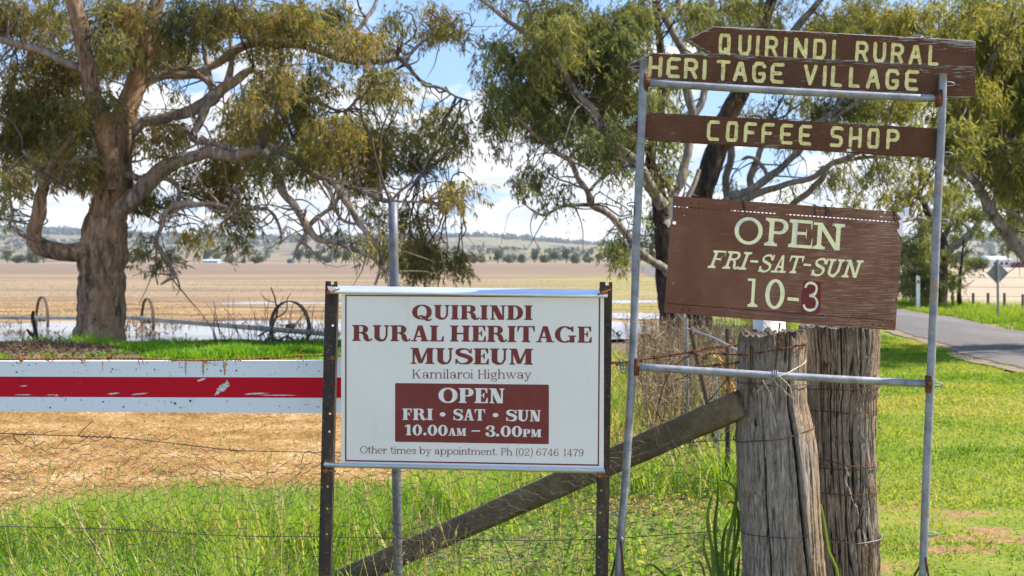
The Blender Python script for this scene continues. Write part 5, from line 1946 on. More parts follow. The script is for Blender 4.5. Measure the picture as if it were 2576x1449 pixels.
def drilled_post(name, top, bot, w, d0, d1, holes, notch=True):
    """angle-iron post: front flange with drilled round holes and a side flange; (u,v) centre lines"""
    mb = MB()
    A, B = P(*top, d0), P(*bot, d1)
    ax = (A - B) / np.linalg.norm(A - B)
    gnd = B - ax * (B[2] + .25) / ax[2]
    L = np.linalg.norm(A - gnd)
    xr = np.cross((0, 1.0, 0), ax)
    xr = -xr / np.linalg.norm(xr)
    if xr[0] < 0:
        xr = -xr
    yb = np.cross(ax, xr)
    if yb[1] < 0:
        yb = -yb
    hs = sorted((((P(u, v, d0) - gnd).dot(ax)), (P(u, v, d0) - (gnd + ax * ((P(u, v, d0) - gnd).dot(ax)))).dot(xr)) for u, v in holes)
    th = .004
    s0 = 0.0
    segs = []
    hr = .0042
    box_h = .02

    def pt(x, s, y):
        return gnd + ax * s + xr * x + yb * y

    def plate(x0, x1, s0, s1):
        v = [pt(x, s, y) for y in (0, th) for x, s in ((x0, s0), (x1, s0), (x1, s1), (x0, s1))]
        mb.add(v, [[0, 1, 2, 3], [7, 6, 5, 4], [0, 4, 5, 1], [1, 5, 6, 2], [2, 6, 7, 3], [3, 7, 4, 0]])
    for s, x in hs:
        plate(-w / 2, w / 2, s0, s - box_h)
        n = 16
        a = np.linspace(0, 2 * math.pi, n, endpoint=False) + math.pi / n
        sq = []
        for q in a:
            c_, s_ = math.cos(q), math.sin(q)
            k_ = 1 / max(abs(c_) / (w / 2), abs(s_) / box_h)
            sq.append((c_ * k_, s_ * k_))
        # keep corners square
        sq = np.array(sq)
        ring = []
        for y in (0, th):
            ring += [pt(p[0], s + p[1], y) for p in sq]
            ring += [pt(max(-w / 2 + .004, min(w / 2 - .004, x)) + hr * math.cos(q), s + hr * math.sin(q), y) for q in a]
        f = []
        for i in range(n):
            j = (i + 1) % n
            f += [(i, j, n + j, n + i), (2 * n + i, 3 * n + i, 3 * n + j, 2 * n + j), (n + i, n + j, 3 * n + j, 3 * n + i)]
        mb.add(np.array(ring), np.array(f))
        cs = [(-w / 2, -box_h), (w / 2, -box_h), (w / 2, box_h), (-w / 2, box_h)]
        for cx_, cs_ in cs:            # corner fillers
            near = sorted(range(n), key=lambda i: (sq[i][0] - cx_) ** 2 + (sq[i][1] - cs_) ** 2)[:2]
            mb.add([pt(cx_, s + cs_, 0), pt(*[sq[near[0]][0], s + sq[near[0]][1]], 0), pt(*[sq[near[1]][0], s + sq[near[1]][1]], 0)], [[0, 1, 2]])
        s0 = s + box_h
    plate(-w / 2, w / 2, s0, L)
    # side flange runs back from one edge, the top is notched
    v = [pt(x, s, y) for x in (w / 2 - th, w / 2) for s, y in ((0, th + .0006), (0, w), (L - .01, w), (L - .01, th + .0006))]
    mb.add(v, [[0, 1, 2, 3], [7, 6, 5, 4], [0, 4, 5, 1], [1, 5, 6, 2], [2, 6, 7, 3], [3, 7, 4, 0]])
    # small lugs at the very top
    for x0, x1, hh in ((-w / 2, -w * .05, .012), (w * .22, w * .5, .012)):
        v = [pt(x, s, y) for y in (0.0006, th) for x, s in ((x0, L), (x1, L), (x1, L + hh), (x0, L + hh))]
        mb.add(v, [[0, 1, 2, 3], [7, 6, 5, 4], [0, 4, 5, 1], [1, 5, 6, 2], [2, 6, 7, 3], [3, 7, 4, 0]])
    return mb.build('post', post_iron, t)


drilled_post('post', (833.5, 716), (815.8, 1449), .043, 4.045, 4.045, [(837, 819), (833, 966), (830, 1041), (828.5, 1086), (824.5, 1224), (823, 1280), (821.5, 1344), (819.5, 1391)])
drilled_post('post', (1524.5, 718), (1513.8, 1449), .044, 3.945, 3.945, [(1517, 825), (1513, 1234), (1510, 1290), (1508, 1351), (1506.5, 1403)])

# ------------------------------------------------------------------ galvanised pole standing behind the museum sign
a, b = P(988.5, 509, 4.30), P(1001, 1449, 4.32)
ax = (a - b) / np.linalg.norm(a - b)
gb = b - ax * ((b[2] + .3) / ax[2])
t = thing('steel_pole', 'tall galvanised steel pole standing behind the white museum sign', 'pole', (gb[0], gb[1], 0))
mb = MB()
rp = .0178
v, f, n_, m_ = tube(smooth_path([gb, (gb + a) / 2, a], 6), rp, 24)
mb.add(v, f)
v2, f2, _, _ = tube([a - ax * .25, a], rp - .003, 24)
mb.add(v2, f2[:, ::-1])
k0 = len(v) - 24
mb.f.append(np.array([(k0 + i, k0 + (i + 1) % 24, len(v) + 24 + (i + 1) % 24, len(v) + 24 + i) for i in range(24)]))
mb.m.append(np.zeros(24, int))
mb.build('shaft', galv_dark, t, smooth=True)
mb = MB()
for fr in (.30,):
    c = b + (a - b) * .145
    add_tube(mb, [c + (math.cos(q) * (rp + .002), math.sin(q) * (rp + .002), .004 * math.sin(3 * q)) for q in np.linspace(0, 2 * math.pi, 20)], .0016, 5, 0, False)
mb.build('wire_tie', dark_wire, t)

# ------------------------------------------------------------------ red and white barrier board
BP = Plane(P(0, 908, 4.262), P(860, 908, 4.262), P(0, 1034, 4.262))
white_b = m_barrier('chipped_white_barrier_paint', (.68, .71, .76), (.32, .33, .33), .80)
red_b = m_barrier('scuffed_red_barrier_paint', (.47, .003, .018), (.62, .56, .54), .83)
bb = BP(400, 1034)
t = thing('barrier_board', 'long white barrier board with a scuffed red stripe, left of the museum sign', 'barrier', (bb[0], bb[1], 0))
mb = MB()
slab(mb, BP, [(-420, 909.5), (1180, 906.5), (1180, 950.6), (-420, 946.2)], 0, -.028)
mb.build('white_edge_board', white_b, t)
mb = MB()
slab(mb, BP, [(-420, 946.9), (1180, 951.2), (1180, 1001.4), (-420, 996.4)], 0.0, -.027)
mb.build('red_stripe', red_b, t)
mb = MB()
slab(mb, BP, [(-420, 997.0), (1180, 1002.0), (1180, 1041.0), (-420, 1033.0)], 0, -.028)
mb.build('white_edge_board', white_b, t)
mb = MB()
slab(mb, BP, [(437, 999.5), (484, 1000.5), (483, 1021), (438, 1024)], .0025, .0003)
mb.build('patch_plate', white_b, t)
for u, v in ((479.5, 1008), (441, 1014.5), (49, 952)):
    mb = MB()
    c = BP(u, v, .0028)
    add_tube(mb, [c, c - (0, .0035, 0)], .004, 10)
    mb.build('screw', rust, t)
streak = NT('orange_rust_stain')
streak = streak.base(streak.ramp(streak.noise(60, 4, .7, streak.coord((1, 1, .15))), [(0.36, (0.62, 0.5, 0.34)), (0.55, (0.42, 0.2, 0.05)), (0.75, (0.24, 0.08, 0.02))]), .8)
for i, (u, v1, w) in enumerate(((467, 945, 2.6), (511, 944, 4.2), (565, 943, 4.6), (258, 935, 1.6), (452, 926, 1.6))):
    mb = MB()
    n = 9
    vs = []
    for j in range(n):
        q = j / (n - 1)
        ww = w * (1 - .65 * q) * (1 + .3 * math.sin(j * 2.3 + i))
        vv = 909.5 + (v1 - 909.5) * q
        vs += [BP(u - ww + math.sin(j + i) * .5, vv, .0006), BP(u + ww + math.sin(j * 1.3) * .5, vv, .0006)]
    mb.add(np.array(vs), np.array([(2 * j, 2 * j + 1, 2 * j + 3, 2 * j + 2) for j in range(n - 1)]))
    mb.build('rust_stain', streak, t)
bare = NT('bare_grey_board_scar')
bare = bare.base(bare.ramp(bare.noise(90, 4, .7), [(0.35, (0.35, 0.36, 0.34)), (0.65, (0.66, 0.67, 0.62))]), .8)
rs = np.random.default_rng(9)
for (c, rx, ry, rot) in (((561, 975), 21, 8, -.75), ((507, 955), 11, 3, -.3), ((543, 917), 7, 3.5, 0), ((60, 971), 8, 1.5, -.1), ((285, 990), 14, 2.0, -.1), ((350, 991), 18, 1.6, -.1), ((645, 990), 30, 2.0, -.05), ((60, 993), 20, 1.2, 0), ((700, 994), 40, 1.5, 0)):
    mb = MB()
    n = 26
    pts = []
    for q in np.linspace(0, 2 * math.pi, n, endpoint=False):
        k_ = 1 + rs.normal() * .2
        x, y = math.cos(q) * rx * k_, math.sin(q) * ry * k_
        pts.append((c[0] + x * math.cos(rot) - y * math.sin(rot), c[1] + x * math.sin(rot) + y * math.cos(rot)))
    v = BP([p[0] for p in pts], [p[1] for p in pts], .0007)
    mb.add(np.concatenate([[BP(c[0], c[1], .0007)], v]), np.array([(0, 1 + (i + 1) % n, 1 + i) for i in range(n)]))
    mb.build('bare_patch', bare, t)
chip = NT('dark_paint_chip').base((.16, .16, .16), .9)
mb = MB()
for _ in range(170):
    u = rs.uniform(-60, 850)
    v = rs.choice([rs.uniform(911, 944), rs.uniform(1003, 1033)])
    s = abs(rs.normal()) * 1.1 + .35
    q = BP([u - s, u + s * .4, u + s, u - s * .3], [v, v - s, v + s * .5, v + s], .0007)
    mb.add(q, [[3, 2, 1, 0]])
o = mb.build('paint_chip', chip, t)
o['kind'] = 'stuff'

# ------------------------------------------------------------------ pipe frame
DF = 4.0
b_ = P(1955, 1449, DF)
t = thing('pipe_frame', 'tall leaning galvanised pipe frame holding the brown wooden signs', 'frame', (b_[0], DF, 0))
PR = .0142


def to_ground(pts, d, z=-.25):
    q = [P(u, v, d) for u, v in pts]
    ax = q[-2] - q[-1]
    ax /= np.linalg.norm(ax)
    return q + [q[-1] - ax * ((q[-1][2] - z) / ax[2])]


lp = to_ground([(1619.5, 150), (1613, 350), (1600.5, 600), (1598, 724), (1590.5, 924), (1575.5, 1174), (1560, 1374), (1555.5, 1449)], DF)
rp_ = to_ground([(2372, 186), (2368, 320), (2357, 550), (2350.5, 724), (2341, 950), (2329.5, 1224), (2322, 1449)], DF)
for q in (lp, rp_):
    mb = MB()
    pa = smooth_path(q, 5)
    v, f, n_, m_ = tube(pa, PR, 20)
    mb.add(v, f)
    # open pipe mouth
    ax = (pa[0] - pa[1]) / np.linalg.norm(pa[0] - pa[1])
    v2, f2, _, _ = tube([pa[0], pa[0] - ax * .06], PR - .003, 20)
    mb.add(v2, f2[:, ::-1])
    base = len(v)
    mb.f.append(np.array([(i, (i + 1) % 20, base + (i + 1) % 20, base + i) for i in range(20)]))
    mb.m.append(np.zeros(20, int))
    mb.add([pa[0] - ax * .06 + np.array((math.cos(x) * PR, math.sin(x) * PR, 0)) * .7 for x in np.linspace(0, 6.28, 9)[:-1]], [list(range(8))])
    mb.build('leg', galv, t, smooth=True)
for (u0, v0, u1, v1) in ((1621, 208.5, 2364, 248.8), (1597, 922.5, 2337, 966.0)):
    mb = MB()
    a, b = P(u0, v0, DF), P(u1, v1, DF)
    add_tube(mb, smooth_path([a, (a + b) / 2 - (0, 0, .002), b], 6), PR * .95, 20)
    mb.build('crossbar', galv, t, smooth=True)
for (u, v, du) in ((1624, 208, 6), (2361, 248, -6), (1600, 923, 4), (2335, 966, -5)):
    mb = MB()
    c = P(u, v, DF)
    pa = np.array([c + (du * .0014 * q, -.001, .001 * math.sin(q * 3)) for q in (-1, -.4, .3, 1, 1.8)])
    rr_c = np.array([.010, .0150, .0168, .0160, .0140])
    lump_tube(mb, smooth_path(pa, 3), np.interp(np.linspace(0, 1, 13), np.linspace(0, 1, 5), rr_c), 14, int(u), .16)
    c2 = P(u - du * .55, v, DF)
    lump_tube(mb, smooth_path([c2 + (0, 0, .03), c2, c2 - (0, 0, .03)], 4), np.array([.0142, .0146, .0150, .0152, .0153, .0152, .0150, .0146, .0142]), 14, int(u) + 3, .035)
    mb.build('weld', weld_rust, t, smooth=True)


def eye_loop(u, v, side, d=DF, L=22, hgt=9, mat=galv, r_=.0022):
    mb = MB()
    k_ = side
    pts = [(u, v - hgt * .5), (u + k_ * L * .6, v - hgt * .5), (u + k_ * L, v - hgt * .1), (u + k_ * L * .9, v + hgt * .4), (u + k_ * L * .4, v + hgt * .5), (u, v + hgt * .5)]
    add_tube(mb, smooth_path([P(a, b, d) for a, b in pts], 5), r_, 7)
    return mb.build('eye_loop', mat, t, smooth=True)


for u, v, s in ((1612, 171, -1), (1600, 514, -1), (1582, 924, -1), (1563, 1292, -1), (2378, 211, 1), (2374, 388, 1), (2366, 557, 1), (2350, 968, 1), (2336, 1344, 1)):
    eye_loop(u, v, s, mat=galv if s < 0 or v > 900 else galv)
mb = MB()
add_tube(mb, smooth_path([P(u, v, DF - .01) for u, v in ((1595, 520), (1598, 545), (1600, 560), (1590, 565), (1580, 560), (1575, 548))], 5), .0017, 6)
mb.build('wire_hook', rust, t, smooth=True)
for (u0, v0, u1, v1) in ((1561, 1356, 1570, 1449), (1558, 1360, 1538, 1449), (2328, 1402, 2336, 1449), (2326, 1402, 2300, 1449)):
    q = to_ground([(u0, v0), (u1, v1)], DF - .016 if u0 in (1561, 2328) else DF + .016, -.1)
    mb = MB()
    add_tube(mb, q, .0038, 7)
    mb.build('stay_rod', rust, t)
mb = MB()
add_tube(mb, [P(1560, 1352, DF - .018), P(1566, 1358, DF - .018)], .008, 8)
mb.build('clip', galv, t)
ring = [P(1568 + 8 * math.cos(q), 925 + 14 * math.sin(q), DF - .004 + .004 * math.cos(2 * q)) for q in np.linspace(0, 2 * math.pi, 18)]
mb = MB()
add_tube(mb, ring, .002, 6, 0, False)
add_tube(mb, [P(1562 + 6 * math.cos(q), 912 + 8 * math.sin(q), DF + .002) for q in np.linspace(0, 2 * math.pi, 14)], .002, 6, 0, False)
mb.build('shackle', galv, t, smooth=True)

# ------------------------------------------------------------------ routed timber boards
# single-stroke letter shapes on a unit box (y up)
SK = {
    'Q': [[(.15, 0), (.05, .15), (.05, .85), (.15, 1), (.85, 1), (.95, .85), (.95, .15), (.85, 0), (.15, 0)], [(.62, .2), (1.0, -.06)]],
    'O': [[(.15, 0), (.05, .15), (.05, .85), (.15, 1), (.85, 1), (.95, .85), (.95, .15), (.85, 0), (.15, 0)]],
    'U': [[(0, 1), (0, .25), (.2, 0), (.8, 0), (1, .25), (1, 1)]],
    'I': [[(.5, 0), (.5, 1)]],
    'R': [[(0, 0), (0, 1), (.75, 1), (1, .85), (1, .62), (.78, .47), (.05, .47)], [(.62, .45), (1, 0)]],
    'N': [[(0, 0), (0, 1), (1, 0), (1, 1)]],
    'D': [[(0, 0), (0, 1), (.8, 1), (1, .82), (1, .18), (.8, 0), (0, 0)]],
    'A': [[(0, 0), (.4, .95), (.6, .95), (1, 0)], [(.2, .36), (.8, .36)]],
    'L': [[(0, 1), (0, 0), (.9, 0)]],
    'H': [[(0, 0), (0, 1)], [(1, 0), (1, 1)], [(0, .45), (1, .5)]],
    'E': [[(1, 1), (.18, 1), (0, .85), (0, .15), (.18, 0), (1, 0)], [(0, .5), (.8, .5)]],
    'T': [[(0, 1), (1, 1)], [(.5, 1), (.5, 0)]],
    'G': [[(1, .85), (.82, 1), (.2, 1), (0, .8), (0, .2), (.2, 0), (.8, 0), (1, .18), (.98, .42), (.6, .42)]],
    'V': [[(0, 1), (.5, 0), (1, 1)]],
    'C': [[(1, 1), (.18, 1), (0, .85), (0, .15), (.18, 0), (1, 0)]],
    'F': [[(1, 1), (.18, 1), (0, .85), (0, 0)], [(0, .5), (.75, .5)]],
    'S': [[(1, .95), (.85, 1), (.15, 1), (0, .85), (.0, .65), (.15, .53), (.85, .47), (1, .35), (1, .15), (.85, 0), (0, 0)]],
    'P': [[(0, 0), (0, 1), (.8, 1), (1, .85), (1, .6), (.8, .46), (0, .46)]],
}
BD = 4.0 + PR + .004


def routed_board(parent, pl, top_edge, bot_edge, letters, stroke, nu, nv, depth=.0055, thick=.032, name='plank', wear=.5, corner=0.0):
    """board between two photo-unit polylines (top and bottom edge as functions of u); letters = (char, uc, v_base, width, height, tilt)"""
    te = np.array(top_edge, float)
    be = np.array(bot_edge, float)
    u0, u1 = te[0, 0], te[-1, 0]
    uu = np.linspace(u0, u1, nu)
    # exact edges at the corners
    keys = sorted(set(list(te[:, 0]) + list(be[:, 0])))
    for kx in keys:
        if u0 < kx < u1:
            uu[np.argmin(abs(uu - kx))] = kx
    uu = np.sort(uu)
    vt = np.interp(uu, te[:, 0], te[:, 1])
    vb = np.interp(uu, be[:, 0], be[:, 1])
    vt = vt + (vnoise(np.stack([uu * .35, uu * 0 + 3], -1), 4) - .5) * 1.2
    vb = vb + (vnoise(np.stack([uu * .35, uu * 0 + 9], -1), 5) - .5) * 1.2
    s = np.linspace(0, 1, nv)
    UU = np.repeat(uu[:, None], nv, 1)
    VV = vt[:, None] * (1 - s) + vb[:, None] * s
    dist = np.full(UU.shape, 1e3)
    for ch, uc, vbase, w, h, tilt in letters:
        ca, sa = math.cos(tilt), math.sin(tilt)
        for pl_ in SK[ch]:
            for (x0, y0), (x1, y1) in zip(pl_[:-1], pl_[1:]):
                ax_, ay_ = (x0 - .5) * w, -y0 * h
                bx_, by_ = (x1 - .5) * w, -y1 * h
                ax_, ay_ = uc + ax_ * ca - ay_ * sa, vbase + ax_ * sa + ay_ * ca
                bx_, by_ = uc + bx_ * ca - by_ * sa, vbase + bx_ * sa + by_ * ca
                ex, ey = bx_ - ax_, by_ - ay_
                tt_ = np.clip(((UU - ax_) * ex + (VV - ay_) * ey) / (ex * ex + ey * ey + 1e-9), 0, 1)
                dist = np.minimum(dist, np.hypot(UU - ax_ - tt_ * ex, VV - ay_ - tt_ * ey))
    hw = stroke / 2
    hw_n = hw * (1 + .18 * (fbm(np.stack([UU.ravel() * .12, VV.ravel() * .12], -1), 3, 17).reshape(UU.shape) - .5) * 2)
    x = np.clip(1 - dist / (hw_n * 1.12), 0, 1)
    groove = depth * np.minimum(1, (x * 2.6)) ** .8
    paint = np.clip(x * 2.2, 0, 1)
    edge_d = np.minimum(VV - vt[:, None], vb[:, None] - VV)
    relief = .0009 * (fbm(np.stack([UU.ravel() * .05, VV.ravel() * .9], -1), 4, 23).reshape(UU.shape) - .5)
    rnd = .003 * np.clip(1 - edge_d / 2.2, 0, 1) ** 2
    off = -groove + relief - rnd
    v = pl(UU, VV)
    v = v + pl.n * off[..., None]
    v = v.reshape(-1, 3)
    ii = (np.arange(nu - 1)[:, None] * nv + np.arange(nv - 1)[None]).reshape(-1)
    f = np.stack([ii, ii + 1, ii + nv + 1, ii + nv], -1)
    mb = MB()
    mb.add(v, f, 0, paint.ravel())
    edge_a = np.clip(1 - edge_d / 8, 0, 1) * wear
    q_ = np.clip((UU - (u0 + .5 * (u1 - u0))) / (.45 * (u1 - u0)), 0, 1) * np.clip(1.25 - 2.3 * (VV - vt[:, None]) / (vb - vt + 1e-6)[:, None], 0, 1)
    edge_a = np.maximum(edge_a, corner * q_).ravel()
    # back and sides
    nf = mb.n
    tb = pl(uu, vt, -thick)
    bbk = pl(uu, vb, -thick)
    mb.add(np.concatenate([tb, bbk]), np.stack([np.arange(nu - 1), np.arange(nu - 1) + 1, np.arange(nu - 1) + nu + 1, np.arange(nu - 1) + nu], -1)[:, ::-1])
    tf = np.arange(nu) * nv
    bf = np.arange(nu) * nv + nv - 1
    tbk = nf + np.arange(nu)
    bbi = nf + nu + np.arange(nu)
    sd = [np.stack([tf[:-1], tf[1:], tbk[1:], tbk[:-1]], -1), np.stack([bf[1:], bf[:-1], bbi[:-1], bbi[1:]], -1)]
    for q in sd:
        mb.f.append(q)
        mb.m.append(np.zeros(len(q), int))
    # ends
    for col, i_ in ((0, 0), (nu - 1, nu - 1)):
        ring = [i_ * nv + j for j in range(nv)] + [nf + nu + i_, nf + i_]
        mb.f.append(np.array([ring if i_ == 0 else ring[::-1]]))
        mb.m.append(np.array([0]))
    o = mb.build(name, plank_mat, parent, smooth=False, attr='paint')
    a = o.data.attributes.new('edge', 'FLOAT', 'POINT')
    ev = np.zeros(len(o.data.vertices), np.float32)
    ev[:len(edge_a)] = edge_a
    ev[len(edge_a):] = .35
    a.data.foreach_set('value', ev)
    return o


def Z1(x, y):
    return 1569.7 + x * .3542, 40.2 + y * .3542


TB = Plane(P(1600, 200, BD), P(2440, 240, BD), P(1600, 260, BD))
b_ = TB(2000, 230)
t = thing('direction_sign', 'double brown arrow board reading QUIRINDI RURAL HERITAGE VILLAGE in cream routed letters', 'sign', (b_[0], b_[1], b_[2]))
tl = .0555


def row(word, xs, y0, slope, w, h, stroke_i=14):
    """xs: letter centres in zoom pixels; baseline y0 + slope*x"""
    o_ = []
    for ch, x in zip([c for c in word if c != ' '], xs):
        u, v = Z1(x, y0 + slope * x)
        ww = {'I': .1, 'N': 1.1, 'A': 1.05, 'T': 1.0, 'L': .85}.get(ch, 1.0) * w
        o_.append((ch, u, v, ww * .3542, h * .3542, tl))
    return o_


L1 = row('QUIRINDI RURAL', [713, 856, 948, 1046, 1146, 1254, 1388, 1489, 1688, 1815, 1940, 2070, 2202], 219, .0545, 66, 122)
L2 = row('HERITAGE VILLAGE', [220, 350, 473, 570, 702, 825, 958, 1087, 1322, 1424, 1513, 1640, 1770, 1905, 2044], 408, .0535, 72, 122)
te = [Z1(449, 168), Z1(632, 72), Z1(2455, 172), Z1(2498, 182)]
be = [Z1(449, 170), Z1(620, 272), Z1(2498, 372)]
routed_board(t, TB, te, be, L1, 9.6, 940, 120, wear=.75, corner=.62)
te = [Z1(22, 350), Z1(205, 261), Z1(620, 274.5), Z1(2495, 374.5)]
be = [Z1(22, 352), Z1(205, 455), Z1(2440, 581), Z1(2495, 570)]
routed_board(t, TB, te, be, L2, 10.2, 980, 130, wear=.5, corner=.25)
# lichen tufts on the ledge
def lichen(parent, pl, c0, c1, n, seed, size=.0055, up=3):
    r_ = np.random.default_rng(seed)
    mb = MB()
    for i in range(n):
        q = r_.random()
        u = c0[0] + (c1[0] - c0[0]) * q + r_.normal() * 1.2
        v = c0[1] + (c1[1] - c0[1]) * q + r_.normal() * up * .5
        c = pl(u, v, r_.uniform(-.012, .003))
        s = size * r_.uniform(.4, 1.1)
        a = r_.normal(size=(6, 3))
        a /= np.linalg.norm(a, axis=1)[:, None]
        pts = np.array([(1, 0, 0), (-1, 0, 0), (0, 1, 0), (0, -1, 0), (0, 0, 1), (0, 0, -1)]) * s * r_.uniform(.5, 1.3, (6, 1)) + r_.normal(size=(6, 3)) * s * .2
        mb.add(c + pts, np.array([(0, 2, 4), (2, 1, 4), (1, 3, 4), (3, 0, 4), (2, 0, 5), (1, 2, 5), (3, 1, 5), (0, 3, 5)]))
    return mb.build('lichen', lichen_mat, parent)


lichen(t, TB, Z1(500, 266), Z1(600, 278), 90, 3)
CB = Plane(P(1600, 330, BD), P(2350, 366, BD), P(1600, 400, BD))
b_ = CB(1970, 340)
t = thing('direction_sign', 'single brown arrow board reading COFFEE SHOP in cream routed letters', 'sign', (b_[0], b_[1], b_[2]))
L3 = row('COFFEE SHOP', [632, 766, 895, 1020, 1152, 1286, 1510, 1642, 1770, 1908], 843, .0490, 66, 122)
te = [Z1(2, 778), Z1(200, 686), Z1(2226, 798)]
be = [Z1(2, 780), Z1(185, 880), Z1(2226, 1004)]
routed_board(t, CB, te, be, L3, 9.6, 900, 125, wear=.22)
lichen(t, CB, Z1(1530, 757), Z1(1840, 778), 150, 5, .0045)
lichen(t, CB, Z1(5, 775), Z1(80, 738), 130, 6, .006, 8)
mb = MB()
q = CB([Z1(1580, 0)[0], Z1(1612, 0)[0], Z1(1616, 0)[0], Z1(1584, 0)[0]], [Z1(0, 945)[1], Z1(0, 942)[1], Z1(0, 965)[1], Z1(0, 962)[1]], .0015)
mb.add(q, [[3, 2, 1, 0]])
mb.build('paint_drip', flake_white, t)
for u, v in ((1586, 162), (1572, 310)):
    pass

# ------------------------------------------------------------------ hanging OPEN sign (punched sheet metal)
def Z2(x, y):
    return 1636.8 + x * .29625, 456.2 + y * .29625


OP = Plane(P(*Z2(195, 125), 4.0), P(*Z2(2150, 262), 3.985), P(*Z2(120, 1112), 3.97))
b_ = OP(*Z2(1120, 700))
t = thing('hanging_sign', 'brown sheet metal sign painted OPEN FRI-SAT-SUN 10-3, hanging on rusty chains', 'sign', (b_[0], b_[1], b_[2]))
# local frame: a = across (0..1), b = down (0..1)
TL, TR, BL, BR = (np.array(Z2(*p)) for p in ((195, 125), (2150, 262), (120, 1112), (2078, 1265)))


def ob(a, b):
    a = np.asarray(a, float)[..., None]
    b = np.asarray(b, float)[..., None]
    return (TL * (1 - a) + TR * a) * (1 - b) + (BL * (1 - a) + BR * a) * b


mb = MB()
TH = .0016


def oquad(a0, a1, b0, b1):
    c = ob(np.array([a0, a1, a1, a0]), np.array([b0, b0, b1, b1]))
    f_ = OP(c[:, 0], c[:, 1], 0)
    k_ = OP(c[:, 0], c[:, 1], -TH)
    mb.add(np.concatenate([f_, k_]), [[3, 2, 1, 0], [4, 5, 6, 7], [0, 1, 5, 4], [1, 2, 6, 5], [2, 3, 7, 6], [3, 0, 4, 7]])


# rows: plain strip, slot row, plain field, slot row, plain strip, with side holes cut as notches
def slot_row(b0, b1, n, a0, a1, duty=.62):
    oquad(0, a0, b0, b1)
    w = (a1 - a0) / n
    for i in range(n):
        oquad(a0 + (i + duty) * w, a0 + (i + 1) * w, b0, b1)
    oquad(a1, 1, b0, b1)


SB1, SB2 = (.0835, .0925), (.918, .9265)
oquad(0, 1, .0, .044)
HO = [(.074, .083), (.108, .117), (.90, .909), (.933, .942)]


def hole_row(b0, b1, holes):
    x = 0
    for h0, h1 in holes:
        oquad(x, h0, b0, b1)
        x = h1
    oquad(x, 1, b0, b1)


hole_row(.044, .0535, HO)
oquad(0, 1, .0535, SB1[0])
slot_row(*SB1, 56, .004, .972)
oquad(0, 1, SB1[1], .215)
hole_row(.215, .241, [(.003, .019), (.982, .999)])
oquad(0, 1, .241, .735)
hole_row(.735, .761, [(.0155, .031), (.982, .999)])
oquad(0, 1, .761, SB2[0])
slot_row(*SB2, 56, .012, .992)
oquad(0, 1, SB2[1], .962)
hole_row(.962, .9715, [(.07, .079), (.103, .112), (.895, .904), (.928, .937)])
oquad(0, 1, .9715, 1)
panel = mb.build('sign_panel', open_mat, t)
# return lip of the box-folded bottom edge, behind the lower slots
mb = MB()
for b0, b1, off in ((.90, 1.0, -.020), (.0, .03, -.020)):
    c = ob(np.array([0, 1, 1, 0]), np.array([b0, b0, b1, b1]))
    f_ = OP(c[:, 0], c[:, 1], off)
    k_ = OP(c[:, 0], c[:, 1], off - .0015)
    mb.add(np.concatenate([f_, k_]), [[3, 2, 1, 0], [4, 5, 6, 7], [0, 1, 5, 4], [1, 2, 6, 5], [2, 3, 7, 6], [3, 0, 4, 7]])
for b0, off0 in ((.90, -.0020), (.03, -.0020)):
    c = ob(np.array([0, 1, 1, 0]), np.array([b0, b0, b0, b0]))
    mb.add(np.concatenate([OP(c[:2, 0], c[:2, 1], off0), OP(c[2:, 0], c[2:, 1], -.0198)]), [[0, 1, 2, 3]])
mb.build('return_lip', open_mat, t)
# folded edges
mb = MB()
for (a0, b0, a1, b1) in ((0, 0, 1, 0), (0, 1, 1, 1), (0, 0, 0, 1), (1, 0, 1, 1)):
    c = ob(np.array([a0, a1]), np.array([b0, b1]))
    f_ = OP(c[:, 0], c[:, 1], -TH - .0004)
    k_ = OP(c[:, 0], c[:, 1], -.022)
    dn = (OP(*ob(.5, .5)) - f_) * .004
    mb.add(np.concatenate([f_, k_, f_ + dn, k_ + dn]), [[0, 1, 3, 2], [4, 6, 7, 5], [0, 4, 5, 1], [2, 3, 7, 6]])
mb.build('folded_edge', open_mat, t)


def hand_line(mb, text, zp0, zp1, cap_z, style, shear=0.0):
    text_on(mb, OP, text, Z2(*zp0), Z2(*zp1), cap_z * .29625, style, .0006, 0, shear)


mb = MB()
text_on(mb, OP, 'O', Z2(702, 526), Z2(958, 544), 228 * .29625, (.14, .12, .1, .1), .0006)
text_on(mb, OP, 'P', Z2(962, 544), Z2(1170, 560), 236 * .29625, (.155, .105, .10, .13), .0006)
text_on(mb, OP, 'E', Z2(1166, 558), Z2(1382, 574), 238 * .29625, (.15, .1, .115, .09), .0006)
text_on(mb, OP, 'N', Z2(1368, 572), Z2(1652, 590), 226 * .29625, (.15, .13, .10, .13), .0006)
hand_line(mb, 'FRI', (480, 734), (818, 752), 152, (.15, .13, .11, .14), .30)
hand_line(mb, '-', (822, 748), (902, 755), 150, (.15, .1, .13, .13), .2)
hand_line(mb, 'SAT', (905, 768), (1270, 783), 150, (.16, .13, .11, .13), .30)
hand_line(mb, '-', (1276, 778), (1352, 784), 150, (.15, .1, .13, .13), .2)
hand_line(mb, 'SUN', (1352, 800), (1772, 822), 152, (.165, .14, .11, .13), .28)
hand_line(mb, '1', (795, 1062), (925, 1070), 240, (.135, .1, .085, .14))
hand_line(mb, '0', (962, 1076), (1145, 1088), 248, (.145, .105, .1, .1))
hand_line(mb, '-', (1145, 1072), (1262, 1082), 150, (.15, .14, .13, .13))
hand_line(mb, '3', (1280, 1098), (1432, 1106), 246, (.10, .085, .1, .1))
mb.build('lettering', cream, panel)
mb = MB()
rp2 = rounded([Z2(1296, 842), Z2(1448, 848), Z2(1440, 1122), Z2(1272, 1112)], 9)
v = OP([p[0] for p in rp2], [p[1] for p in rp2], .0003)
mb.add(v, [list(range(len(rp2)))[::-1]])
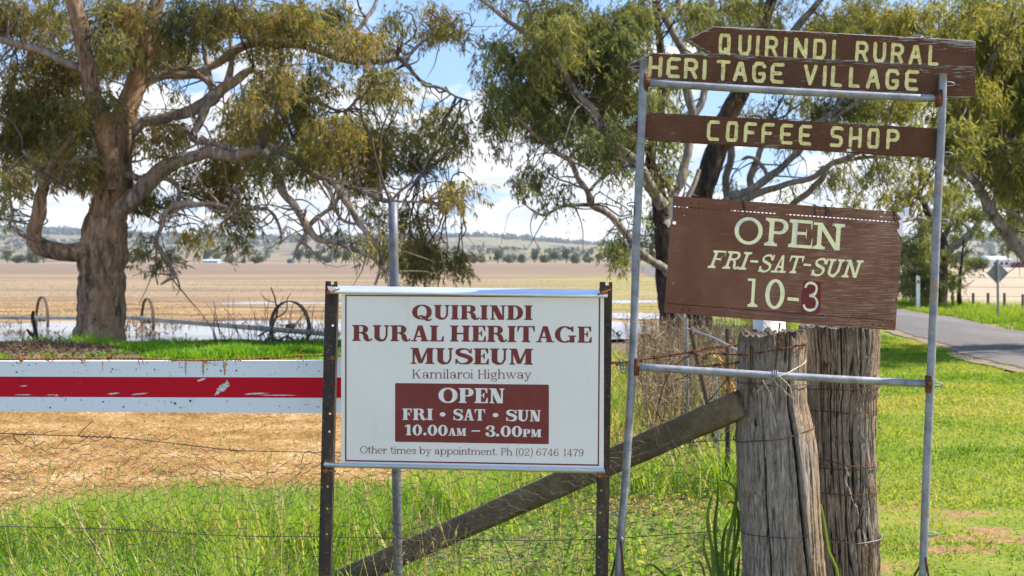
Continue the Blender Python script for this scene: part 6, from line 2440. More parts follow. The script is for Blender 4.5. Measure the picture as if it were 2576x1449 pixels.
mb.build('repainted_patch', NT('dark_red_brown_patch').base((.15, .016, .014), .5), panel)
# bare corner where the paint has gone
mb = MB()
rc = np.random.default_rng(4)
edge_pts = [(2132, 262), (2148, 266), (2144, 380), (2140, 470), (2128, 468), (2112, 452), (2104, 440), (2094, 405), (2112, 396), (2118, 360), (2102, 340), (2128, 320), (2112, 300), (2098, 285), (2086, 270), (2100, 262)]
pts = [Z2(x + rc.normal() * 2, y + rc.normal() * 2) for x, y in edge_pts]
v = OP([p[0] for p in pts], [p[1] for p in pts], .0004)
mb.add(v, [list(range(len(pts)))[::-1]])
for x, y, s in ((1990, 262, 9), (1985, 272, 6), (1068, 188, 5), (990, 184, 6), (2070, 300, 5), (284, 290, 5)):
    pts = [Z2(x + s * math.cos(q) * rc.uniform(.6, 1.4), y + s * .6 * math.sin(q) * rc.uniform(.6, 1.4)) for q in np.linspace(0, 6.28, 9)[:-1]]
    v = OP([p[0] for p in pts], [p[1] for p in pts], .0004)
    mb.add(v, [list(range(8))[::-1]])
mb.build('bare_patch', flake_white, panel)
for x0, y0, x1, y1 in ((784, 158, 805, 300), (1388, 200, 1448, 266), (1482, 204, 1560, 396), (2062, 258, 2102, 412)):
    mb = MB()
    a = [OP(*Z2(x0 + 8, y0 + 92), .002), OP(*Z2(x0 + 2, y0 + 30), .003), OP(*Z2(x0 - 2, y0 - 2), .002), OP(*Z2(x0 - 2, y0 - 6), -.02)]
    add_tube(mb, a, .0021, 5)
    b2 = [OP(*Z2(x0 - 4, y0 - 4), .003), OP(*Z2(x0 + (x1 - x0) * .5, y0 + (y1 - y0) * .4), .012), OP(*Z2(x1, y1), .006)]
    add_tube(mb, smooth_path(b2, 6), np.linspace(.0022, .0008, 13), 5)
    mb.build('cable_tie', black_plastic, t, smooth=True)
mb = MB()
add_tube(mb, smooth_path([OP(*Z2(x, y), .003) for x, y in ((672, 1066), (664, 1082), (690, 1100), (900, 1122), (1200, 1148), (1430, 1158), (1482, 1146), (1490, 1134), (1474, 1132))], 5), .0011, 5)
mb.build('wire', galv, t, smooth=True)
lead = [OP(*Z2(*p), .003) for p in ((2150, 230), (2196, 214), (2188, 280), (2160, 300))]
mb = MB()
mb.add(np.concatenate([lead, np.array(lead) - OP.n * .003]), [[3, 2, 1, 0], [4, 5, 6, 7], [0, 1, 5, 4], [1, 2, 6, 5], [2, 3, 7, 6], [3, 0, 4, 7]])
mb.build('hanger_plate', alu, t)
mb = MB()
lead = [OP(*Z2(*p), .002) for p in ((176, 140), (190, 140), (184, 330), (168, 345))]
mb.add(np.concatenate([lead, np.array(lead) - OP.n * .004]), [[3, 2, 1, 0], [4, 5, 6, 7], [0, 1, 5, 4], [1, 2, 6, 5], [2, 3, 7, 6], [3, 0, 4, 7]])
mb.build('hanger_plate', galv, t)

# chains
def link_mesh():
    pts = []
    for q in np.linspace(0, 2 * math.pi, 15):
        x = math.cos(q) * .0058
        z = math.sin(q) * .0082 + (.0055 if math.sin(q) > 0 else -.0055)
        pts.append((x, 0, z))
    return pts


def chain(name, label, a, b, n, sag=0.0, scale=1.0):
    a, b = np.array(a), np.array(b)
    t = thing(name, label, 'chain', a)
    first = None
    ps = [a + (b - a) * q + np.array((0, 0, -sag * 4 * q * (1 - q))) for q in np.linspace(0, 1, n + 1)]
    for i in range(n):
        c = (ps[i] + ps[i + 1]) / 2
        dv = Vector(ps[i + 1] - ps[i])
        ln = dv.length
        if first is None:
            mb = MB()
            k_ = ln * 1.28 / .0274
            add_tube(mb, np.array(link_mesh()) * (k_ if k_ < 1.6 else 1.6) * scale, .0018, 6, 0, False)
            o = mb.build('link', rust, None, base=(0, 0, 0), smooth=True)
            first = o
        else:
            o = first.copy()
            COL.objects.link(o)
        o.parent = t
        o.location = Vector(c - a)
        q = dv.to_track_quat('Z', 'Y') @ Matrix.Rotation(math.radians(90 if i % 2 else 20), 3, 'Z').to_quaternion()
        o.rotation_mode = 'QUATERNION'
        o.rotation_quaternion = q
    return t


chain('chain', 'rusty chain holding the left corner of the hanging OPEN sign', P(1619, 362, 4.002), P(1690, 492, 3.998), 10, .006)
chain('chain', 'rusty chain holding the right corner of the hanging OPEN sign', P(2354, 418, 4.0), P(2283, 528, 3.99), 10, .006)
chain('chain', 'rusty chain hanging down the front corner post to the lower crossbar', P(1962, 812, 4.03), P(1950, 938, 4.018), 10, -.004, .8)


# ------------------------------------------------------------------ timber corner posts
def timber_post(name, label, left, right, d, seed, nth=420, nh=640, cracks=26, slab_at=None, top_rag=.02, rough=1.0):
    """left/right: outline (v -> u) in photo units; fissured, ragged-topped log"""
    lv, rv_ = np.array(left, float), np.array(right, float)
    v0 = min(lv[0, 0], rv_[0, 0])
    v1 = 1449.0
    zt, z1 = P(0, v0, d)[2], P(0, v1, d)[2]
    zb = -.3
    zs = np.linspace(zt, zb, nh)
    vs = HOR + (EYE - zs) * F / d
    ul = np.interp(vs, lv[:, 0], lv[:, 1])
    ur = np.interp(vs, rv_[:, 0], rv_[:, 1])
    cxs = ((ul + ur) / 2 - 1288) / F * d
    rad = (ur - ul) / 2 / F * d
    base = np.array((cxs[-1], d, 0.0))
    r = np.random.default_rng(seed)
    th = np.linspace(0, 2 * math.pi, nth, endpoint=False)
    T, Z = np.meshgrid(th, zs)
    C2 = np.stack([np.cos(T).ravel() * 2.2 + 9, np.sin(T).ravel() * 2.2 + 9, Z.ravel() * .55], -1)
    wav = fbm(np.stack([T.ravel() * 0 + seed, np.cos(T).ravel() * 1.6, Z.ravel() * 4.0], -1), 4, seed) - .5
    fine = fbm(np.stack([np.cos(T).ravel() * 17 + wav * 5, np.sin(T).ravel() * 17 + wav * 5, Z.ravel() * 5], -1), 4, seed + 1) - .5
    fib = fbm(np.stack([np.cos(T).ravel() * 48 + wav * 10, np.sin(T).ravel() * 48 + wav * 10, Z.ravel() * 12.0], -1), 3, seed + 5) - .5
    big = fbm(C2, 3, seed + 2) - .5
    disp = .016 * big + rough * (.014 * fine + .009 * fib)
    ridge = np.abs(fbm(np.stack([np.cos(T).ravel() * 6 + wav * 1.2, np.sin(T).ravel() * 6 + wav * 1.2, Z.ravel() * 1.1], -1), 2, seed + 9) - .5)
    fiss = np.clip(1 - ridge / .035, 0, 1)
    disp = disp - .014 * rough * fiss
    crack = np.clip(fiss * .7 * rough + np.clip(-(fine + fib * .8) * 3.2 - .18, 0, 1) * rough, 0, 1)
    disp = disp.reshape(T.shape)
    crack = crack.reshape(T.shape)
    # long drying cracks
    for _ in range(cracks):
        a0 = r.random() * 2 * math.pi
        zc, ln = r.uniform(zb, zt), r.uniform(.15, .7)
        w = r.uniform(.012, .035)
        path = a0 + .06 * (fbm(np.stack([zs * 2.2, zs * 0 + a0], -1), 3, seed + 3) - .5) * 2
        dd = np.abs((T - path[:, None] + math.pi) % (2 * math.pi) - math.pi)
        tap = np.clip(1 - ((Z - zc) / ln) ** 2, 0, 1)
        cut = np.clip(1 - dd / (w * (tap + 1e-3)), 0, 1) * (tap > 0)
        disp -= .016 * cut ** .7
        crack = np.maximum(crack, cut ** .8)
    if slab_at is not None:        # a long split slab on the right hand side
        a_sl, z_sl = slab_at
        edge = a_sl + .28 * np.clip((z_sl - Z) / .9, 0, 1)
        rel = (T - edge + math.pi) % (2 * math.pi) - math.pi
        disp += np.where((rel > 0) & (rel < 1.5), .016 * np.clip((z_sl + .1 - Z) / .25, 0, 1), 0)
        cut = np.clip(1 - np.abs(rel) / .05, 0, 1)
        disp -= .03 * cut
        crack = np.maximum(crack, cut)
    # ragged, weathered top
    rag = top_rag * (fbm(np.stack([np.cos(th) * 9, np.sin(th) * 9], -1), 3, seed + 7) - .5) * 2.6
    topf = np.clip((Z - (zt - .06)) / .06, 0, 1)
    Zd = Z + topf * rag[None, :]
    R_ = rad[:, None] * (1 + 0 * T) + disp
    R_ = R_ * (1 - .05 * topf ** 2)
    X_ = cxs[:, None] + R_ * np.cos(T)
    Y_ = d + R_ * np.sin(T)
    v = np.stack([X_, Y_, Zd], -1).reshape(-1, 3)
    i = np.arange(nh - 1)[:, None] * nth
    j = np.arange(nth)[None]
    k_ = (j + 1) % nth
    f = np.stack([i + j, i + nth + j, i + nth + k_, i + k_], -1).reshape(-1, 4)
    t = thing(name, label, 'post', base)
    mb = MB()
    mb.add(v, f, 0, crack.ravel())
    # sunken splintered top
    m_ = 14
    ring0 = mb.n - nth
    rows = []
    for q in range(1, m_):
        k2 = 1 - q / m_
        xx = cxs[0] + (X_[0] - cxs[0]) * k2
        yy = d + (Y_[0] - d) * k2
        hz = zt + rag * k2 - .012 * (1 - k2) + .022 * (fbm(np.stack([xx * 60, yy * 60], -1), 3, seed + 4) - .5)
        rows.append(np.stack([xx, yy, hz], -1))
    tv = np.concatenate([v[:nth]] + rows)
    ii = np.arange(m_ - 1)[:, None] * nth
    f = np.stack([ii + j, ii + k_, ii + nth + k_, ii + nth + j], -1).reshape(-1, 4)
    mb.add(tv, f, 0, np.concatenate([np.full(nth, .2)] + [np.clip(.2 + 1.6 * (fbm(np.stack([q[:, 0] * 90, q[:, 1] * 90], -1), 2, 3) - .4), 0, .9) for q in rows]))
    mb.build('shaft', timber, t, smooth=True, attr='tint')

    def surf(u, v_):
        """point on the front of the post at a photo position"""
        c = np.interp(v_, vs, cxs)
        rr_s = np.interp(v_, vs, rad)
        x = (u - 1288) / F * (d - rr_s * .6)
        q = np.clip((x - c) / rr_s, -1, 1)
        dd = d - rr_s * math.sqrt(max(0, 1 - q * q)) - .006
        return np.array((c + q * (rr_s + .006), dd, EYE - (v_ - HOR) / F * dd))

    def wrap(vl, vr, rad_w=.0022, mat=rust, sag=0.0, n=30, nm='wire_wrap'):
        """wire that runs right round the post; vl / vr = height at the left and right edge"""
        pts = []
        zl, zr = EYE - (vl - HOR) / F * d, EYE - (vr - HOR) / F * d
        vm = (vl + vr) / 2
        c = np.interp(vm, vs, cxs)
        rr_s = np.interp(vm, vs, rad) + .011
        for a in np.linspace(0, 2 * math.pi, n * 2):
            zz_ = (zl + zr) / 2 + (zr - zl) / 2 * math.cos(a) - sag * max(0, -math.sin(a))
            pts.append((c + rr_s * math.cos(a), d + rr_s * math.sin(a), zz_ + .002 * math.sin(a * 5)))
        mb = MB()
        add_tube(mb, pts, rad_w, 6, 0, False)
        return mb.build(nm, mat, t, smooth=True)
    return t, surf, wrap


front, fsurf, fwrap = timber_post('timber_post', 'front weathered grey timber corner post with ragged dark top and wire wrapped round it',
                                  [(838, 1859), (930, 1858), (1100, 1854), (1220, 1859), (1300, 1866), (1449, 1871)],
                                  [(838, 2029), (930, 2024.5), (1010, 2024), (1075, 2036), (1150, 2043), (1290, 2052), (1449, 2065)], 4.185, 11, slab_at=(5.0, .98), top_rag=.016, cracks=22, rough=.6)
fwrap(1106, 1068, .0021)
fwrap(1333, 1322, .0018, dark_wire)
fwrap(958, 962, .002, dark_wire)
back, bsurf, bwrap = timber_post('timber_post', 'rear thicker timber corner post with deeply furrowed grain, right of the front one',
                                 [(820, 2008), (900, 2022), (1100, 2030), (1300, 2040), (1449, 2050)],
                                 [(820, 2210), (925, 2204), (985, 2207), (1000, 2200), (1124, 2197), (1324, 2207), (1449, 2212)], 4.50, 23, cracks=24, top_rag=.012, rough=1.1)
for vl, vr in ((974, 962), (1026, 1027), (1141, 1170), (1168, 1162), (1229, 1224), (1340, 1348)):
    bwrap(vl, vr, .002)
bwrap(1344, 1344, .0016, galv)
mb = MB()
add_tube(mb, smooth_path([bsurf(2205, 1224) + (.0, -.01, 0), P(2218, 1196, 4.36), P(2230, 1172, 4.35), P(2225, 1164, 4.35), P(2232, 1157, 4.35), P(2244, 1158, 4.35), P(2254, 1156, 4.35), P(2262, 1169, 4.35)], 5), .0011, 5)
add_tube(mb, smooth_path([bsurf(2160, 1228) + (0, -.004, 0), P(2190, 1200, 4.33), P(2204, 1175, 4.34), P(2203, 1160, 4.36)], 5), .0011, 5)
mb.build('loose_wire', galv, back, smooth=True)
mb = MB()
for pts in ([(2115, 1170), (2120, 1190), (2116, 1210), (2126, 1232), (2134, 1262)], [(2116, 1172), (2124, 1194), (2126, 1196)]):
    add_tube(mb, smooth_path([bsurf(u, v) + (0, -.004, 0) for u, v in pts], 5), .0016, 5)
mb.build('frayed_string', pale_twine, back, smooth=True)
mb = MB()
for k_, (u0, v0, v1) in enumerate(((1890, 866, 990), (1886, 868, 1050), (1894, 960, 1010))):
    add_tube(mb, smooth_path([fsurf(u0 + 3 * math.sin(q * 5 + k_), v0 + (v1 - v0) * q) + (0, -.004, 0) for q in np.linspace(0, 1, 8)], 4), .0018, 5)
mb.build('loose_wire', rust, front, smooth=True)

# white pipe stub standing behind the front post
b_ = np.array(((1935.5 - 1288) / F * 4.395, 4.395, 0))
t = thing('plastic_pipe', 'white rough plastic pipe standing behind the front timber corner post', 'pipe', b_)
mb = MB()
top = P(1935.5, 742, 4.395)
v, f, _, _ = tube([b_ - (0, 0, .3), (b_ + top) / 2, top], .0605, 32)
mb.add(v, f)
v2, f2, _, _ = tube([top - (0, 0, .2), top], .055, 32)
mb.add(v2, f2[:, ::-1])
k0 = len(v) - 32
mb.f.append(np.array([(k0 + i, k0 + (i + 1) % 32, len(v) + 32 + (i + 1) % 32, len(v) + 32 + i) for i in range(32)]))
mb.m.append(np.zeros(32, int))
mb.build('shaft', white_pvc, t, smooth=True)

# diagonal brace between the corner post and the ground
up_a, lo_a = P(1862, 980, 4.17), P(1862, 1056, 4.17)
up_b, lo_b = P(850, 1434, 5.30), P(850, 1500, 5.30)
axis = up_b - up_a
axis /= np.linalg.norm(axis)
hw_v = (up_a - lo_a)
upv = hw_v - axis * hw_v.dot(axis)
H_ = np.linalg.norm(upv)
upv /= H_
sidev = np.cross(axis, upv)
if sidev[1] < 0:
    sidev = -sidev
Ln = np.linalg.norm(up_b - up_a)
mb = MB()
ns, nc = 150, 36
s_ = np.linspace(0, 1, ns)
prof = []
for q in range(nc):
    a = q / nc * 2 * math.pi
    x = math.copysign(abs(math.cos(a)) ** .35, math.cos(a)) * .058
    y = math.copysign(abs(math.sin(a)) ** .35, math.sin(a)) * H_ / 2
    prof.append((x, y))
prof = np.array(prof)
cen = up_a[None] + axis[None] * (s_ * Ln)[:, None] - upv * H_ / 2
SV = np.repeat(s_, nc) * Ln
PR_ = np.tile(prof, (ns, 1))
nz = fbm(np.stack([SV * 7, PR_[:, 0] * 30, PR_[:, 1] * 30], -1), 4, 41) - .5
nz2 = fbm(np.stack([SV * 40, PR_[:, 0] * 70, PR_[:, 1] * 70], -1), 2, 43) - .5
sc = (1 + .12 * nz + .07 * nz2)
v = np.repeat(cen, nc, 0) + sidev * (PR_[:, 0] * sc)[:, None] + upv * (PR_[:, 1] * sc)[:, None]
v += axis * (.012 * (fbm(PR_ * 40, 3, 5) - .5))[:, None]
i = np.arange(ns - 1)[:, None] * nc
j = np.arange(nc)[None]
mb.add(v, np.stack([i + j, i + (j + 1) % nc, i + nc + (j + 1) % nc, i + nc + j], -1).reshape(-1, 4))
mb.f += [np.array([list(range(nc))[::-1]]), np.array([list(range((ns - 1) * nc, ns * nc))])]
mb.m += [np.array([0]), np.array([0])]
gp = np.array(((up_a + up_b) / 2))
t = tag(mb.build('timber_brace', brace_mat, None, base=(up_b[0], up_b[1], 0), smooth=True), 'rough brown diagonal timber brace leaning from the ground to the front corner post', 'brace')

# ------------------------------------------------------------------ fence wires
WD = 4.13


def wire_curve(pts, d=WD, n=6):
    return smooth_path([P(p[0], p[1], p[2] if len(p) > 2 else d) for p in pts], n)


def twisted(mb, path, r_=.0014, pitch=.03, off=.0016, n=6):
    p = np.asarray(path)
    seg = np.linalg.norm(np.diff(p, axis=0), axis=1)
    s = np.concatenate([[0], np.cumsum(seg)])
    m_ = int(s[-1] / .006) + 2
    q = np.linspace(0, s[-1], m_)
    pp = np.stack([np.interp(q, s, p[:, a]) for a in range(3)], -1)
    for ph in (0, math.pi):
        a = q / pitch * 2 * math.pi + ph
        w = pp + np.stack([0 * a, np.cos(a) * off, np.sin(a) * off], -1)
        add_tube(mb, w, r_, 5, 0, False)
    return pp


def barb_mesh(seed):
    r_ = np.random.default_rng(seed)
    mb = MB()
    for k_ in range(2):
        a0 = r_.random() * 6.28
        loop = [(.0035 * math.sin(q * 1.0) * 0 + (q / 12.6 - .5) * .012 + k_ * .002, .0034 * math.cos(q + a0), .0034 * math.sin(q + a0)) for q in np.linspace(0, 12.6, 26)]
        add_tube(mb, loop, .0012, 5)
        for end, sg in ((loop[0], -1), (loop[-1], 1)):
            dv = r_.normal(size=3) * np.array((.35, .6, 1))
            dv /= np.linalg.norm(dv)
            add_tube(mb, [end, np.array(end) + dv * .016], np.array((.0012, .0005)), 5)
    return mb


def barbed(name, label, pts, mat, spacing=.125, r_=.0014, seed=1, skip=0.0, d=WD):
    path = wire_curve(pts, d)
    mid_ = path[len(path) // 2]
    t = thing(name, label, 'wire', mid_)
    mb = MB()
    pp = twisted(mb, path, r_)
    mb.build('strand', mat, t, smooth=True)
    r2 = np.random.default_rng(seed)
    L = np.linalg.norm(np.diff(pp, axis=0), axis=1).sum()
    s = np.concatenate([[0], np.cumsum(np.linalg.norm(np.diff(pp, axis=0), axis=1))])
    protos_ = []
    x = spacing * .4
    while x < L:
        c = np.array([np.interp(x, s, pp[:, a]) for a in range(3)])
        if len(protos_) < 3:
            mb = barb_mesh(seed * 10 + len(protos_))
            o = mb.build('barb', mat, None, base=(0, 0, 0), smooth=True)
            protos_.append(o)
        else:
            o = protos_[int(r2.integers(0, 3))].copy()
            COL.objects.link(o)
        o.parent = t
        o.location = Vector(c - mid_)
        o.scale = (1.4, 1.4, 1.4)
        o.rotation_euler = (r2.random() * 6.28, r2.normal() * .3, r2.normal() * .3)
        x += spacing * (1 + r2.normal() * .12)
    return t


barbed('barbed_wire', 'orange-rusty barbed wire along the top of the red and white barrier board', [(-120, 905), (0, 903.5), (160, 902), (320, 900.5), (460, 906.5), (560, 905.5), (644, 902.5), (740, 896.5), (815, 894.5), (1000, 900), (1300, 908), (1537, 911), (1577, 909.5), (1689, 894), (1755, 884), (1858, 866)], rust_bright, .107, .0021, 3)
barbed('barbed_wire', 'dark rusty barbed wire tangle wound round the front corner post', [(1535, 914, 4.11), (1560, 915, 4.11), (1600, 908, 4.11), (1689, 893, 4.1), (1738, 886, 4.1), (1757, 893, 4.1), (1772, 904, 4.09), (1776, 893, 4.09), (1800, 889.5, 4.08), (1858, 892, 4.045), (1900, 889, 4.02), (1945, 881, 4.015), (1990, 873, 4.03), (2030, 865, 4.11)], rust, .07, .0016, 5)
barbed('barbed_wire', 'short rusty barbed wire end hanging below the galvanised crossbar by the front corner post', [(1735, 922, 4.12), (1777, 921, 4.12), (1820, 917, 4.12), (1856, 912, 4.12)], rust, .07, .0015, 7)
mb = MB()
twisted(mb, wire_curve([(1698, 956), (1715, 952), (1728, 945), (1734, 938), (1731, 930)]), .0014)
twisted(mb, wire_curve([(1728, 945), (1736, 952), (1740, 950)]), .0012)
o = tag(mb.build('wire_offcut', rust, None, base=P(1720, 945, WD), smooth=True), 'little rusty twist of wire hanging just under the lower crossbar', 'wire')
mb = MB()
add_tube(mb, wire_curve([(1856, 868, 4.1), (1848, 869), (1800, 872), (1764, 880), (1730, 897), (1697, 922), (1676, 955), (1664, 990), (1656, 1020), (1656, 1042), (1668, 1060, 4.3)]), .0021, 6)
t = tag(mb.build('wire_loop', rust, None, base=P(1700, 960, WD), smooth=True), 'large open loop of rusty plain wire left of the front corner post', 'wire')
mb = MB()
add_tube(mb, wire_curve([(1855, 908, 4.1), (1848, 926, 4.11), (1830, 952, 4.12), (1800, 990, 4.14), (1776, 1014, 4.2)]), .0022, 6)
t = tag(mb.build('brace_wire', dark_wire, None, base=P(1810, 970, WD), smooth=True), 'dark wire running down from the front corner post behind the top of the timber brace', 'wire')


def helix_on(mb, path, i0, i1, turns, r0, r_):
    p = np.asarray(path)
    q = np.linspace(i0, i1, turns * 10)
    pp = np.stack([np.interp(q, np.arange(len(p)), p[:, a]) for a in range(3)], -1)
    a = np.linspace(0, turns * 2 * math.pi, len(q))
    add_tube(mb, pp + np.stack([a * 0, np.cos(a) * r0, np.sin(a) * r0], -1), r_, 5)


def plain_wire(name, label, pts, r_, mat, twists=(), tails=()):
    path = wire_curve(pts)
    mid_ = path[len(path) // 2]
    t = thing(name, label, 'wire', mid_)
    mb = MB()
    add_tube(mb, path, r_, 6, 0, False)
    mb.build('strand', mat, t, smooth=True)
    for (u0, u1, n, tmat) in twists:
        us = np.array([q[0] / q[1] * F + 1288 for q in path])
        i0, i1 = np.interp(u0, us, np.arange(len(us))), np.interp(u1, us, np.arange(len(us)))
        mb = MB()
        helix_on(mb, path, i0, i1, n, .0042, .0014)
        mb.build('knot', tmat, t, smooth=True)
    for tl_ in tails:
        mb = MB()
        add_tube(mb, wire_curve(tl_[0]), tl_[1], 5)
        mb.build('wire_end', rust, t, smooth=True)
    return t


plain_wire('plain_wire', 'dark plain wire with rusty twisted joins along the top of the netting', [(-140, 1087), (0, 1090), (100, 1094), (200, 1097), (320, 1103), (450, 1117), (580, 1132), (644, 1134.5), (815, 1138), (1000, 1141), (1300, 1146), (1532, 1141.5), (1620, 1130), (1703, 1117), (1780, 1110), (1852, 1106)], .0017, dark_wire,
           [(30, 62, 4, rust), (196, 290, 7, rust), (575, 600, 3, rust)],
           [([(33, 1094), (38, 1104), (52, 1115)], .0018), ([(60, 1098), (68, 1088), (80, 1087), (86, 1092)], .0017), ([(195, 1097), (212, 1078), (234, 1058)], .0016), ([(275, 1103), (280, 1086), (290, 1079)], .0012), ([(108, 1092), (125, 1086), (148, 1082)], .0013), ([(85, 1096), (88, 1115), (87, 1133)], .0008), ([(5, 1090), (18, 1084), (24, 1079)], .0011)])
plain_wire('plain_wire', 'thin dark lower wire crossing in front of the long grass, with a central join', [(-140, 1322), (0, 1324), (285, 1331), (400, 1337), (500, 1344), (644, 1349), (800, 1350), (989, 1354), (1150, 1358), (1288, 1360), (1498, 1357), (1640, 1348), (1763, 1339), (1868, 1332)], .0015, dark_wire, [(283, 350, 6, dark_wire), (955, 990, 4, rust)], [([(940, 1362), (960, 1356), (985, 1352)], .001)])
mb = MB()
add_tube(mb, wire_curve([(1852, 1066, 4.12), (1820, 1092), (1795, 1102), (1760, 1108)]), .0013, 5)
add_tube(mb, wire_curve([(1800, 1113), (1820, 1122), (1850, 1140, 4.13)]), .0013, 5)
t = tag(mb.build('tie_wire', galv, None, base=P(1820, 1100, WD), smooth=True), 'pale tie wires fixing the netting corner to the front corner post', 'wire')

# ------------------------------------------------------------------ wire netting
rn = np.random.default_rng(19)
cell = 29.0


def top_edge(u):
    return np.interp(u, [-160, 0, 200, 320, 450, 500, 565, 644, 720, 780, 850, 1000, 1400, 1535, 1600, 1700, 1760, 1823, 1850],
                     [1090, 1092, 1104, 1106, 1093, 1100, 1134, 1178, 1165, 1138, 1135, 1145, 1150, 1118, 1112, 1100, 1106, 1116, 1120])


def net_pt(u, v):
    k_ = np.array([[u / 130, v / 130]])
    du = (fbm(k_, 3, 51)[0] - .5) * 60 + (vnoise(k_ * 6, 53)[0] - .5) * 17
    dv = (fbm(k_, 3, 52)[0] - .5) * 50 + (vnoise(k_ * 6, 54)[0] - .5) * 15
    dd = WD - .004 - .03 * (fbm(k_ * .8, 3, 55)[0] - .3) - .03 * max(0, (v - 1250) / 200)
    return P(u + du, v + dv, dd)


mb = MB()
hh = cell * .9
ncols = int((1828 + 150) / (cell * .92))
rows_ = 23
nodes = {}


def node(i, j, part):
    """j-th column, i-th cell down; the twisted pairs lie along the fence"""
    key = (i, j, part)
    if key not in nodes:
        u = -150 + j * cell * .92 + part * cell * .40
        te_ = top_edge(u)
        q = (i + (.5 if j % 2 else 0)) / rows_
        nodes[key] = net_pt(u, te_ + (1660 - te_) * q)
    return nodes[key]


for j in range(ncols):
    for i in range(rows_):
        if rn.random() < .012:
            continue
        a, b = node(i, j, 0), node(i, j, 1)
        add_tube(mb, [a, (a + b) / 2 + rn.normal(size=3) * .0012, b], .0014, 4, 0, False)
        if j + 1 < ncols:
            for y in ((i, i + 1) if j % 2 else (i - 1, i)):
                if 0 <= y < rows_:
                    c = node(y, j + 1, 0)
                    m_ = (b + c) / 2 + rn.normal(size=3) * .002
                    add_tube(mb, [b, m_, c], .00085, 3, 0, False)
    if j + 1 < ncols:
        add_tube(mb, [node(0, j, 1), node(0, j + 1, 0)], .001, 3, 0, False)
# slumped second fold over the brace
for _ in range(150):
    u, v = rn.uniform(1090, 1830), rn.uniform(1150, 1449)
    if v < 1500 - (u - 700) * .38:
        continue
    a = net_pt(u, v) + (0, -.02, 0)
    b = a + rn.normal(size=3) * (.03, .008, .02)
    c = b + rn.normal(size=3) * (.03, .008, .03)
    add_tube(mb, smooth_path([a, b, c], 3), .0007, 3, 0, False)
o = mb.build('wire_netting', net_wire, None, base=P(800, 1400, WD), smooth=True)
tag(o, 'sagging crumpled chicken wire netting strung along the fence in front of the grass', 'netting')

# tangle of dry grass stems caught in the netting
mb = MB()
for _ in range(230):
    cl = rn.choice(5, p=[.3, .25, .2, .15, .1])
    c = [(1010, 1400), (1080, 1370), (1500, 1290), (1640, 1150), (430, 1390)][cl]
    sp_ = [(40, 45), (45, 35), (35, 60), (60, 30), (45, 50)][cl]
    u, v = c[0] + rn.normal() * sp_[0], c[1] + rn.normal() * sp_[1]
    a = P(u, v, WD - .03)
    e = a + rn.normal(size=3) * (.06, .02, .08)
    add_tube(mb, smooth_path([a, (a + e) / 2 + rn.normal(size=3) * .02, e], 4), .0009, 3, 0, False, rn.random())
o = mb.build('dry_stems', dry_mat, None, base=P(1010, 1449, WD), attr='tint')
o['kind'] = 'stuff'
tag(o, 'wispy dry grass stems tangled in the wire netting', 'dry grass')

# twine
t = thing('twine', 'frayed pale twine and wire tying the lower crossbar to the front timber post', 'twine', P(1950, 944, 4.0))
rt = np.random.default_rng(8)
mb = MB()
for q in range(3):
    c = P(1944 + q * 5, 943 + q * .6, DF)
    add_tube(mb, [c + (math.sin(a * 1.5) * .002, math.cos(a) * .0165, math.sin(a) * .0165) for a in np.linspace(0, 2 * math.pi, 20)], .0018, 5, 0, False)
mb.build('wrap', galv, t, smooth=True)
mb = MB()
for _ in range(6):
    a = P(1950 + rt.normal() * 6, 948, DF - .017)
    e = P(1950 + rt.normal() * 32, 985 + rt.random() * 30, DF - .025 + rt.normal() * .01)
    add_tube(mb, smooth_path([a, (a + e) / 2 + rt.normal(size=3) * .008, e], 5), .0005, 4)
for pts in ([(1918, 956), (1928, 972), (1938, 990), (1946, 1016)], [(1960, 946), (1985, 970), (1992, 992)]):
    pa = wire_curve(pts, DF - .02)
    twisted(mb, pa, .0011, .02, .0011)
mb.build('frayed_ends', pale_twine, t, smooth=True)
mb = MB()
add_tube(mb, smooth_path([P(1952, 948, DF - .017), P(1975, 941, DF - .01), P(2005, 925, 4.05), P(2022, 915, 4.07), P(2027, 906, 4.1)], 5), .0016, 6)
mb.build('wire_tail', pale_twine, t, smooth=True)

# orange and yellow strip caught on the fence behind the post
k = NT('faded_orange_plastic')
strip_mat = k.base(k.ramp(k.noise(14, 4, .7), [(0.36, (.24, .075, .015)), (0.5, (.42, .18, .02)), (0.64, (.5, .32, .03))]), .6)
mb = MB()
rs2 = np.random.default_rng(2)
for pts, w in (([(1793, 884), (1803, 905), (1812, 925), (1822, 950), (1832, 975), (1842, 998)], 4.5), ([(1806, 892), (1820, 915), (1834, 945), (1846, 975), (1850, 990)], 4), ([(1800, 962), (1812, 970), (1826, 985), (1838, 1000)], 3.5)):
    d = 6.9
    vs = []
    q = smooth_path([P(u, v, d) for u, v in pts], 5)
    for i_, p in enumerate(q):
        s = w * d / F * (.6 + .5 * math.sin(i_ * 1.7) ** 2)
        tw_ = rs2.normal() * .01
        vs += [p + (-s, tw_, s * .3), p + (s, -tw_ + .01 * math.sin(i_), -s * .3)]
    n = len(q)
    vs = np.array(vs)
    f = np.array([(2 * i_, 2 * i_ + 1, 2 * i_ + 3, 2 * i_ + 2) for i_ in range(n - 1)])
    mb.add(np.concatenate([vs, vs + (0, .004, 0)]), np.concatenate([f, f[:, ::-1] + 2 * n]))
o = tag(mb.build('plastic_strip', strip_mat, None, base=P(1820, 960, 6.9)), 'torn orange and yellow plastic strip caught on the fence beside the brown stake', 'strip')


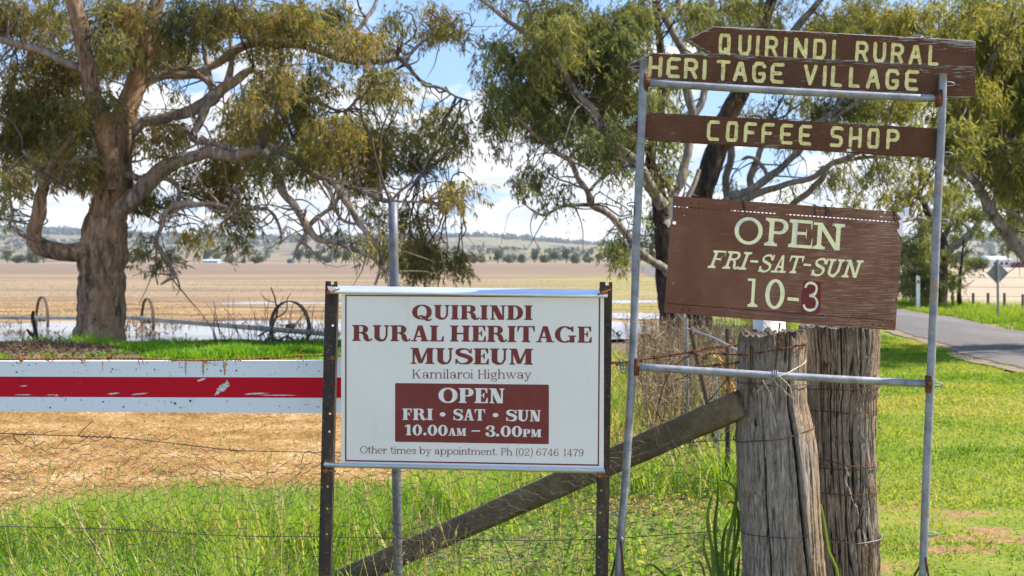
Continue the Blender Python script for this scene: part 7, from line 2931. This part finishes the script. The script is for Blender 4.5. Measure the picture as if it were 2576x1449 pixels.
# ------------------------------------------------------------------ grass, straw and weeds
def blades(mb, base, h, w, lean, r, tint, curve=.5):
    """curved tapering blades: base (N,3), heights, widths"""
    n = len(base)
    az = r.random(n) * 2 * math.pi
    dr = np.stack([np.cos(az), np.sin(az), np.zeros(n)], -1)
    sd = np.stack([-np.sin(az), np.cos(az), np.zeros(n)], -1)
    fa = r.random(n) * math.pi
    sd = sd * np.cos(fa)[:, None] + dr * np.sin(fa)[:, None] * .8
    h = np.broadcast_to(h, (n,))[:, None]
    w = np.broadcast_to(w, (n,))[:, None]
    lean = (lean * (.3 + r.random(n)))[:, None]
    rows = []
    for q, ww in ((0, .7), (.35, 1.0), (.7, .7), (1.0, .05)):
        c = base + np.array((0, 0, 1.0)) * h * (q - .32 * lean * q * q * curve * 2) + dr * h * lean * q ** 1.8
        rows += [c - sd * w * ww / 2, c + sd * w * ww / 2]
    v = np.stack(rows, 1).reshape(-1, 3)
    k_ = np.arange(n)[:, None] * 8
    f = np.concatenate([k_ + np.array((0, 1, 3, 2)), k_ + np.array((2, 3, 5, 4)), k_ + np.array((4, 5, 7, 6))])
    mb.add(v, f, 0, np.repeat(np.clip(tint, 0, 1), 8))


def gz(xy):
    return ground_z(xy[:, 0], xy[:, 1])


rg = np.random.default_rng(101)
# long fence-foot grass
N = 46000
xs = rg.uniform(-4.6, 2.1, N)
ys = 3.9 + 4.0 * rg.random(N) ** 0.9
clump = fbm(np.stack([xs * 1.6, ys * 1.6], -1), 3, 71)
edge = 7.0 + (fbm(np.stack([xs * 1.3, xs * 0], -1), 3, 72) - .5) * 2.4 + np.clip((xs + 1.3) * .5, -.45, 1.3)
right_lim = 1.05 + (ys - 4) * .20
keep = (ys < edge) & (rg.random(N) < np.clip((clump - .3) * 4.2, .12, 1)) & (xs < right_lim)
# thinner, drier patch in the middle under the sign and brace
mid_patch = np.exp(-((xs - .55) / .75) ** 2 - ((ys - 6.2) / 1.1) ** 2)
keep &= rg.random(N) > mid_patch * .75
xs, ys, clump, mp_ = xs[keep], ys[keep], clump[keep], mid_patch[keep]
b = np.stack([xs, ys, gz(np.stack([xs, ys], -1)) - .01], -1)
dist_f = np.clip((edge[keep] - ys) / 1.2, 0.2, 1)
h = (.13 + .25 * clump + .10 * rg.random(len(xs))) * (.45 + .55 * dist_f) * (1 - .55 * mp_)
h = np.where(ys < 5.5, h * np.where(np.abs(xs) < 1.1, .45, .8), h)
wide = rg.random(len(xs)) < .1
w = np.where(wide, .014, .0065) * (.7 + .6 * rg.random(len(xs)))
tint = .45 + .75 * (clump - .5) + .17 * rg.normal(size=len(xs)) + .06 * np.where(wide, 1, 0)
dryp = rg.random(len(xs)) < .09
tint = np.where(dryp, .97, np.minimum(tint, .88))
mb = MB()
blades(mb, b, h, w, .55, rg, tint)
# dead stalks with seed heads standing above the green
for _ in range(420):
    q = int(rg.integers(0, len(b)))
    s0 = b[q]
    hh_ = rg.uniform(.22, .5)
    e = s0 + (rg.normal() * .09, rg.normal() * .06, hh_)
    m_ = (s0 + e) / 2 + (rg.normal() * .015, 0, .02)
    tt_ = rg.uniform(.86, 1)
    add_tube(mb, smooth_path([s0, m_, e], 3), np.linspace(.0022, .0012, 7), 3, 0, False, tt_)
    add_tube(mb, [e, e + (e - m_) * .12, e + (e - m_) * .26], [.002, .0055, .001], 4, 0, False, tt_)
o = mb.build('long_grass', grass_mat, None, base=(0, 6, 0), attr='tint')
o['kind'] = 'stuff'
tag(o, 'bright green long grass growing along the foot of the fence', 'grass')

# broad-leaved weeds low among the grass
mb = MB()
N = 3800
xs = rg.uniform(-.4, 1.6, N)
ys = rg.uniform(4.8, 7.4, N)
b = np.stack([xs, ys, gz(np.stack([xs, ys], -1)) + .01 + .08 * rg.random(N)], -1)
dr = rg.normal(size=(N, 3)) * (1, 1, .4) + (0, 0, .25)
dr /= np.linalg.norm(dr, axis=1)[:, None]
vv, ff = leaf_quads(b, dr, .02 + .03 * rg.random(N), .010 + .012 * rg.random(N), rg)
mb.add(vv, ff, 0, np.repeat(np.clip(.42 + .27 * rg.normal(size=N), 0, 1), 4))
o = mb.build('low_weeds', grass_mat, None, base=(.6, 6, 0), attr='tint')
o['kind'] = 'stuff'
tag(o, 'low leafy ground weeds under the timber brace', 'weeds')

# mown verge on the right
N = 190000
ys = 4.2 + 26 * rg.random(N) ** 1.8
xs = .9 + ys * .17 + rg.random(N) * (np.clip(6.9 + ys * .02, 0, 9) - (.9 + ys * .17))
pt_ = fbm(np.stack([xs * .55, ys * .9], -1), 4, 81)
pt2 = fbm(np.stack([xs * 3, ys * 3], -1), 2, 83)
bare_ = (fbm(np.stack([xs * 1.1 + 4, ys * 1.6 + 2], -1), 3, 85) > .5) & (ys < 6.9)
keep = (rg.random(N) < np.clip(.75 + (pt2 - .4) * 3, .6, 1)) & ~(bare_ & (rg.random(N) < .6))
xs, ys, pt_, pt2 = xs[keep], ys[keep], pt_[keep], pt2[keep]
b = np.stack([xs, ys, gz(np.stack([xs, ys], -1)) - .005], -1)
h = (.012 + .036 * pt2 * rg.random(len(xs)) + .012 * rg.random(len(xs))) * (1 + ys * .02)
tint = .48 + 1.5 * (pt_ - .5) + .17 * rg.normal(size=len(xs))
mb = MB()
blades(mb, b, h, .006 + .0006 * ys, .8, rg, np.clip(tint, 0, 1))
o = mb.build('verge_grass', lawn_mat, None, base=(4, 10, 0), attr='tint')
o['kind'] = 'stuff'
tag(o, 'short bright green verge grass between the corner posts and the road', 'grass')

# verge on the far side of the road
N = 26000
ys = rg.uniform(18, 41, N)
fx = np.interp(ys, fe[:, 1], fe[:, 0])
xs = fx + .05 + np.abs(rg.normal(size=N)) * 1.6
pt_ = fbm(np.stack([xs * .7, ys * .7], -1), 3, 91)
keep = rg.random(N) < np.clip((pt_ - .28) * 4, .1, 1)
xs, ys, pt_ = xs[keep], ys[keep], pt_[keep]
b = np.stack([xs, ys, gz(np.stack([xs, ys], -1)) - .01], -1)
mb = MB()
blades(mb, b, .08 + .3 * pt_ * rg.random(len(xs)), .022, .6, rg, np.clip(.4 + .8 * (pt_ - .5) + .17 * rg.normal(size=len(xs)), 0, .93))
o = mb.build('roadside_grass', lawn_mat, None, base=(12, 28, 0), attr='tint')
o['kind'] = 'stuff'
tag(o, 'taller green grass along the far side of the road', 'grass')

# lush bank before the pond
N = 30000
xs = rg.uniform(-11.5, -1.4, N)
ys = rg.normal(17.7, .6, N)
pt_ = fbm(np.stack([xs * .8, ys * .8], -1), 3, 95)
mound = ((xs + 7.5) / 1.5) ** 2 + ((ys - 17.6) / 1.0) ** 2
keep = (rg.random(N) < np.clip((pt_ - .3) * 5, .05, 1)) & (mound > 1) & (ys > 16.2) & (ys < 19.2)
xs, ys, pt_ = xs[keep], ys[keep], pt_[keep]
b = np.stack([xs, ys, gz(np.stack([xs, ys], -1)) - .02], -1)
mb = MB()
blades(mb, b, .06 + .34 * np.clip(pt_ - .25, 0, 1) * (.5 + rg.random(len(xs))), .022, .6, rg, .45 + .8 * (pt_ - .5) + .2 * rg.normal(size=len(xs)))
o = mb.build('bank_grass', bank_mat, None, base=(-6, 19, 0), attr='tint')
o['kind'] = 'stuff'
tag(o, 'lush green grass tufts along the pond bank under the old gum tree', 'grass')

N = 9000
xs = rg.uniform(-6.6, -.6, N)
ys = rg.uniform(18.6, 21.4, N)
pt_ = fbm(np.stack([xs * 1.4, ys * 1.4], -1), 3, 96)
keep = pt_ > .38
xs, ys, pt_ = xs[keep], ys[keep], pt_[keep]
b = np.stack([xs, ys, gz(np.stack([xs, ys], -1)) - .02], -1)
mb = MB()
blades(mb, b, .05 + .14 * rg.random(len(xs)), .022, .7, rg, .4 + .8 * (pt_ - .5) + .2 * rg.normal(size=len(xs)))
o = mb.build('water_edge_grass', bank_mat, None, base=(-4, 20, 0), attr='tint')
o['kind'] = 'stuff'
tag(o, 'short green grass fringing the near edge of the pond', 'grass')

# dry weed stalks behind the corner posts
mb = MB()
N = 1300
ys = 8.6 + 9.5 * rg.random(N)
xs = .95 + (ys - 8) * .085 + rg.random(N) * (1.5 + (ys - 8) * .10)
pt_ = fbm(np.stack([xs * 1.2, ys * 1.2], -1), 3, 97)
keep = rg.random(N) < np.clip((pt_ - .25) * 4, .1, 1)
for x, y in zip(xs[keep], ys[keep]):
    z = float(gz(np.array([[x, y]]))[0])
    hh_ = rg.uniform(.3, .8)
    e = np.array((x + rg.normal() * .07, y + rg.normal() * .07, z + hh_))
    tt_ = rg.random()
    add_tube(mb, [(x, y, z - .02), ((x + e[0]) / 2 + rg.normal() * .02, y, z + hh_ * .5), e], [.005, .004, .0025], 4, 0, False, .15 + tt_ * .7)
    for _ in range(int(rg.integers(3, 8))):
        q = rg.uniform(.25, 1)
        s0 = np.array((x, y, z)) * (1 - q) + e * q
        dv = rg.normal(size=3) * (.06, .06, .03) + (0, 0, .06)
        add_tube(mb, [s0, s0 + dv], [.0025, .004], 3, 0, False, .2 + .8 * rg.random())
o = mb.build('dry_weeds', dry_mat, None, base=(1.8, 12, 0), attr='tint')
o['kind'] = 'stuff'
tag(o, 'stand of dry brown weed stalks behind the corner posts', 'weeds')
mb = MB()
N = 16000
ys = 7.2 + 10.5 * rg.random(N)
xs = .2 + (ys - 8) * .07 + rg.random(N) * (2.3 + (ys - 8) * .12)
pt_ = fbm(np.stack([xs * 1.1, ys * 1.1], -1), 3, 98)
keep = rg.random(N) < np.clip((pt_ - .35) * 4, .06, 1)
xs, ys, pt_ = xs[keep], ys[keep], pt_[keep]
b = np.stack([xs, ys, gz(np.stack([xs, ys], -1)) - .01], -1)
tint = np.where(rg.random(len(xs)) < .4, .97, .5 + .15 * rg.normal(size=len(xs)))
blades(mb, b, .1 + .25 * rg.random(len(xs)), .012, .6, rg, tint)
o = mb.build('rough_grass', grass_mat, None, base=(1.8, 12, 0), attr='tint')
o['kind'] = 'stuff'
tag(o, 'rough mixed green and dry grass beneath the weed stalks', 'grass')

# straw litter on the stubble ground
N = 72000
ys = 6.7 + 8.5 * rg.random(N) ** 1.2
xs = rg.uniform(-1, 1, N) * (ys * .5 + .4)
xs = np.minimum(xs, .9 + 0 * xs + rg.normal(size=N) * .4)
b = np.stack([xs, ys, gz(np.stack([xs, ys], -1)) + .004 + .02 * rg.random(N)], -1)
dr = rg.normal(size=(N, 3)) * (1, .8, .16)
dr /= np.linalg.norm(dr, axis=1)[:, None]
vv, ff = leaf_quads(b, dr, .012 + .05 * rg.random(N) ** 2.5, .004 + .008 * rg.random(N) ** 1.5, rg)
mb = MB()
pt_ = fbm(np.stack([xs * 1.3, ys * 1.3], -1), 3, 61)
mb.add(vv, ff, 0, np.repeat(np.clip(.40 + 1.3 * (pt_ - .5) + .2 * rg.normal(size=N), 0, 1), 4))
o = mb.build('straw_litter', straw_mat, None, base=(-1, 10, 0), attr='tint')
o['kind'] = 'stuff'
tag(o, 'pale straw litter scattered over the orange-brown stubble', 'straw')

# brown leaf and twig litter on the mound
N = 5000
xs, ys = rg.normal(-7.5, .8, N), rg.normal(17.7, .5, N)
b = np.stack([xs, ys, gz(np.stack([xs, ys], -1)) + .02 * rg.random(N)], -1)
dr = rg.normal(size=(N, 3)) * (1, 1, .5)
dr /= np.linalg.norm(dr, axis=1)[:, None]
vv, ff = leaf_quads(b, dr, .09, .03, rg)
mb = MB().add(vv, ff, 0, np.repeat(np.clip(rg.random(N) * .55, 0, 1), 4))
o = mb.build('leaf_litter', dry_mat, None, base=(-7.9, 18.5, 0), attr='tint')
o['kind'] = 'stuff'
tag(o, 'brown bark and leaf litter heaped at the foot of the old gum tree', 'litter')

# mud lumps and sedge in the pond
N = 4200
xs = rg.uniform(-14, 2.2, N)
ys = rg.normal(24.6, 2.0, N)
pt_ = fbm(np.stack([xs * .9, ys * .9], -1), 3, 66)
keep = pt_ > .5
xs, ys = xs[keep], ys[keep]
b = np.stack([xs, ys, np.full(len(xs), -.05)], -1)
mb = MB()
blades(mb, b, .04 + .16 * rg.random(len(xs)), .035, 1.2, rg, rg.random(len(xs)) * .6)
o = mb.build('pond_sedge', dry_mat, None, base=(-6, 24, 0), attr='tint')
o['kind'] = 'stuff'
tag(o, 'brown tufts and stubble poking out of the flood water', 'sedge')

# stubble tufts on the field beyond the pond
N = 16000
ys = 29 + 60 * rg.random(N) ** 1.7
xs = rg.uniform(-.5, .16, N) * ys
pt_ = fbm(np.stack([xs * .25, ys * .5], -1), 3, 68)
keep = rg.random(N) < np.clip((pt_ - .3) * 4, .1, 1)
xs, ys, pt_ = xs[keep], ys[keep], pt_[keep]
b = np.stack([xs, ys, gz(np.stack([xs, ys], -1))], -1)
mb = MB()
blades(mb, b, (.02 + .035 * rg.random(len(xs))), .02 + .0004 * ys, 1.3, rg, np.clip(.30 + .7 * (pt_ - .4) + .18 * rg.normal(size=len(xs)), 0, 1))
o = mb.build('field_stubble', straw_mat, None, base=(-8, 50, 0), attr='tint')
o['kind'] = 'stuff'
tag(o, 'short pale stubble over the wide brown field beyond the pond', 'stubble')

# strap-leaved clump against the post
cp = np.array(((1832 - 1288) / F * 4.35, 4.35, 0))
t = thing('grass_clump', 'tall clump of broad dark green strap leaves against the front timber post', 'plant', cp)
rp3 = np.random.default_rng(15)
strap_mat = foliage('strap_leaves', [(0, (.03, .075, .012)), (.6, (.07, .15, .02)), (1, (.18, .26, .04))], .35, .4)


def strap(mb, pts, w, tint):
    q = smooth_path(pts, 7)
    n = len(q)
    tdir = np.gradient(q, axis=0)
    tdir /= np.linalg.norm(tdir, axis=1)[:, None]
    sd = np.cross(tdir, np.array((0.25, 1.0, 0.1)))
    sd /= np.linalg.norm(sd, axis=1)[:, None]
    s = np.linspace(0, 1, n)
    ww = w * np.minimum(1, (1 - s) * 2.2) * (.7 + .3 * np.minimum(1, s * 4))
    dz = np.array((0, w * .25, 0))
    v = np.stack([q - sd * ww[:, None] / 2, q + dz * np.minimum(1, (1 - s) * 3)[:, None], q + sd * ww[:, None] / 2], 1).reshape(-1, 3)
    k_ = np.arange(n - 1)[:, None] * 3
    f = np.concatenate([k_ + np.array((0, 1, 4, 3)), k_ + np.array((1, 2, 5, 4))])
    mb.add(v, f, 0, tint)


mb = MB()
for pts in ([(1846, 1480), (1845, 1400), (1850, 1300), (1856, 1200), (1850, 1180)], [(1820, 1500), (1806, 1420), (1798, 1330), (1806, 1240), (1800, 1180)], [(1826, 1480), (1830, 1380), (1846, 1290), (1852, 1236), (1822, 1208), (1800, 1222)], [(1810, 1480), (1796, 1400), (1780, 1310), (1790, 1250), (1798, 1230)],
            [(1835, 1500), (1840, 1420), (1858, 1330), (1854, 1280), (1836, 1262), (1820, 1290)], [(1800, 1500), (1788, 1440), (1770, 1370), (1784, 1320)], [(1818, 1500), (1816, 1420), (1822, 1340), (1842, 1296)], [(1806, 1500), (1796, 1450), (1790, 1380), (1776, 1340)], [(1850, 1500), (1856, 1440), (1862, 1380)], [(1828, 1500), (1818, 1440), (1806, 1390), (1770, 1400)]):
    d = 4.30 + rp3.normal() * .04
    strap(mb, [P(u, v, d) for u, v in pts], .009 + .005 * rp3.random(), rp3.uniform(.3, 1))
for _ in range(22):
    a = P(rp3.uniform(1740, 1858), 1560, 4.35 + rp3.normal() * .12)
    a[2] = 0
    hgt = rp3.uniform(.15, .38)
    e = a + np.array((rp3.normal() * .13, rp3.normal() * .08, hgt))
    strap(mb, [a, a * .55 + e * .45 + (0, 0, .08), e, e + (rp3.normal() * .08, 0, -.05)], .008 + .006 * rp3.random(), rp3.uniform(.2, .9))
mb.build('leaves', strap_mat, t, attr='tint')
t = thing('wild_grass', 'single long arching green blade between the two timber corner posts', 'plant', P(2110, 1449, 4.24))
mb = MB()
d = 4.26
strap(mb, [P(u, v, d) for u, v in ((2110, 1560), (2108, 1450), (2098, 1415), (2085, 1385), (2076, 1330), (2066, 1275), (2054, 1259), (2048, 1262))], .012, .95)
mb.build('leaf', strap_mat, t, attr='tint')
mb = MB()
a = [P(182, 1272, 4.6), P(215, 1340, 4.55), P(258, 1390, 4.5), P(262, 1394, 4.5)]
add_tube(mb, smooth_path(a, 5), np.linspace(.0035, .002, 16), 6, 0, True, .95)
tag(mb.build('dry_stick', dry_mat, None, base=P(220, 1340, 4.55), attr='tint'), 'pale dry stick caught upright in the netting at left', 'stick')


# ------------------------------------------------------------------ the air: far hills fade a little towards blue
hz = bpy.data.materials.new('thin_blue_haze')
hz.use_nodes = True
hz.node_tree.nodes.clear()
hv = hz.node_tree.nodes.new('ShaderNodeVolumePrincipled')
hv.inputs['Color'].default_value = (0.80, 0.88, 1.0, 1)
hv.inputs['Density'].default_value = 0.00010
hv.inputs['Anisotropy'].default_value = 0.2
ho = hz.node_tree.nodes.new('ShaderNodeOutputMaterial')
hz.node_tree.links.new(hv.outputs[0], ho.inputs['Volume'])
mb = MB()
box(mb, (0, 2970, 79), (10600, 6200, 162))
o = mb.build('haze', hz, base=(0, 0, 0))
o['kind'] = 'stuff'
tag(o, 'thin pale blue haze in the air over the distant hills', 'haze')
